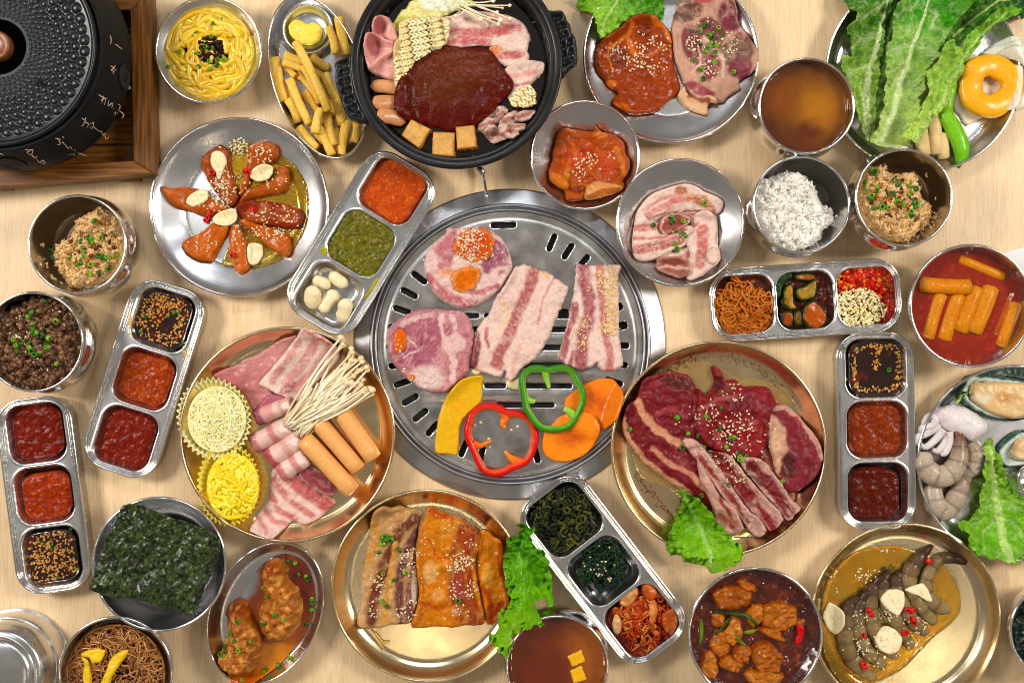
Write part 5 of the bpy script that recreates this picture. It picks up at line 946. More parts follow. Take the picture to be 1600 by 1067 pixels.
for i, (pts, lb, c) in enumerate([([(380, 260), (385, 200), (420, 175), (465, 172), (470, 200), (430, 230), (410, 290), (390, 310)], 'cucumber piece at the upper left of its well', (34, 58, 24)), ([(415, 300), (430, 240), (465, 225), (475, 260), (480, 320), (500, 355), (450, 360), (420, 335)], 'long cucumber piece standing in the middle left', (160, 118, 30)),
        ([(475, 185), (520, 175), (575, 185), (580, 215), (520, 220), (480, 210)], 'cucumber piece with orange flesh at the top', (170, 92, 28)), ([(480, 260), (520, 235), (585, 205), (590, 250), (580, 300), (530, 318), (495, 310)], 'large glossy cucumber wedge at the right', (158, 122, 44)),
        ([(410, 370), (450, 360), (475, 380), (470, 440), (420, 430)], 'cucumber piece at the lower left', (150, 66, 22)), ([(470, 370), (510, 360), (520, 420), (500, 440), (470, 420)], 'cucumber piece in the lower middle', (120, 80, 20)), ([(510, 400), (530, 330), (570, 308), (620, 345), (640, 410), (600, 452), (545, 445)], 'round red-glazed cucumber slice at the lower right', (176, 84, 24))]):
    slab('cucumber_kimchi', Z('K', pts), .008, paint(c, 'K', [], mott=.22, msc=6, edgec=((22, 52, 20), 5.5, .95)), OILY, lb, 'cucumber', 'cucumber kimchi pieces in the tray', edge=4, seed=i, z=.012, amp=.0012)
fill('D', 2, 4, paint((190, 40, 14), None, [], mott=.2, speck=[((232, 160, 60), .8, 3, .3)]), 'chopped red chili under the minced garlic', mat=OILY, z=.012, name='chopped_chili', cat='chili', amp=.0022, ns=5)
def bits(zk, pts, n, z, cols, size, mat, label, cat, name, dz=.003, shape='ico', vr=.06):
    P = crom(Z(zk, pts), 3); a0, b0 = P.min(0); a1, b1 = P.max(0); X = rng.uniform(a0, a1, n*3); Y = rng.uniform(b0, b1, n*3); ok = inside(X, Y, P); X, Y = X[ok][:n], Y[ok][:n]; zz = z+rng.uniform(0, dz, len(X)); x, y = W(X, Y, zz); L = np.array([lin(c) for c in cols])
    return grains(name, np.stack([x, y, zz], 1), size, np.clip(L[rng.integers(0, len(cols), len(X))]*(1+vr*rng.normal(0, 1, (len(X), 1))), .01, .93), mat, label, cat, shape=shape, tilt=1.0, jit=.3)
bits('K', [(672, 215), (690, 165), (740, 160), (760, 250), (690, 270)], 70, .015, [(196, 34, 14), (214, 60, 24), (230, 150, 60)], (.0024, .002, .0014), OILY, 'red chili flakes at the left of the garlic well', 'chili', 'chili_bits')
bits('K', [(800, 230), (880, 195), (910, 230), (920, 310), (870, 290), (820, 260)], 80, .015, [(196, 34, 14), (206, 24, 24), (230, 150, 60)], (.0024, .002, .0014), OILY, 'red chili flakes at the right of the garlic well', 'chili', 'chili_bits')
bits('K', [(680, 290), (760, 258), (850, 260), (900, 320), (930, 350), (900, 400), (850, 430), (760, 440), (690, 400)], 620, .0145, [(238, 226, 176), (230, 214, 156), (244, 236, 200)], (.0018, .0014, .0011), SMOOTH, 'coarsely minced raw garlic in the right tray well', 'garlic', 'minced_garlic', .006, vr=.04)
# tray F: seaweed, greens, kimchi
fill('F', 0, 5, paint((16, 18, 8), mott=.4, msc=5, speck=((66, 72, 20), .8, 4, .25)), 'wet brown-green seaweed at the bottom of the upper well', mat=OILY, z=.014, amp=.003, ns=5, name='seaweed', cat='seaweed')
tangle('R', 375, 255, 165, 165, 180, .0013, [(26, 32, 12), (14, 20, 10), (62, 66, 20), (40, 46, 16), (92, 88, 34)], OILY, 'tangle of dark brown-green seaweed in the upper well of the diagonal tray', 'seaweed', 'seaweed_strands', .016, .009, ln=(40, 130), curl=3.2, seed=3, flat=.4)
fill('F', 1, 14, paint((10, 26, 14), mott=.4, msc=5), 'dark green seasoned leaves in the middle well of the diagonal tray', mat=OILY, z=.017, th=.008, amp=.003, ns=5, name='greens', cat='greens', dx=2, dy=-4)
tangle('R', 572, 485, 128, 135, 170, .0013, [(12, 38, 20), (8, 26, 16), (26, 58, 30), (16, 46, 22)], OILY, 'tangle of seasoned green seaweed strands in the middle well of the diagonal tray', 'greens', 'greens_strands', .018, .009, ln=(40, 120), curl=3.4, seed=4, flat=.4)
seeds('sesame_seeds', [(555, 520, 26, 20, 10), (600, 550, 16, 16, 6), (510, 510, 14, 12, 4), (570, 460, 90, 80, 14)], 'sesame seeds on the green seaweed of the diagonal tray', zk='R')
fill('F', 2, 4, paint((120, 36, 8), mott=.3, speck=((170, 60, 14), .8, 6, .2)), 'red brine under the cabbage kimchi', mat=OILY, z=.013, name='brine')
for i, (pts, lb) in enumerate([([(660, 640), (700, 610), (750, 600), (745, 650), (700, 690), (665, 680)], 'pale cabbage piece at the top left of the kimchi'), ([(625, 770), (640, 730), (665, 745), (670, 800), (650, 830), (630, 810)], 'pale cabbage stalk curled at the left of the kimchi'),
                        ([(800, 680), (835, 660), (850, 720), (830, 780), (805, 770)], 'cabbage rib in the middle of the kimchi'), ([(770, 590), (820, 580), (845, 620), (820, 660), (780, 640)], 'glossy cabbage piece at the top of the kimchi'), ([(690, 690), (760, 660), (790, 720), (760, 790), (700, 780), (680, 730)], 'red cabbage leaf in the centre of the kimchi'), ([(870, 730), (930, 700), (950, 760), (920, 830), (880, 800)], 'cabbage leaf hanging over the tray end')]):
    slab('kimchi_piece', Z('R', pts), .004, paint([(206, 140, 84), (214, 170, 120), (200, 120, 66), (190, 84, 36), (176, 66, 24), (196, 96, 44)][i], 'R', [], mott=.22, msc=6, vein=((222, 170, 110), .4, 6, 40, 2)), OILY, lb, 'kimchi', 'cabbage kimchi pieces in the diagonal tray', edge=4, amp=.0016, seed=i, z=.020, h=lambda X, Y, SD: .002*fbm(X, Y, 7, 2, 6))
tangle('R', 780, 760, 165, 150, 120, .0013, [(196, 92, 36), (176, 60, 18), (212, 130, 70), (160, 46, 12)], OILY, 'shredded red cabbage kimchi in the lowest well of the diagonal tray', 'kimchi', 'kimchi_shreds', .017, .010, ln=(50, 140), curl=2.6, seed=6, flat=.6)
# ---------- meats on the grill
CO = (216, 176, 166)
slab('pork_collar', Z('V', [(162, 290), (165, 230), (195, 180), (240, 130), (290, 90), (300, 62), (370, 62), (430, 54), (520, 62), (600, 100), (650, 160), (682, 250), (682, 320), (640, 400), (590, 450), (500, 510), (420, 536), (350, 530), (280, 500), (225, 455), (180, 380)]), .008,
     paint((226, 190, 182), 'V', [('p', (190, 116, 122), [(230, 160), (300, 95), (360, 80), (370, 200), (330, 260), (310, 310), (260, 310), (235, 280), (245, 230), (215, 200)], 5), ('p', (150, 82, 102), [(500, 280), (540, 200), (590, 130), (640, 170), (668, 230), (650, 290), (590, 300), (545, 340), (510, 320)], 4),
                                 ('l', (190, 110, 116), [(190, 350), (240, 420), (330, 480), (430, 515)], 26, .6), ('l', (182, 106, 110), [(430, 440), (500, 440), (570, 425)], 15), ('b', (190, 116, 118), 450, 500, 40, 12, -10), ('b', (170, 96, 104), 600, 410, 22, 16, -40), ('b', (196, 130, 130), 620, 330, 26, 10, -30), ('b', (236, 210, 204), 360, 250, 26, 20), ('b', (228, 140, 70), 300, 330, 50, 20, 0, .8), ('b', (196, 126, 128), 455, 90, 60, 14)], mott=.12, msc=3.5, vein=((236, 206, 200), .6, 5, 55, 4)), RAW,
     'upper left round pork collar slice on the grill with two orange sauce dabs', 'pork', 'round pork collar slices on the grill', edge=7, amp=.0018, ns=10, seed=1, d=1.4, rag=.9, rags=6)
slab('sauce_dab', Z('V', [(335, 150), (380, 90), (450, 58), (520, 65), (568, 105), (575, 170), (550, 225), (490, 265), (420, 255), (370, 215), (340, 190)]), .0016, paint((204, 82, 26), mott=.18, msc=7, edgec=((226, 130, 74), 7, .7)), OILY, 'larger upper orange sauce dab under sesame on the pork collar', 'sauce', edge=8, amp=.0006, rag=2.4, rags=8)
slab('sauce_dab', Z('V', [(318, 350), (350, 310), (420, 285), (480, 300), (495, 345), (470, 400), (400, 440), (350, 425), (325, 395)]), .0016, paint((218, 112, 36), mott=.16, msc=7, edgec=((230, 150, 86), 7, .6)), OILY, 'lower plain orange sauce dab on the pork collar', 'sauce', edge=8, amp=.0005, rag=2.4, rags=8)
seeds('sesame_seeds', [(440, 130, 90, 70, 120), (440, 235, 95, 60, 70), (540, 210, 40, 60, 12), (628, 205, 6, 6, 3)], 'sesame seeds on the upper sauce dab of the pork collar', zk='V', col=(242, 214, 184))
slab('pork_collar', Z('V', [(-60, 700), (-50, 660), (-10, 620), (40, 585), (110, 555), (200, 542), (300, 550), (380, 560), (430, 600), (462, 680), (465, 780), (450, 850), (420, 930), (350, 1000), (310, 1040), (240, 1048), (160, 1030), (90, 990), (20, 930), (-30, 860), (-60, 780)]), .008,
     paint((190, 126, 130), 'V', [('p', (170, 96, 112), [(-20, 680), (80, 600), (200, 570), (270, 600), (280, 720), (250, 820), (160, 900), (60, 900), (0, 850), (-30, 780)], 6), ('l', (220, 178, 172), [(40, 640), (130, 600), (210, 580)], 14, .6), ('b', (228, 200, 194), 190, 955, 92, 72, 0, .3), ('b', (222, 186, 180), 335, 745, 70, 60), ('l', (224, 190, 184), [(270, 590), (280, 680), (300, 760), (350, 860), (330, 960)], 20), ('b', (174, 104, 114), 302, 660, 26, 40), ('l', (224, 190, 184), [(330, 590), (350, 660)], 14), ('b', (182, 108, 112), 385, 900, 26, 75, 25), ('l', (224, 184, 176), [(60, 700), (130, 780), (50, 820)], 5), ('l', (120, 60, 76), [(150, 700), (140, 770)], 5)], mott=.13, msc=3.5, vein=((220, 176, 176), .6, 4.5, -60, 5)), RAW,
     'lower left round pork collar slice on the grill, orange spot at its edge', 'pork', 'round pork collar slices on the grill', edge=7, amp=.0018, ns=10, seed=2, d=1.4, rag=.9, rags=6)
slab('sauce_dab', Z('V', [(-10, 680), (20, 662), (50, 680), (60, 730), (40, 790), (-5, 800), (-20, 750)]), .0012, paint((226, 104, 24), mott=.08), OILY, 'orange sauce spot at the left edge of the lower pork collar', 'sauce', edge=4, amp=.0002)
slab('sauce_dab', Z('V', [(62, 945), (90, 930), (110, 945), (95, 975), (75, 970)]), .001, paint((226, 118, 34), mott=.08), OILY, 'tiny orange sauce spot at the lower left of the lower pork collar', 'sauce', edge=3, amp=.0002)
seeds('sesame_seeds', [(10, 770, 20, 60, 10), (40, 905, 10, 16, 4), (80, 960, 30, 20, 6)], 'few sesame seeds at the left edge of the lower pork collar', zk='V')
bacon([(290, 150), (318, 118), (370, 108), (430, 122), (520, 160), (600, 205), (683, 268), (670, 330), (630, 430), (590, 520), (555, 610), (510, 700), (440, 800), (360, 860), (330, 910), (275, 965), (235, 930), (225, 880), (190, 925), (100, 905), (5, 865), (-15, 820), (0, 700), (20, 600), (60, 520), (110, 460), (150, 360), (210, 280)], 'W',
      [([(440, 130), (420, 230), (370, 350), (300, 510), (240, 650), (180, 770), (170, 830)], 42, (176, 96, 92)), ([(500, 170), (540, 190)], 16, (224, 176, 120)), ([(590, 200), (540, 280), (490, 400), (465, 540)], 8, (206, 146, 136)), ([(100, 570), (92, 650), (105, 700)], 13, (186, 100, 100)), ([(0, 610), (20, 700), (0, 830)], 34, (140, 60, 70)), ([(200, 370), (260, 480), (180, 600)], 20, (232, 196, 164)), ([(330, 700), (290, 840), (280, 940)], 14, (222, 176, 160))],
      'widest raw pork belly slab across the middle of the grill', fat=(230, 198, 186), th=.007, group='raw pork belly slabs on the grill', seed=31, amp=.0024, ns=22, d=1.3, rag=1.0, rags=6, vein=((238, 214, 206), .5, 7, 30, 2.5), name='pork_belly')
bacon([(745, 115), (790, 102), (860, 118), (910, 105), (1000, 108), (1062, 115), (1060, 180), (1050, 280), (1055, 400), (1055, 560), (1065, 680), (1085, 800), (1070, 850), (1010, 878), (940, 880), (905, 850), (895, 820), (850, 850), (780, 872), (710, 855), (650, 820), (612, 780), (640, 680), (680, 540), (700, 430), (720, 330), (738, 220)], 'W',
      [([(795, 110), (805, 240), (840, 360), (830, 500), (790, 640), (775, 830)], 46, (158, 80, 88)), ([(735, 400), (715, 560), (660, 700), (640, 800)], 26, (164, 88, 92)), ([(720, 740), (700, 850)], 16, (164, 86, 86)), ([(915, 110), (920, 300), (940, 500), (960, 640), (990, 780), (980, 870)], 27, (190, 112, 106)), ([(1030, 130), (1010, 300), (1030, 560)], 16, (232, 196, 160)), ([(770, 330), (770, 480), (700, 640)], 11, (232, 202, 192))],
      'striped raw pork belly slab with a band of sesame at the right of the grill', fat=(232, 202, 192), th=.006, group='raw pork belly slabs on the grill', seed=32, amp=.0020, ns=20, d=1.3, rag=1.0, rags=6, vein=((226, 178, 176), .4, 6, 88, 3), name='pork_belly')
seeds('sesame_seeds', [(960, 230, 80, 110, 150), (990, 480, 60, 110, 90), (985, 570, 75, 60, 110), (1000, 330, 50, 180, 60), (800, 560, 70, 90, 46), (790, 680, 55, 60, 30), (830, 300, 20, 60, 4), (840, 230, 80, 60, 6)], 'sesame seeds on the striped pork belly of the grill', zk='W', col=(236, 202, 150))
# garlic or onion bits under the slabs
for pts, lb in (([(240, 945), (320, 925), (345, 960), (330, 1015), (280, 1015), (245, 990)], 'pale onion bit sticking out below the pork belly slab'), ([(-10, 865), (60, 870), (50, 900), (-5, 905)], 'pale onion bit between the lower pork collar and the belly slab')):
    slab('onion_piece', Z('W', pts), .003, paint((226, 212, 164), mott=.04), SMOOTH, lb, 'onion', edge=4, z=.0065, amp=.0002)
# ---------- vegetables on the grill
slab('pumpkin_slice', Z('X', [(300, 145), (443, 125), (440, 220), (432, 320), (370, 375), (320, 425), (300, 445), (292, 470), (272, 520), (266, 700), (180, 700), (96, 690), (97, 560), (118, 430), (160, 310), (225, 215)]), .008, paint((216, 168, 34), 'X', [('b', (220, 160, 20), 270, 350, 60, 40, 0, .6), ('l', (200, 110, 20), [(266, 690), (275, 520), (300, 440)], 7)], mott=.05, msc=5), SMOOTH, 'bright yellow pumpkin slice at the lower left of the grill', 'pumpkin', edge=2.5, amp=.0004, nsub=3, rag=.4, dil=6, d=1.4)
def carrot(pts, c, cc, lb, seed): slab('carrot_slice', Z('X', pts), .0055, paint(c, 'X', [('b', (214, 108, 24), cc[0], cc[1], 110, 75, cc[2], .35), ('b', (200, 92, 18), cc[0], cc[1], 60, 34, cc[2], .3)], mott=.05, msc=5), SMOOTH, lb, 'carrot', 'carrot slices on the grill', edge=2.5, amp=.0003, rag=.5, dil=5, seed=seed, d=1.4)
carrot([(1050, 310), (1090, 260), (1190, 190), (1290, 152), (1385, 148), (1440, 190), (1468, 260), (1450, 350), (1420, 430), (1360, 500), (1300, 530), (1200, 560), (1080, 480), (1050, 400)], (228, 124, 30), (1270, 300, 40), 'upper carrot slice under the green pepper ring', 1)
carrot([(960, 480), (1010, 430), (1100, 395), (1190, 388), (1260, 420), (1300, 490), (1300, 570), (1240, 670), (1160, 730), (1060, 760), (960, 750), (900, 710), (878, 640), (885, 560), (915, 520)], (234, 132, 34), (1090, 585, -15), 'lower carrot slice in front, nearest the grill rim', 2)
def pepper(zk, outline, w, c, ribs, ribc, label, name, seed, th=.010, z=None):
    P = crom(Z(zk, outline), 5); q = ZF[zk][2]; x, y, zz = drop(P[:, 0], P[:, 1]); zz = np.full(len(P), np.percentile(zz, 60)) if z is None else np.full(len(P), z); zz = zz+th*.5; n = len(P); k = np.ones(7)/7
    x, y = W(P[:, 0], P[:, 1], zz); pts = np.stack([x, y, zz], 1); pts = np.concatenate([pts, pts[:1], pts[1:2]]); r = w/q*S*.5*(1+.16*fbm(np.arange(n+2)*.35 % (n*.35), np.zeros(n+2)+seed, 1.4, 2, seed)); r[-2:] = r[:2]
    V, F = tube_mesh(pts, r, 12, False, th/(w/q*S)); Fa = F
    cen = np.array([x.mean(), y.mean()]); d_ = np.hypot(V[:, 0]-cen[0], V[:, 1]-cen[1]); dc = np.repeat(np.hypot(pts[:, 0]-cen[0], pts[:, 1]-cen[1]), 12); inn = ss(0, .003, dc-d_)
    C = lin(c[0])[None]*(1-inn[:, None])+lin(c[1])[None]*inn[:, None]; t = thing(name, label, 'pepper', (cen[0], cen[1], float(zz[0]-th*.5)), 'bell pepper rings on the grill'); mkobj('pepper_wall', V, tofaces(F), SMOOTH, t, C*(1+.08*fbm(V[:, 0]*1000, V[:, 1]*1000, 6, 2, 3)[:, None]))
    for i, (pts_, ws) in enumerate(ribs):
        Q = crom(Z(zk, pts_), 5, False); zz2 = np.full(len(Q), zz[0]); x, y = W(Q[:, 0], Q[:, 1], zz2); rr = np.interp(np.linspace(0, 1, len(Q)), np.linspace(0, 1, len(ws)), ws)/q*S*.5; V, F = tube_mesh(np.stack([x, y, zz2], 1), rr, 10, True, th*.8/(max(ws)/q*S)); tt = np.repeat(np.linspace(0, 1, len(Q)), 10); tt = np.concatenate([tt, [0, 1]])[:, None]
        mkobj('pepper_rib', V, tofaces(F), SMOOTH, t, lin(c[1])[None]*(1-tt)+lin(ribc)[None]*tt)
    hm_put(pts[:, 0], pts[:, 1], pts[:, 2]+th*.5, w/q*S*.4)
pepper('X', [(345, 470), (365, 410), (420, 362), (490, 350), (560, 365), (620, 400), (690, 405), (760, 430), (810, 490), (828, 560), (820, 640), (790, 720), (740, 770), (660, 800), (600, 830), (530, 845), (460, 825), (420, 770), (385, 690), (345, 600), (333, 530)], 56, ((196, 30, 10), (220, 84, 30)),
       [([(600, 400), (610, 440), (590, 480), (612, 510)], [70, 60, 44, 18]), ([(375, 630), (430, 640), (470, 620), (508, 604)], [70, 40, 26, 12]), ([(730, 770), (680, 750), (640, 720), (605, 680)], [80, 70, 40, 22])], (234, 140, 50), 'red bell pepper ring at the bottom of the grill', 'pepper_ring', 1)
pepper('X', [(740, 130), (790, 80), (860, 72), (920, 85), (960, 75), (1040, 68), (1100, 100), (1140, 170), (1175, 240), (1180, 310), (1150, 390), (1110, 460), (1060, 505), (980, 520), (900, 515), (840, 480), (790, 410), (762, 350), (748, 270), (735, 200)], 50, ((52, 124, 18), (110, 168, 50)),
       [([(905, 85), (910, 140), (925, 190), (930, 218)], [66, 50, 34, 24]), ([(755, 290), (790, 310), (830, 315)], [70, 50, 26]), ([(1120, 430), (1090, 395), (1040, 368)], [80, 56, 40])], (160, 196, 88), 'green bell pepper ring lying over the carrots on the grill', 'pepper_ring', 2, z=.0125)
seeds('pepper_seeds', [(650, 525, 3, 3, 2), (486, 592, 4, 4, 2), (492, 648, 4, 4, 2), (384, 490, 3, 3, 1), (430, 470, 6, 6, 2), (700, 500, 10, 8, 1)], 'loose pale pepper seeds inside the red pepper ring', zk='X', col=(226, 206, 160), size=(.0022, .0018, .0008), cat='seeds')
# ---------- platter of ham, bacon, sausage, cheese
HP = 'ham and bacon slices on the large golden platter'
slab('ham_slice', Z('P', [(345, 190), (420, 160), (520, 98), (580, 78), (615, 82), (610, 160), (560, 210), (480, 240), (420, 260), (360, 240)]), .003, paint((196, 136, 134), mott=.05), WET, 'pink ham slice tucked uppermost behind the bacon on the platter', 'ham', HP, amp=.0012)
slab('ham_slice', Z('P', [(222, 262), (250, 235), (310, 212), (420, 178), (500, 158), (560, 152), (590, 160), (520, 230), (490, 330), (540, 345), (500, 380), (430, 400), (395, 420), (360, 350), (290, 300)]), .0035, paint((194, 128, 128), 'P', [('b', (182, 112, 114), 330, 290, 110, 50, 25, .5)], mott=.06), WET, 'large folded pink ham slice beside the white cheese cup', 'ham', HP, amp=.0016)
slab('ham_slice', Z('P', [(395, 420), (430, 390), (470, 345), (530, 348), (545, 370), (450, 420), (410, 450)]), .003, paint((176, 100, 112), mott=.06), WET, 'small dark pink ham corner beside the uppermost bacon roll', 'ham', HP)
bacon([(430, 295), (480, 235), (550, 150), (600, 90), (642, 38), (700, 60), (770, 100), (800, 130), (796, 190), (740, 250), (680, 310), (620, 370), (580, 380), (540, 352), (490, 330)], 'P', [([(700, 90), (640, 190), (560, 290)], 22, (204, 140, 138)), ([(770, 130), (700, 230), (600, 320)], 28, (204, 138, 134)), ([(620, 100), (560, 190), (490, 280)], 14, (212, 150, 144)), ([(650, 50), (760, 110)], 8, (196, 92, 60)), ([(540, 330), (580, 300)], 18, (176, 96, 104))],
      'pink and white bacon slab at the top of the platter', 'bacon', 'bacon_slice', HP, fat=(232, 204, 192), th=.004, seed=41, amp=.0012)
slab('bacon_slice', Z('P', [(400, 960), (420, 900), (470, 830), (480, 760), (490, 690), (560, 700), (620, 720), (660, 760), (720, 790), (778, 835), (760, 870), (700, 920), (640, 945), (585, 930), (550, 960), (500, 1003), (460, 995), (420, 975)]), .004,
     paint((230, 196, 186), 'P', [('l', (190, 98, 94), [(560, 720), (640, 790), (740, 850)], 34), ('l', (204, 130, 124), [(500, 740), (560, 830), (680, 910)], 15), ('l', (200, 120, 116), [(480, 800), (520, 880), (600, 920)], 13), ('l', (206, 136, 130), [(450, 870), (500, 930), (560, 940)], 11), ('l', (210, 140, 134), [(430, 920), (480, 975)], 9)], warp=3, mott=.06, vein=((238, 214, 206), .5, 6, 40, 3)), RAW, 'fanned streaky bacon at the bottom of the platter', 'bacon', HP, edge=4, amp=.0022, ns=9, seed=42)
slab('bacon_slice', Z('P', [(610, 705), (660, 665), (720, 700), (775, 760), (785, 800), (740, 810), (690, 780), (640, 750)]), .005, paint((136, 58, 66), mott=.14, vein=((200, 140, 136), .5, 6, 20, 3), edgec=((214, 176, 168), 4, .7)), RAW, 'dark lean bacon end beside the lowest sausage', 'bacon', HP, amp=.0014)
for i, (a, b, w, c, lb) in enumerate([((405, 455), (575, 388), 78, [(150, 80, 100), (214, 160, 152), (228, 196, 184)], 'first rolled bacon from the top of the platter'), ((388, 580), (560, 490), 92, [(186, 120, 126), (226, 190, 180), (200, 130, 130)], 'second rolled bacon from the top, beside the enoki ends'),
                             ((462, 650), (615, 550), 96, [(176, 84, 92), (226, 190, 180), (212, 160, 150)], 'third rolled bacon from the top'), ((515, 715), (640, 635), 88, [(200, 120, 122), (232, 204, 194), (206, 140, 136)], 'fourth rolled bacon, touching the longest sausage')]):
    a = np.array(a, float); b = np.array(b, float); u = (b-a)/np.hypot(*(b-a)); v = np.array([-u[1], u[0]])*w/2; pts = [tuple(a-v), tuple(a-u*8), tuple(a+v), tuple((a+b)/2+v*1.03), tuple(b+v), tuple(b+u*8), tuple(b-v), tuple((a+b)/2-v*1.03)]
    slab('bacon_roll', Z('P', pts), .015, paint(c[1], 'P', [('l', c[0], [tuple(a-v*1.1+u*14), tuple(a+v*1.1+u*14)], 22), ('l', c[2], [tuple((a+b)/2-v*1.1+u*16), tuple((a+b)/2+v*1.1+u*16)], 16), ('b', (238, 216, 208), *(b-u*22), 22, 18)], warp=2, mott=.05), WET, lb, 'bacon', 'rolled bacon on the platter', edge=w/2.963*.5, rag=.4, nsub=4, amp=.0005, dil=2, z=.012, seed=i)
for i, (a, b, w, lb) in enumerate([((785, 385), (965, 645), 80, 'shortest visible sausage, furthest right on the platter'), ((690, 455), (895, 695), 74, 'middle sausage of the three on the platter'), ((635, 545), (868, 795), 82, 'lowest left sausage of the three on the platter')]):
    pa, pb = Z('P', [a, b]); stick('sausage', pa, pb, w/2.963, .020, (224, 162, 98), SMOOTH, lb, 'sausage', 'sausages on the platter', box=True, col2=(230, 174, 112), seed=i, z=.0115, n=13, wob=.02, seg=8, endc=(200, 124, 64))
# enoki bundle
paths = []; caps = []; r_ = np.random.default_rng(12)
tips = [(808, 88), (820, 110), (868, 135), (850, 190), (862, 200), (905, 190), (900, 215), (925, 225), (870, 255), (906, 265), (880, 240), (840, 225), (830, 270), (850, 285), (930, 318), (940, 325), (960, 326), (915, 332), (890, 320), (850, 165), (905, 312), (835, 300)]
for k in range(120):
    a = np.array([r_.uniform(545, 600), 0]); a[1] = 480+(a[0]-545)*.25+r_.uniform(-22, 18); b = np.array(tips[k % len(tips)], float)+r_.normal(0, 9, 2); s = 1 if k < 44 else r_.uniform(.45, .85); b = a+(b-a)*s
    if k % 7 == 0: a = a+np.array([50, 40]); 
    t = np.linspace(0, 1, 10); q = a[None]*(1-t[:, None])+b[None]*t[:, None]; nn = np.array([-(b-a)[1], (b-a)[0]]); q += nn[None]*(np.sin(t*PI)*r_.uniform(-.07, .10))[:, None]; q = np.array(Z('P', q)); z = .024+.010*np.sin(t*PI*.6)+r_.uniform(-.004, .003); x, y = W(q[:, 0], q[:, 1], z); paths.append(np.stack([x, y, z], 1))
    if s == 1: caps.append(paths[-1][-1])
en = strands('enoki_mushrooms', paths, .0013, mixed([(238, 222, 188), (244, 232, 204), (228, 208, 168)]), STRAND, 'fanned bunch of white enoki mushrooms on the large golden platter', 'mushrooms', sides=6)
grains('mushroom_caps', caps, (.0034, .0033, .0028), vary((232, 212, 170), len(caps), .04), SMOOTH, shape='ico', parent=en)
# cheese cups
def cheese(cx, cy, rx, ry, a, zt, pc, cols, label, clabel, seed, shreds=150, rad=.0012, ln=(40, 110), icx=0, icy=0, curl=1.3):
    c = W(cx, cy, zt); x0_, y0_ = float(c[0]), float(c[1]); k = S*(HC-zt)/HC; n = 240; t = np.arange(n)/n*2*PI; V = []; aa = -math.radians(a); bx_, by_ = W(cx+icx*.9, cy+icy*.9, .011); 
    for (f, z, am, cxf) in ((.66, .011, .01, 1), (.70, .0112, .02, 1), (.90, zt-.006, .035, .35), (1.0, zt, .045, 0), (.992, zt+.0002, .045, 0), (.89, zt-.006, .035, .35), (.69, .0122, .02, 1)):
        r = f*(1+am*np.sign(np.sin(t*40))*np.abs(np.sin(t*40))**.6); u = rx*k*r*np.cos(t); v = ry*k*r*np.sin(t); ox = x0_*(1-cxf)+float(bx_)*cxf; oy = y0_*(1-cxf)+float(by_)*cxf
        V.append(np.stack([ox+u*math.cos(aa)-v*math.sin(aa), oy+u*math.sin(aa)+v*math.cos(aa), np.full(n, z)], 1))
    m = len(V); V = np.concatenate(V); i, j = np.meshgrid(np.arange(m-1), np.arange(n), indexing='ij'); j2 = (j+1) % n; F = np.stack([i*n+j, i*n+j2, (i+1)*n+j2, (i+1)*n+j], -1).reshape(-1, 4)
    o = mkobj('paper_cup', V, F, PAPER, None, np.repeat(lin(pc)[None], len(V), 0)); tag(o, label, 'paper cup', 'pleated paper cups on the platter')
    ix, iy = cx+icx, cy+icy
    slab('shredded_cheese', ell(ix, iy, rx*.78, ry*.78, a, 22, .06, seed), .012, paint(cols[0], mott=.10, msc=4), SMOOTH, clabel, 'cheese', z=zt-.012, zc=zt, edge=16, amp=.0012, ns=6, rag=.8, hmup=False, stuff=True)
    P = (0, 0, 1); ZF['tmp'] = P; o = [o for o in COL.objects if o.get('label') == clabel][-1]
    s_ = tangle('tmp', ix, iy, rx*.80, ry*.80, shreds, rad, cols, SMOOTH, None, None, 'cheese_shreds', zt-.001, .0045, ln=ln, curl=curl, seed=seed, flat=.6, hmset=False); loc = s_.location.copy(); s_.parent = o; s_.location = loc-o.location
cheese(334, 654, 56, 63, -15, .030, (226, 218, 158), [(238, 230, 172), (244, 238, 192), (230, 220, 152)], 'pale yellow pleated paper cup, the upper of the two', 'finely shredded pale cheese in the upper paper cup', 1, 230, .0010, (24, 100), 5, 1)
cheese(357, 757, 48, 63, 0, .030, (226, 206, 84), [(238, 212, 70), (244, 224, 96), (230, 200, 52)], 'bright yellow pleated paper cup, the lower of the two', 'coarse bright yellow cheese strips in the lower paper cup', 2, 110, .0022, (30, 80), 7, 3, curl=.5)
# ---------- extra fries underneath were laid first; raw beef plate
BP_ = 'raw beef slices on the large golden plate'
slab('meat_juice', Z('S', [(130, 500), (170, 400), (200, 230), (300, 150), (430, 120), (520, 150), (620, 200), (760, 220), (860, 300), (700, 600), (760, 860), (600, 920), (420, 800), (300, 700), (180, 650)]), .0004, paint((248, 224, 176), mott=.05), OIL, 'thin film of meat juice on the floor of the beef plate', 'juice', edge=3, amp=0, dil=1)
n = 420; t = rng.uniform(0, 1, n); sel = rng.random(n) < .55; xx = np.where(sel, 270+550*t, 150+170*t); yy = np.where(sel, 190-120*np.sin(t*PI)+60*t, 640+190*t)+rng.normal(0, 14, n); a, b, q = ZF['S']; x, y, z = drop(a+xx/q, b+yy/q)
grains('pepper_specks', np.stack([x, y, z+.0002], 1), (.0008, .0007, .0004), vary((120, 60, 16), n, .3), OILY, 'brown seasoning specks along the floor of the beef plate', 'seasoning')
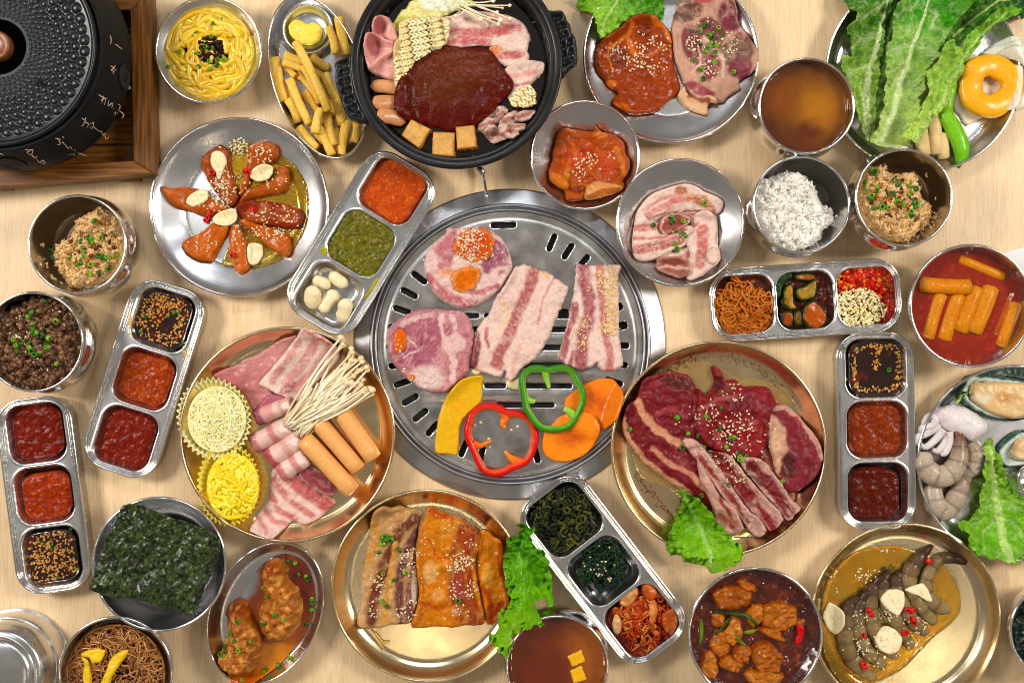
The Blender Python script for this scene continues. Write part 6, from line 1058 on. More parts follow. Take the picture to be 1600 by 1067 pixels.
slab('raw_beef', Z('S', [(150, 420), (180, 280), (300, 220), (440, 290), (560, 260), (700, 280), (800, 340), (900, 420), (950, 560), (880, 690), (860, 760), (760, 840), (680, 880), (600, 860), (520, 790), (430, 720), (300, 640), (190, 540)]), .005, paint((92, 24, 30), 'S', [('l', (176, 120, 104), [(700, 560), (800, 660), (850, 740)], 22), ('l', (150, 80, 74), [(420, 640), (520, 760)], 20), ('b', (130, 60, 52), 740, 520, 70, 80)], mott=.2, msc=5, vein=((160, 90, 84), .5, 6, 40, 3)), RAW, 'dark beef slice spread beneath all the others on the golden plate', 'beef', BP_, edge=5, amp=.0022, ns=13, seed=50, d=1.8)
slab('raw_beef', Z('S', [(92, 400), (105, 340), (130, 312), (155, 300), (180, 215), (230, 190), (300, 174), (390, 190), (420, 225), (445, 265), (480, 290), (470, 380), (480, 480), (440, 560), (480, 660), (530, 740), (520, 810), (490, 810), (440, 760), (400, 725), (330, 690), (260, 640), (190, 590), (140, 520), (100, 460)]), .006,
     paint((112, 26, 34), 'S', [('b', (74, 24, 22), 350, 225, 65, 30, 10), ('b', (124, 36, 44), 210, 250, 45, 50), ('l', (206, 148, 112), [(162, 305), (185, 360), (235, 420), (300, 470), (360, 505)], 17), ('l', (196, 132, 106), [(225, 520), (290, 575), (370, 620), (430, 660), (480, 715)], 13), ('l', (214, 160, 128), [(100, 390), (120, 480), (200, 580), (300, 665), (400, 722)], 13), ('b', (150, 56, 60), 290, 350, 60, 14, -20), ('b', (146, 50, 56), 420, 330, 12, 50)], mott=.16, msc=6, vein=((156, 66, 66), .5, 6, 20, 2)), RAW,
     'darkest raw beef slice at the left of the golden plate, edged with fat', 'beef', BP_, edge=5, amp=.0018, ns=13, seed=51, d=1.6)
slab('raw_beef', Z('S', [(755, 350), (775, 325), (830, 322), (870, 350), (910, 395), (965, 470), (988, 550), (960, 640), (900, 705), (850, 718), (810, 700), (790, 640), (770, 560), (740, 480), (740, 400)]), .006,
     paint((120, 36, 44), 'S', [('l', (206, 150, 138), [(760, 345), (830, 330), (900, 390), (960, 480), (985, 560)], 12), ('p', (208, 164, 134), [(748, 380), (790, 385), (825, 440), (830, 520), (805, 590), (790, 650), (760, 600), (745, 500)], 3), ('l', (136, 56, 62), [(870, 380), (900, 480), (930, 560)], 8), ('b', (74, 34, 30), 840, 600, 30, 60, 10)], mott=.14, vein=((146, 70, 74), .4, 7, 60, 2)), RAW,
     'raw beef slice with a broad fat seam at the right of the golden plate', 'beef', BP_, edge=5, amp=.0014, seed=52, d=1.6)
slab('raw_beef', Z('S', [(432, 250), (470, 275), (500, 250), (510, 215), (497, 158), (515, 150), (545, 170), (566, 212), (610, 210), (645, 240), (700, 238), (765, 252), (792, 310), (762, 350), (752, 430), (742, 500), (715, 560), (650, 590), (560, 550), (490, 520), (440, 470), (415, 400), (425, 320)]), .007,
     paint((122, 28, 34), 'S', [('l', (164, 86, 82), [(440, 340), (520, 300), (600, 290)], 9), ('l', (158, 66, 66), [(530, 400), (520, 500)], 6), ('b', (82, 20, 24), 530, 240, 26, 50), ('b', (110, 60, 44), 560, 260, 50, 16, -20), ('b', (136, 30, 34), 690, 480, 60, 60, 0, .7), ('b', (100, 20, 28), 640, 330, 90, 40, 0, .6), ('l', (150, 46, 50), [(660, 460), (720, 350)], 5)], mott=.12, msc=8, vein=((160, 60, 62), .35, 8, -30, 3)), RAW,
     'bright red raw beef slice in the centre of the golden plate, under sesame', 'beef', BP_, edge=6, amp=.0022, ns=16, seed=53, d=1.6)
for pts_, ly_, lb_, sd_ in (([(620, 560), (690, 560), (740, 585), (790, 650), (850, 740), (888, 782), (870, 812), (830, 838), (770, 775), (700, 690), (640, 620)], [('l', (118, 32, 36), [(670, 590), (750, 680), (840, 800)], 26), ('l', (104, 56, 42), [(650, 600), (720, 680)], 10)], 'rightmost of three streaky beef strips on the golden plate', 54),
        ([(478, 528), (530, 535), (580, 555), (650, 640), (730, 730), (800, 800), (808, 852), (745, 890), (690, 830), (620, 740), (550, 650), (500, 580)], [('l', (122, 28, 34), [(510, 545), (600, 660), (700, 790), (760, 870)], 30), ('l', (186, 120, 112), [(600, 610), (720, 740)], 7)], 'middle one of three streaky beef strips on the golden plate', 57),
        ([(362, 490), (385, 470), (425, 482), (480, 545), (560, 650), (640, 770), (720, 850), (738, 885), (712, 918), (680, 905), (620, 830), (550, 750), (480, 650), (420, 570)], [('l', (140, 50, 50), [(430, 540), (500, 640), (600, 770)], 11), ('l', (128, 60, 46), [(600, 770), (660, 850)], 9)], 'leftmost, fattiest of three streaky beef strips on the golden plate', 58)):
    slab('raw_beef', Z('S', pts_), .0045, paint((204, 160, 146), 'S', ly_, warp=3, mott=.13, msc=4, vein=[((222, 188, 176), .6, 6, 50, 5), ((160, 90, 88), .35, 4, 50, 6)]), RAW, lb_, 'beef', BP_, edge=4, amp=.0026, ns=9, seed=sd_, d=1.5, rag=1.0, rags=6)
slab('raw_beef', Z('S', [(425, 560), (450, 600), (490, 660), (540, 740), (600, 790), (630, 850), (640, 890), (600, 910), (550, 900), (510, 850), (500, 800), (480, 740), (440, 660)]), .004,
     paint((204, 158, 142), 'S', [('l', (150, 70, 60), [(510, 700), (560, 790), (590, 880)], 9), ('l', (186, 116, 92), [(520, 820), (600, 860)], 14)], mott=.10), RAW, 'narrow pale fat strip below the streaky beef strip', 'beef', BP_, edge=5, amp=.0022, seed=55)
leaf('S', [(338, 700), (380, 715), (430, 740), (480, 800), (520, 850), (570, 905), (618, 945), (605, 1000), (560, 1020), (520, 1030), (480, 1052), (440, 1035), (380, 1035), (350, 1000), (300, 985), (280, 940), (300, 880), (335, 820), (355, 760)], [(358, 715), (400, 790), (440, 870), (470, 960), (480, 1030)], (96, 156, 30), (126, 182, 44), 'lettuce leaf hanging over the near rim of the golden beef plate', seed=12, rag=2.8, vamp=.2, freq=.25, ruf=1.5, rw=12, ribc=(160, 196, 104))
seeds('sesame_seeds', [(480, 370, 70, 50, 30), (600, 420, 100, 60, 40), (600, 270, 60, 50, 18), (560, 570, 80, 60, 30), (600, 640, 60, 60, 20), (640, 470, 150, 120, 50), (500, 420, 180, 150, 26)], 'sesame seeds across the raw beef of the golden plate', zk='S')
scallions('S', [(540, 335), (465, 378), (435, 460), (390, 450), (457, 510), (345, 385), (362, 518), (595, 466), (575, 472), (558, 508), (615, 535), (620, 562), (648, 552), (484, 548), (570, 684), (812, 668), (448, 730), (130, 437), (535, 430), (628, 570)], 'chopped scallion on the raw beef', 'chopped scallions on the raw beef', 1.15)
# ---------- pork belly plate
KG = 'marinated pork belly slabs on the pale golden plate'
slab('marinated_pork', Z('Q', [(268, 215), (290, 160), (330, 128), (370, 140), (420, 132), (470, 150), (540, 168), (530, 200), (518, 250), (510, 300), (500, 380), (515, 450), (522, 560), (510, 660), (500, 740), (430, 762), (370, 765), (300, 782), (240, 785), (200, 765), (195, 710), (215, 640), (212, 540), (230, 430), (250, 310)]), .009,
     paint((196, 150, 100), 'Q', [('l', (112, 58, 40), [(500, 200), (420, 270), (370, 370), (330, 480), (290, 600), (270, 740)], 30, .5), ('l', (108, 60, 58), [(510, 270), (470, 340), (420, 480), (420, 600), (430, 740)], 24, .5), ('l', (120, 72, 70), [(500, 420), (480, 560), (470, 720)], 22, .6), ('l', (206, 148, 74), [(400, 330), (370, 470), (350, 620), (340, 750)], 14), ('l', (202, 140, 60), [(260, 420), (300, 300), (290, 200)], 12), ('l', (206, 168, 134), [(225, 560), (215, 700)], 14), ('b', (200, 180, 160), 500, 560, 14, 100)], warp=3, mott=.14, vein=((222, 180, 128), .55, 6, 100, 3)), OILY,
     'glossy pork belly slab with scallions at the left of the pale golden plate', 'pork', KG, edge=6, amp=.0018, ns=12, seed=61, d=1.5)
slab('marinated_pork', Z('Q', [(830, 290), (850, 262), (885, 268), (920, 300), (955, 320), (965, 400), (965, 480), (985, 580), (988, 660), (940, 700), (925, 745), (880, 762), (858, 690), (840, 600), (818, 480), (815, 400)]), .008,
     paint((206, 122, 40), 'Q', [('l', (176, 70, 20), [(860, 560), (900, 640), (900, 740)], 16), ('l', (150, 58, 24), [(960, 640), (900, 720)], 14), ('b', (220, 152, 70), 880, 500, 30, 70), ('l', (180, 80, 26), [(940, 330), (950, 500)], 8)], mott=.16), OILY, 'narrow orange pork belly slab beside the frilly lettuce', 'pork', KG, edge=6, amp=.0018, seed=62, d=1.5)
slab('marinated_pork', Z('Q', [(520, 270), (545, 200), (572, 145), (620, 158), (680, 185), (755, 205), (790, 240), (840, 275), (830, 360), (818, 440), (830, 540), (850, 640), (868, 740), (830, 768), (760, 768), (700, 778), (600, 775), (540, 782), (480, 770), (500, 700), (522, 600), (512, 500), (505, 400)]), .010,
     paint((208, 122, 42), 'Q', [('l', (150, 60, 30), [(790, 250), (760, 360), (740, 500), (760, 620), (800, 750)], 62, .3), ('b', (160, 70, 56), 720, 560, 40, 80, 0, .6), ('l', (190, 84, 26), [(560, 160), (700, 200)], 14), ('b', (222, 164, 96), 580, 480, 44, 60), ('l', (186, 86, 26), [(520, 640), (600, 660), (690, 660)], 12), ('b', (220, 150, 84), 620, 600, 40, 30), ('l', (182, 80, 24), [(560, 300), (620, 400), (690, 420)], 6), ('b', (218, 140, 50), 650, 240, 60, 30, 20)], mott=.15, vein=((228, 170, 90), .45, 9, 95, 2.5)), OILY,
     'widest orange marinated pork belly slab in the middle of the pale golden plate', 'pork', KG, edge=7, amp=.0018, ns=13, seed=63, d=1.5)
seeds('sesame_seeds', [(760, 430, 50, 60, 50), (700, 460, 40, 30, 20), (790, 580, 40, 40, 22), (740, 690, 50, 40, 12), (670, 420, 180, 220, 50), (470, 430, 50, 80, 50), (300, 540, 40, 60, 26), (460, 680, 60, 60, 30), (280, 680, 30, 50, 16), (700, 570, 30, 60, 12)], 'sesame seeds on the marinated pork belly slabs', zk='Q')
scallions('Q', [(345, 290), (355, 300), (330, 315), (320, 335), (310, 372), (380, 305), (365, 315), (340, 330), (350, 310), (330, 300), (422, 362), (330, 495), (388, 520), (325, 640), (350, 665), (440, 485), (730, 636)], 'chopped scallion on the pork belly of the pale golden plate', 'chopped scallions on the pork belly plate', 1.15)
leaf('Q', [(1050, 195), (1110, 225), (1118, 250), (1100, 275), (1110, 310), (1165, 345), (1200, 430), (1215, 500), (1225, 610), (1160, 600), (1115, 612), (1140, 650), (1165, 688), (1100, 690), (1060, 720), (1015, 740), (1010, 800), (970, 850), (940, 855), (925, 820), (885, 800), (930, 750), (950, 665), (990, 665), (1000, 600), (975, 540), (985, 500), (965, 440), (970, 350), (985, 290), (1050, 255)], [(1080, 240), (1050, 350), (1060, 470), (1080, 560), (1040, 660), (980, 780)], (66, 140, 22), (128, 188, 46), 'frilly green lettuce leaf between the pale golden plate and the diagonal tray', seed=13, rag=3.6, dil=10, vamp=.15, freq=.35, ruf=1.9, rw=5, ribc=(140, 190, 80))
strands('enoki_stub', [np.array([np.array([*map(float, W(px, py, .008)), .008]) for px, py in Z('Q', p)]) for p in ([(270, 790), (310, 850), (335, 890)], [(290, 800), (330, 850), (365, 850)])], .0013, mixed([(196, 160, 96)]), STRAND, 'two thin mushroom stems lying below the pork belly on the pale golden plate', 'mushroom stems')
# ---------- shrimp plate
slab('soy_marinade', Z('U', [(130, 640), (150, 480), (220, 350), (340, 250), (480, 212), (620, 210), (740, 245), (860, 290), (940, 380), (990, 480), (1010, 580), (960, 680), (860, 760), (760, 860), (640, 980), (480, 1060), (300, 1080), (180, 960), (130, 800)]), .0014, paint((250, 212, 110), 'U', [('b', (252, 206, 84), 420, 380, 220, 120, -20, .8)], mott=.06), OIL, 'amber soy marinade pooled in the shrimp plate', 'marinade', edge=4, amp=.0001, dil=1)
SHG = 'marinated raw shrimp in a row on the brass-toned plate'
SHR = [([(1040, 315), (960, 290), (880, 290), (830, 340), (790, 420), (790, 500), (850, 580), (930, 610)], [30, 56, 62, 70, 76, 84, 86, 50], 'shrimp furthest right, its tail pointing to the rim'),
       ([(825, 205), (760, 270), (700, 350), (680, 420), (700, 500), (760, 600), (840, 690)], [22, 70, 90, 88, 84, 84, 46], 'shrimp with the dark tail reaching highest'),
       ([(640, 370), (605, 420), (610, 510), (660, 610), (730, 700), (790, 755)], [40, 74, 82, 84, 84, 44], 'third shrimp from the right'),
       ([(560, 380), (520, 430), (530, 530), (580, 640), (640, 760), (700, 840)], [36, 74, 82, 84, 84, 44], 'fourth shrimp, under the topmost round garlic slice'),
       ([(520, 400), (460, 470), (440, 580), (450, 700), (520, 830), (600, 900)], [36, 74, 84, 86, 84, 46], 'third shrimp from the left'),
       ([(440, 490), (385, 560), (360, 680), (380, 800), (440, 890), (520, 960)], [36, 76, 86, 88, 84, 46], 'second shrimp from the left'),
       ([(370, 530), (310, 590), (285, 700), (290, 830), (350, 950), (460, 1030)], [36, 78, 90, 92, 88, 48], 'leftmost shrimp of the row')]
def shrimp(name, zk, pts, ws, label, group, cols, nb=7, bd=.12, th=.8, tail='first', z=None, **k):
    tip, nxt = (pts[0], pts[1]) if tail == 'first' else (pts[-1], pts[-2]); tc = cols[0] if tail == 'first' else cols[-1]
    c = Z(zk, [pts[len(pts)//2]])[0]; x, y, zz = drop(np.array([c[0]]), np.array([c[1]])); t = thing(name, label, 'shrimp', (float(x[0]), float(y[0]), float(zz[0] if z is None else z)), group)
    b = tube_px('body', zk, pts, ws, cols, OILY, None, None, None, flat=th, bands=(nb, bd), n=10, seg=14, z=z, parent=t, **k)
    d = np.array(tip, float)-np.array(nxt, float); d /= np.hypot(*d); nn = np.array([-d[1], d[0]]); tz = None
    V = np.array([v.co[:] for v in b.data.vertices]); e = V[:14] if tail == 'first' else V[-16:-2]; tz = float(e[:, 2].mean())+t.location.z
    for sgn in (-.55, .0, .55):
        dd = d+nn*sgn; L = 58*ZF[zk][2]/4; p = [tuple(np.array(tip)-d*6), tuple(np.array(tip)+dd*L*.5+nn*sgn*3), tuple(np.array(tip)+dd*L*.95)]
        tube_px('tail_fin', zk, p, [14, 26, 22, 5], [tc, tuple(v*.7 for v in tc)], OILY, None, None, None, flat=.35, seg=8, z=tz-.002, parent=t, hmput=False)
    return t
for p, w, lb in SHR: shrimp('raw_shrimp', 'U', p, [a*1.05 for a in w], lb, SHG, [(50, 30, 24), (92, 70, 52), (150, 126, 88), (136, 114, 78), (156, 134, 94)], lift=-.002)
GS = 'garlic slices on the shrimp'
for p, lb in (([(190, 565), (240, 590), (270, 630), (265, 700), (235, 745), (210, 758), (170, 720), (148, 650), (165, 600)], 'garlic slice lying apart at the left rim of the shrimp plate'), ([(510, 530), (545, 490), (600, 480), (650, 500), (655, 570), (630, 630), (600, 645), (540, 600), (512, 565)], 'upper round garlic slice on the shrimp'),
              ([(468, 770), (510, 712), (560, 712), (610, 745), (635, 790), (615, 860), (560, 883), (500, 860), (470, 810)], 'largest garlic slice, lower on the shrimp'), ([(655, 478), (730, 450), (775, 448), (810, 500), (826, 550), (800, 558), (740, 525), (680, 500)], 'triangular garlic slice on the upper shrimp')): garlic('U', p, lb, GS, th=.003, col=(236, 222, 184))
chilies('U', [(432, 605), (440, 625), (795, 310), (670, 600), (705, 665), (715, 680), (640, 745), (655, 755), (400, 770), (425, 785), (385, 940), (400, 955), (690, 605)], 'red chili ring on the marinated shrimp', 'red chili rings on the shrimp')
seeds('sesame_seeds', [(520, 650, 60, 60, 46), (390, 850, 60, 70, 30), (420, 400, 90, 70, 22), (700, 700, 120, 120, 40), (450, 820, 200, 180, 50), (560, 240, 60, 30, 6), (700, 880, 100, 60, 10), (220, 420, 60, 80, 6), (380, 650, 50, 80, 16)], 'sesame seeds on the shrimp and in the soy marinade', zk='U')
# ---------- seafood plate
def mussel(shell, meat, label, seed, z=.012):
    c = np.mean(shell, 0); cx, cy = Z('Y', [tuple(c)])[0]; x, y = map(float, W(cx, cy, z)); t = thing('mussel', label, 'mussel', (x, y, z-.006), 'half-shell mussels on the seafood plate')
    slab('shell', Z('Y', shell), .010, paint((196, 206, 198), 'Y', [], mott=.08, edgec=((30, 70, 56), 5.5, .95), speck=((120, 150, 140), .4, 9, .2)), WET, parent=t, z=.006, edge=9, amp=.0004, rag=.4, h=lambda X, Y, SD: -.006*ss(5, 16, SD), seed=seed)
    slab('dark_lining', Z('Y', [(m[0]+(m[0]-np.mean(meat, 0)[0])*.06-4, m[1]+(m[1]-np.mean(meat, 0)[1])*.06) for m in meat]), .004, paint((34, 30, 34)), WET, parent=t, z=.0105, edge=4, amp=.0003)
    slab('mussel_meat', Z('Y', meat), .009, paint((216, 182, 134), 'Y', [('b', (190, 140, 80), np.mean(meat, 0)[0]+20, np.mean(meat, 0)[1], 80, 24, 8, .7), ('b', (226, 206, 176), meat[0][0]+60, meat[0][1]+40, 50, 22, 0, .5)], mott=.08, vein=((236, 216, 176), .5, 8, 10, 3)), WET, parent=t, z=.012, edge=7, amp=.0010, seed=seed)
mussel([(272, 190), (282, 140), (300, 100), (350, 84), (450, 92), (600, 112), (680, 160), (690, 250), (640, 310), (560, 328), (450, 318), (360, 280), (295, 235)], [(330, 165), (350, 130), (430, 120), (520, 122), (620, 132), (670, 200), (630, 290), (560, 318), (460, 300), (380, 255), (335, 215)], 'larger green-lipped mussel at the top of the seafood plate', 1)
mussel([(463, 500), (490, 450), (540, 400), (600, 372), (700, 380), (740, 460), (700, 540), (610, 565), (520, 572), (475, 548)], [(545, 490), (570, 440), (620, 405), (700, 410), (720, 480), (680, 530), (600, 538), (555, 520)], 'smaller green-lipped mussel cut off by the right edge', 2)
sqd = thing('squid', 'white baby squid with curled arms above the shrimp on the seafood plate', 'squid', (*map(float, W(1478, 672, .01)), .006))
slab('squid_body', Z('Y', [(130, 295), (170, 262), (230, 248), (300, 252), (360, 280), (405, 315), (430, 360), (410, 400), (370, 425), (335, 440), (290, 415), (230, 395), (170, 370), (130, 335)]), .014, paint((224, 216, 214), 'Y', [('b', (206, 190, 196), 160, 320, 50, 30, 0, .6)], mott=.04), WET, parent=sqd, edge=20, amp=.0006, rag=.3, z=.009)
for i, p in enumerate([[(150, 330), (110, 300), (80, 340), (100, 380)], [(160, 350), (90, 390), (45, 410), (45, 440), (80, 455)], [(180, 370), (140, 420), (90, 460), (60, 450)], [(200, 380), (180, 440), (150, 480), (120, 470)], [(210, 380), (210, 440), (190, 490), (165, 500)], [(140, 320), (120, 350), (70, 360), (60, 385)]]):
    tube_px('squid_arm', 'Y', p, [44, 40, 34, 20], [(214, 204, 206), (226, 218, 218), (206, 192, 198)], WET, None, None, None, parent=sqd, lift=.004, seg=10, z=.010+.002*(i % 3))
SG = 'raw peeled shrimp on the seafood plate'
shrimp('raw_shrimp', 'Y', [(330, 610), (280, 640), (250, 720), (190, 790), (135, 750), (125, 660)], [40, 84, 100, 104, 110, 80], 'grey raw shrimp lying lowest on the seafood plate', SG, [(150, 124, 112), (176, 156, 138), (184, 166, 146), (196, 180, 162)], nb=6, bd=.05, z=.006)
shrimp('raw_shrimp', 'Y', [(320, 440), (345, 500), (330, 570), (280, 600)], [70, 96, 96, 60], 'grey raw shrimp partly hidden beside the lettuce stem', SG, [(160, 140, 122), (180, 162, 142), (190, 176, 160)], nb=4, bd=.05, z=.006)
shrimp('raw_shrimp', 'Y', [(80, 490), (85, 560), (140, 610), (210, 600), (255, 540), (265, 460), (258, 400), (248, 345)], [70, 104, 112, 110, 100, 78, 50, 34], 'curled raw shrimp on top, its reddish tail pointing up', SG, [(200, 184, 162), (188, 168, 146), (192, 176, 156), (176, 154, 132), (120, 90, 76), (150, 70, 50)], nb=7, bd=.05, z=.013, tail='last')
leaf('Y', [(388, 405), (402, 398), (415, 430), (450, 510), (480, 570), (520, 640), (590, 720), (680, 790), (700, 900), (690, 1030), (600, 1045), (560, 1025), (520, 1050), (480, 1050), (430, 1030), (380, 1035), (340, 1005), (300, 1000), (270, 950), (275, 900), (240, 880), (236, 838), (290, 835), (335, 790), (350, 700), (355, 580), (362, 480), (368, 430)], [(395, 415), (420, 560), (450, 700), (480, 860), (490, 1030)], (140, 178, 66), (96, 164, 34), 'large lettuce leaf spilling off the seafood plate', seed=14, rag=2.4, vamp=.4, freq=.16, rw=26, zc=None)
leaf('Y', [(205, 220), (225, 190), (255, 170), (278, 172), (270, 195), (240, 215), (215, 230)], [(275, 175), (210, 225)], (26, 60, 24), (50, 90, 40), 'small dark herb leaf at the tip of the larger mussel', name='herb_leaf', cat='herb', seed=15, rag=.4)
dish('dip', 'bowl', 1616, 748, 24, .016, STEEL2, 'tiny round dip dish on the seafood plate, cut by the right edge', 'dish', name='dip_dish', zb=.004)
# ---------- rice cakes
liquid('tteok', .034, paint((142, 36, 2), None, [('b', (156, 46, 4), 1517, 478, 60, 60, 0, .8)], warp=8, ws=18, mott=.10, speck=((176, 60, 14), .5, 8, .25)), 'shiny red broth in the rice cake bowl', 'broth', 'broth', d=2)
RC = [((1275, 108), (1500, 200), 46, .033, 'rice cake at the top right, half sunk'), ((1215, 548), (1402, 592), 62, .030, 'rice cake sunk at the bottom of the bowl'), ((1070, 330), (1065, 390), 34, .028, 'rice cake hidden at the left wall'), ((1535, 275), (1448, 482), 42, .031, 'sunken rice cake second from the right'), ((1562, 322), (1483, 540), 60, .034, 'rice cake furthest right'),
      ((1192, 275), (1125, 500), 58, .034, 'rice cake furthest left of the standing row'), ((1282, 275), (1205, 508), 66, .034, 'second rice cake of the row'), ((1372, 245), (1286, 468), 66, .036, 'third rice cake of the row'), ((1440, 242), (1350, 472), 70, .037, 'fourth rice cake, standing highest'), ((1090, 232), (1338, 246), 66, .039, 'rice cake lying across the top of the row')]
for i, (a, b, w, z, lb) in enumerate(RC):
    pa, pb = Z('K', [a, b]); stick('rice_cake', pa, pb, w*1.14/3.137, .013, (206, 120, 30) if z > .032 else (176, 76, 14), OILY if z > .032 else LIQ, lb, 'rice cake', 'rice cakes in red broth', box=False, col2=(222, 146, 56) if z > .032 else (190, 90, 20), seed=i, z=z-.009, wob=.03, n=11, bend=random.uniform(-2, 2), endc=(230, 160, 80), taper=.96, seg=14)
# ---------- spicy chicken stew
liquid('spicy', .033, paint((84, 24, 6), None, [], warp=8, mott=.2, speck=((130, 56, 16), .6, 7, .15)), 'dark red stew broth with oil', 'broth', 'broth', mat=LIQ, amp=.0006, ns=9, d=2)
CH = [(550, 290, 90, 40, 30, 'small chicken piece at the top left of the stew'), (450, 390, 150, 95, 0, 'large chicken piece at the upper left of the stew'), (620, 520, 75, 90, 20, 'chicken piece in the centre of the stew'), (820, 540, 128, 118, 0, 'round chicken piece at the upper right of the stew'), (330, 570, 60, 55, 40, 'small chicken cube at the left of the stew'), (450, 660, 70, 100, 10, 'chicken piece under the scallion stalks'),
      (340, 760, 75, 100, 0, 'smooth chicken piece at the left of the stew'), (520, 830, 75, 70, 0, 'chicken piece left of the lower middle'), (260, 930, 70, 110, -10, 'bright orange chicken piece at the lower left'), (430, 930, 90, 60, 20, 'ragged chicken piece near the bottom'), (720, 870, 105, 125, -30, 'crisp chicken piece at the lower right'), (700, 1030, 140, 70, 5, 'chicken piece cut by the bottom edge'), (760, 670, 100, 45, 25, 'flat chicken scrap below the round piece'), (980, 590, 50, 38, -20, 'shrimp-like chicken end by the red chili piece')]
for i, (cx, cy, rx, ry, a, lb) in enumerate(CH):
    slab('chicken_piece', blobpts('T', cx, cy, rx*1.18, ry*1.15, a, wob=.26, s=i+3), .008+.004*(rx > 80), paint([(172, 96, 36), (160, 84, 28), (184, 110, 44)][i % 3], mott=.26, msc=7, seed=i, vein=((216, 136, 60), .5, 8, 40*i, 2), edgec=((140, 48, 10), 4, .6)), OILY, lb, 'chicken', 'chicken pieces in the red stew', z=.031, edge=7, amp=.0030, ns=8, seed=i, rag=1.2)
slab('chili_piece', Z('T', [(945, 590), (1000, 600), (1022, 640), (1005, 720), (965, 765), (940, 740), (960, 680)]), .004, paint((196, 26, 14)), OILY, 'bright red chili piece at the right wall of the stew', 'chili', z=.036, edge=4)
for i, (p, c) in enumerate([([(375, 500), (450, 510), (540, 520), (600, 560), (640, 610)], (44, 66, 22)), ([(430, 540), (380, 580), (340, 640), (295, 672)], (40, 60, 20)), ([(280, 495), (340, 490), (400, 515)], (34, 52, 18)), ([(180, 550), (185, 650), (175, 760)], (86, 108, 30)), ([(460, 680), (500, 730), (545, 765)], (84, 96, 34)), ([(520, 660), (590, 650), (650, 630)], (96, 104, 34))]):
    tube_px('scallion_stalk', 'T', p, [20, 34, 34, 26, 16], [c, tuple(min(255, int(v*1.4)) for v in c), c], OILY, ['longest', 'forked', 'short upper', 'lone left', 'pale lower', 'pale central'][i]+' cooked scallion stalk in the red stew', 'scallion', 'cooked scallion stalks', flat=.5, seg=8)
# ---------- chicken wings
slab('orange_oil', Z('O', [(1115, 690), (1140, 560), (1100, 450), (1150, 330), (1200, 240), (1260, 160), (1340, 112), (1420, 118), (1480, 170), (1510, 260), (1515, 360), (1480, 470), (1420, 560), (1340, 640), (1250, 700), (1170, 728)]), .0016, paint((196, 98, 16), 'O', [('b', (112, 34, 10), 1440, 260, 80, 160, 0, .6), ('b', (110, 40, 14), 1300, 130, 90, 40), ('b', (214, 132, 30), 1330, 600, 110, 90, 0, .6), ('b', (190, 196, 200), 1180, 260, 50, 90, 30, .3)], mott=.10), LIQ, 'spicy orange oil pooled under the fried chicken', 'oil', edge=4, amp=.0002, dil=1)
WG = 'fried chicken drumettes in the oval dish'
for i, (p, c, lb) in enumerate([([(1250, 185), (1290, 142), (1360, 150), (1372, 210), (1375, 240), (1420, 290), (1440, 370), (1432, 460), (1380, 525), (1300, 542), (1250, 490), (1230, 410), (1262, 320), (1252, 250)], (168, 100, 42), 'larger fried chicken drumette at the upper right of the oval dish'), ([(1072, 385), (1125, 335), (1168, 348), (1190, 400), (1215, 450), (1252, 510), (1240, 600), (1205, 680), (1130, 692), (1065, 655), (1050, 590), (1078, 510), (1082, 450)], (162, 96, 42), 'smaller fried chicken drumette at the lower left of the oval dish')]):
    slab('fried_chicken', Z('O', p), .026, paint(c, 'O', [('b', (150, 66, 20), p[1][0]+10, p[1][1]+40, 46, 36, 0, .5)], mott=.28, msc=6, seed=i+3, speck=[((208, 148, 78), .7, 6, .12), ((140, 62, 18), .6, 8, .3)]), FRY, lb, 'fried chicken', WG, edge=22, amp=.0034, ns=9, rag=1.6, seed=i, h=lambda X, Y, SD: .0012*fbm(X, Y, 3.2, 2, 3)+.002*fbm(X, Y, 7, 2, 4)*ss(0, 8, SD))
scallions('O', [(1150, 432), (1105, 485), (1118, 495), (1095, 520), (1125, 524), (1205, 525), (1085, 550), (1150, 575), (1060, 590), (1075, 600), (1085, 575), (1315, 395), (1325, 408), (1262, 430), (1270, 440), (1358, 424), (1285, 310), (1270, 268), (1385, 140), (1420, 155), (1440, 205), (1470, 210), (1480, 235), (1500, 320), (1500, 345), (1495, 370), (1475, 440), (1400, 600), (1340, 640), (1270, 670), (1280, 660), (1170, 700)], 'green herb bit on the fried chicken dish', 'green herb bits in the fried chicken dish', 1.0)
# ---------- seaweed sheet
def nh(X, Y, SD): return .0022*fbm(X, Y, 24, 3, 4)+.0016*fbm(X, Y*.7, 9, 2, 8)+.0005*fbm(X, Y, 3, 2, 9)+.003*ss(60, 0, SD)*fbm(X, Y, 40, 1, 2)
NORI = mat_food('seaweed_sheet', .40, .36, 0, .9, 300, .40, crough=.16, spec=.12)
slab('seaweed_sheet', Z('N', [(568, 560), (640, 556), (700, 578), (800, 618), (900, 650), (998, 692), (1024, 752), (1000, 820), (965, 900), (930, 990), (900, 1056), (868, 1064), (780, 1040), (700, 1018), (620, 992), (540, 992), (480, 975), (414, 950), (425, 900), (455, 820), (480, 740), (520, 670), (548, 610)]), .0006, paint((34, 45, 22), None, [], mott=.40, msc=4, speck=[((60, 74, 38), .8, 3.2, .05), ((8, 12, 6), .8, 6, .1), ((70, 84, 44), .6, 2.4, .3)]), NORI, 'large crinkled dark green seaweed sheet lying over the lower left bowl', 'seaweed', z=.0525, zc=.053, h=nh, flat=True, rag=.6, rags=4, edge=1, d=1.4, amp=0, nsub=2)  # paler specks are glints painted into the sheet's colour
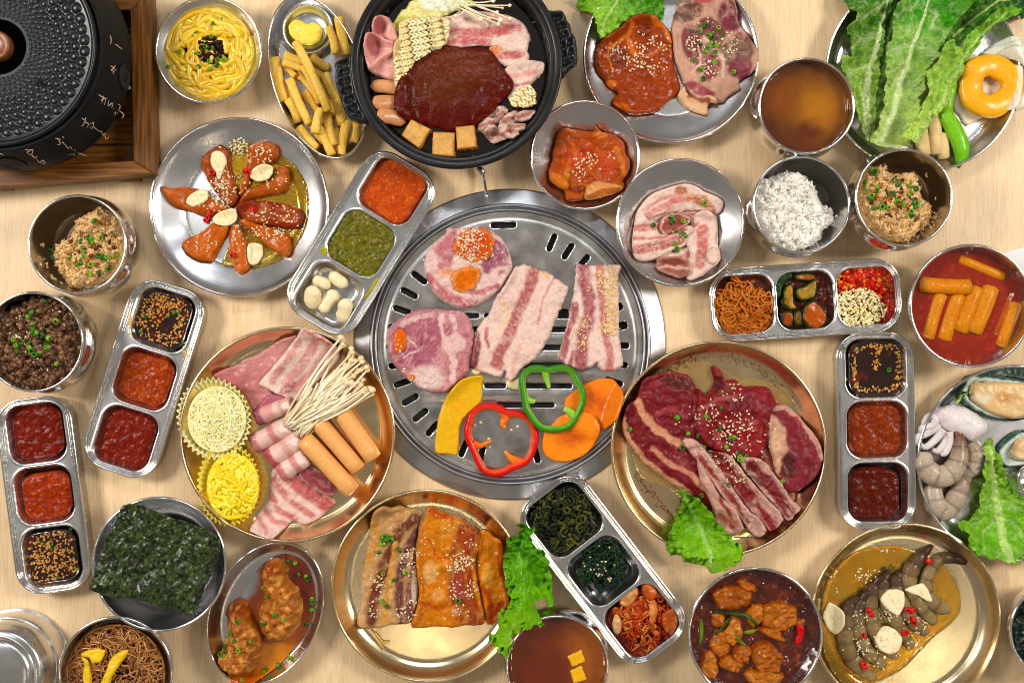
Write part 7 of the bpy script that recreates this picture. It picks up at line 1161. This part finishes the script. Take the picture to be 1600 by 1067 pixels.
# ---------- glass noodles
liquid('glass', .030, paint((84, 46, 16), mott=.3), 'brown sauce under the glass noodles', 'sauce', 'sauce')
strands('glass_noodles', noodle_paths(181, 1052, 76, 210, lambda d: .040-.006*d**2, turns=(.1, .45), wob=.6, off=.8, rmin=.1, pts=22), .0010, mixed([(156, 98, 42), (128, 76, 28), (172, 116, 58), (106, 60, 20)]), STRAND, 'shiny brown glass noodles in the steel bowl at the bottom edge', 'noodles', sides=6)
dome(181, 1052, 78, lambda d: .042-.006*d**2)
for i, p in enumerate([[(385, 590), (420, 570), (470, 562), (505, 575), (490, 620), (445, 635), (430, 610), (400, 605)], [(390, 600), (425, 615), (435, 660), (440, 740), (405, 740), (395, 690), (405, 640)], [(615, 572), (600, 610), (570, 650), (545, 690), (520, 740), (480, 740), (505, 680), (530, 620), (570, 580)]]):
    slab('egg_strip', Z('O', p), .003, paint((234, 194, 66), mott=.10, msc=5), WET, ['curled yellow egg strip at the upper left of the glass noodles', 'yellow egg strip hanging below the curled one', 'straight yellow egg strip on the right of the glass noodles'][i], 'egg strip', 'egg strips on the glass noodles', edge=4, amp=.0012, ns=7)
# ---------- corner cup
liquid('corner', .042, paint((12, 22, 18), mott=.5, speck=((60, 90, 70), .6, 4, .2)), 'dark seaweed in the cup cut off at the lower right', 'seaweed', 'seaweed', mat=OILY, amp=.003, ns=6)
# ---------- vegetables plate
VG = 'romaine leaves on the vegetable plate'
for i, (a, b, w, lb) in enumerate([((985, 690), (1010, 868), 76, 'left piece of sliced burdock stem under the romaine'), ((1062, 630), (1080, 860), 74, 'middle piece of sliced burdock stem'), ((1105, 740), (1120, 885), 62, 'right piece of sliced burdock stem next to the green chili')]):
    pa, pb = Z('D', [a, b]); stick('burdock_piece', pa, pb, w/3.557, .011, (196, 164, 108), MATTE, lb, 'vegetable', 'burdock stems on the vegetable plate', col2=(218, 192, 140), seed=i, z=.005, endc=(206, 178, 126), wob=.08)
slab('radish_slice', Z('D', [(1168, 585), (1200, 480), (1262, 292), (1340, 330), (1500, 380), (1600, 440), (1610, 560), (1560, 605), (1440, 630), (1340, 652), (1250, 702), (1215, 650)]), .004, paint((222, 210, 188), mott=.04, vein=((206, 180, 140), .3, 9, 80, 4)), SMOOTH, 'pale radish slab under the yellow pepper ring', 'radish', edge=2, amp=.0003, nsub=2)
OR_ = [(1330, 302), (1370, 262), (1430, 230), (1500, 216), (1560, 222), (1640, 250), (1700, 330), (1700, 460), (1640, 520), (1580, 440), (1520, 380), (1450, 330), (1390, 318)]
slab('onion_slice', Z('D', OR_), .008, paint((224, 222, 206), 'D', [('l', (196, 206, 186), [(1340, 300), (1420, 260), (1500, 245), (1580, 255), (1660, 310)], 7), ('l', (190, 200, 176), [(1400, 300), (1480, 280), (1560, 300), (1620, 360)], 6)], mott=.03), SMOOTH, 'white onion slice behind the yellow pepper ring', 'onion', edge=9, amp=.0005, d=1.5)
px, py = Z('D', [(1378, 478)])[0]; zt_ = .017; cx, cy = map(float, W(px, py, zt_)); nn_, ms = 72, 20; k = S*(HC-zt_)/HC; V = []
for i in range(nn_):
    t = i/nn_*2*PI; Ro = 51.5*(1+.035*math.cos(3*t+.6)+.02*math.cos(5*t)); Ri = 14*(1+.12*math.cos(3*t)); m = (Ro+Ri)/2; hr = (Ro-Ri)/2; tw = .0085*(1+.10*math.cos(3*t+.6))
    for j in range(ms):
        s_ = j/ms*2*PI; r = m+hr*math.cos(s_)*(1 if math.cos(s_) > 0 else 1); V.append((cx+r*k*math.cos(t), cy-r*k*math.sin(t)*.97, .009+tw*(1+math.sin(s_)*abs(math.sin(s_))**-.25 if abs(math.sin(s_)) > .01 else 1)*.9))
V = np.array(V); i, j = np.meshgrid(np.arange(nn_), np.arange(ms), indexing='ij'); F = np.stack([i*ms+j, i*ms+(j+1) % ms, ((i+1) % nn_)*ms+(j+1) % ms, ((i+1) % nn_)*ms+j], -1).reshape(-1, 4)
c = np.repeat(lin((226, 162, 22))[None], len(V), 0)*(1+.06*fbm(V[:, 0]*1000, V[:, 1]*1000, 9, 2, 3)[:, None])
tag(mkobj('yellow_pepper', V, F, SMOOTH, None, c), 'thick glossy yellow pepper ring on the radish slab', 'pepper')
tube_px('green_chili', 'D', [(1300, 230), (1262, 290), (1210, 350), (1180, 430), (1150, 520), (1138, 600), (1150, 650)], [16, 34, 50, 58, 66, 60, 50], [(96, 160, 30), (110, 174, 26), (128, 186, 30)], SMOOTH, 'slim green chili half hidden between the romaine and the pepper ring', 'chili', 'green chilies on the vegetable plate', z=.008, seg=14)
ch = tube_px('green_chili', 'D', [(1120, 570), (1130, 640), (1165, 700), (1200, 770), (1218, 840), (1212, 905)], [50, 80, 92, 96, 88, 50], [(120, 176, 26), (112, 176, 18), (104, 172, 16)], SMOOTH, 'plump glossy green chili pointing at the near rim', 'chili', 'green chilies on the vegetable plate', z=.009, seg=16)
s_ = tube_px('chili_stem', 'D', [(1212, 900), (1204, 920), (1200, 935)], [44, 26, 16], [(60, 130, 20)], SMOOTH, None, None, None, z=.010); loc = s_.location.copy(); s_.parent = ch; s_.location = loc-ch.location
DK = (34, 104, 16)
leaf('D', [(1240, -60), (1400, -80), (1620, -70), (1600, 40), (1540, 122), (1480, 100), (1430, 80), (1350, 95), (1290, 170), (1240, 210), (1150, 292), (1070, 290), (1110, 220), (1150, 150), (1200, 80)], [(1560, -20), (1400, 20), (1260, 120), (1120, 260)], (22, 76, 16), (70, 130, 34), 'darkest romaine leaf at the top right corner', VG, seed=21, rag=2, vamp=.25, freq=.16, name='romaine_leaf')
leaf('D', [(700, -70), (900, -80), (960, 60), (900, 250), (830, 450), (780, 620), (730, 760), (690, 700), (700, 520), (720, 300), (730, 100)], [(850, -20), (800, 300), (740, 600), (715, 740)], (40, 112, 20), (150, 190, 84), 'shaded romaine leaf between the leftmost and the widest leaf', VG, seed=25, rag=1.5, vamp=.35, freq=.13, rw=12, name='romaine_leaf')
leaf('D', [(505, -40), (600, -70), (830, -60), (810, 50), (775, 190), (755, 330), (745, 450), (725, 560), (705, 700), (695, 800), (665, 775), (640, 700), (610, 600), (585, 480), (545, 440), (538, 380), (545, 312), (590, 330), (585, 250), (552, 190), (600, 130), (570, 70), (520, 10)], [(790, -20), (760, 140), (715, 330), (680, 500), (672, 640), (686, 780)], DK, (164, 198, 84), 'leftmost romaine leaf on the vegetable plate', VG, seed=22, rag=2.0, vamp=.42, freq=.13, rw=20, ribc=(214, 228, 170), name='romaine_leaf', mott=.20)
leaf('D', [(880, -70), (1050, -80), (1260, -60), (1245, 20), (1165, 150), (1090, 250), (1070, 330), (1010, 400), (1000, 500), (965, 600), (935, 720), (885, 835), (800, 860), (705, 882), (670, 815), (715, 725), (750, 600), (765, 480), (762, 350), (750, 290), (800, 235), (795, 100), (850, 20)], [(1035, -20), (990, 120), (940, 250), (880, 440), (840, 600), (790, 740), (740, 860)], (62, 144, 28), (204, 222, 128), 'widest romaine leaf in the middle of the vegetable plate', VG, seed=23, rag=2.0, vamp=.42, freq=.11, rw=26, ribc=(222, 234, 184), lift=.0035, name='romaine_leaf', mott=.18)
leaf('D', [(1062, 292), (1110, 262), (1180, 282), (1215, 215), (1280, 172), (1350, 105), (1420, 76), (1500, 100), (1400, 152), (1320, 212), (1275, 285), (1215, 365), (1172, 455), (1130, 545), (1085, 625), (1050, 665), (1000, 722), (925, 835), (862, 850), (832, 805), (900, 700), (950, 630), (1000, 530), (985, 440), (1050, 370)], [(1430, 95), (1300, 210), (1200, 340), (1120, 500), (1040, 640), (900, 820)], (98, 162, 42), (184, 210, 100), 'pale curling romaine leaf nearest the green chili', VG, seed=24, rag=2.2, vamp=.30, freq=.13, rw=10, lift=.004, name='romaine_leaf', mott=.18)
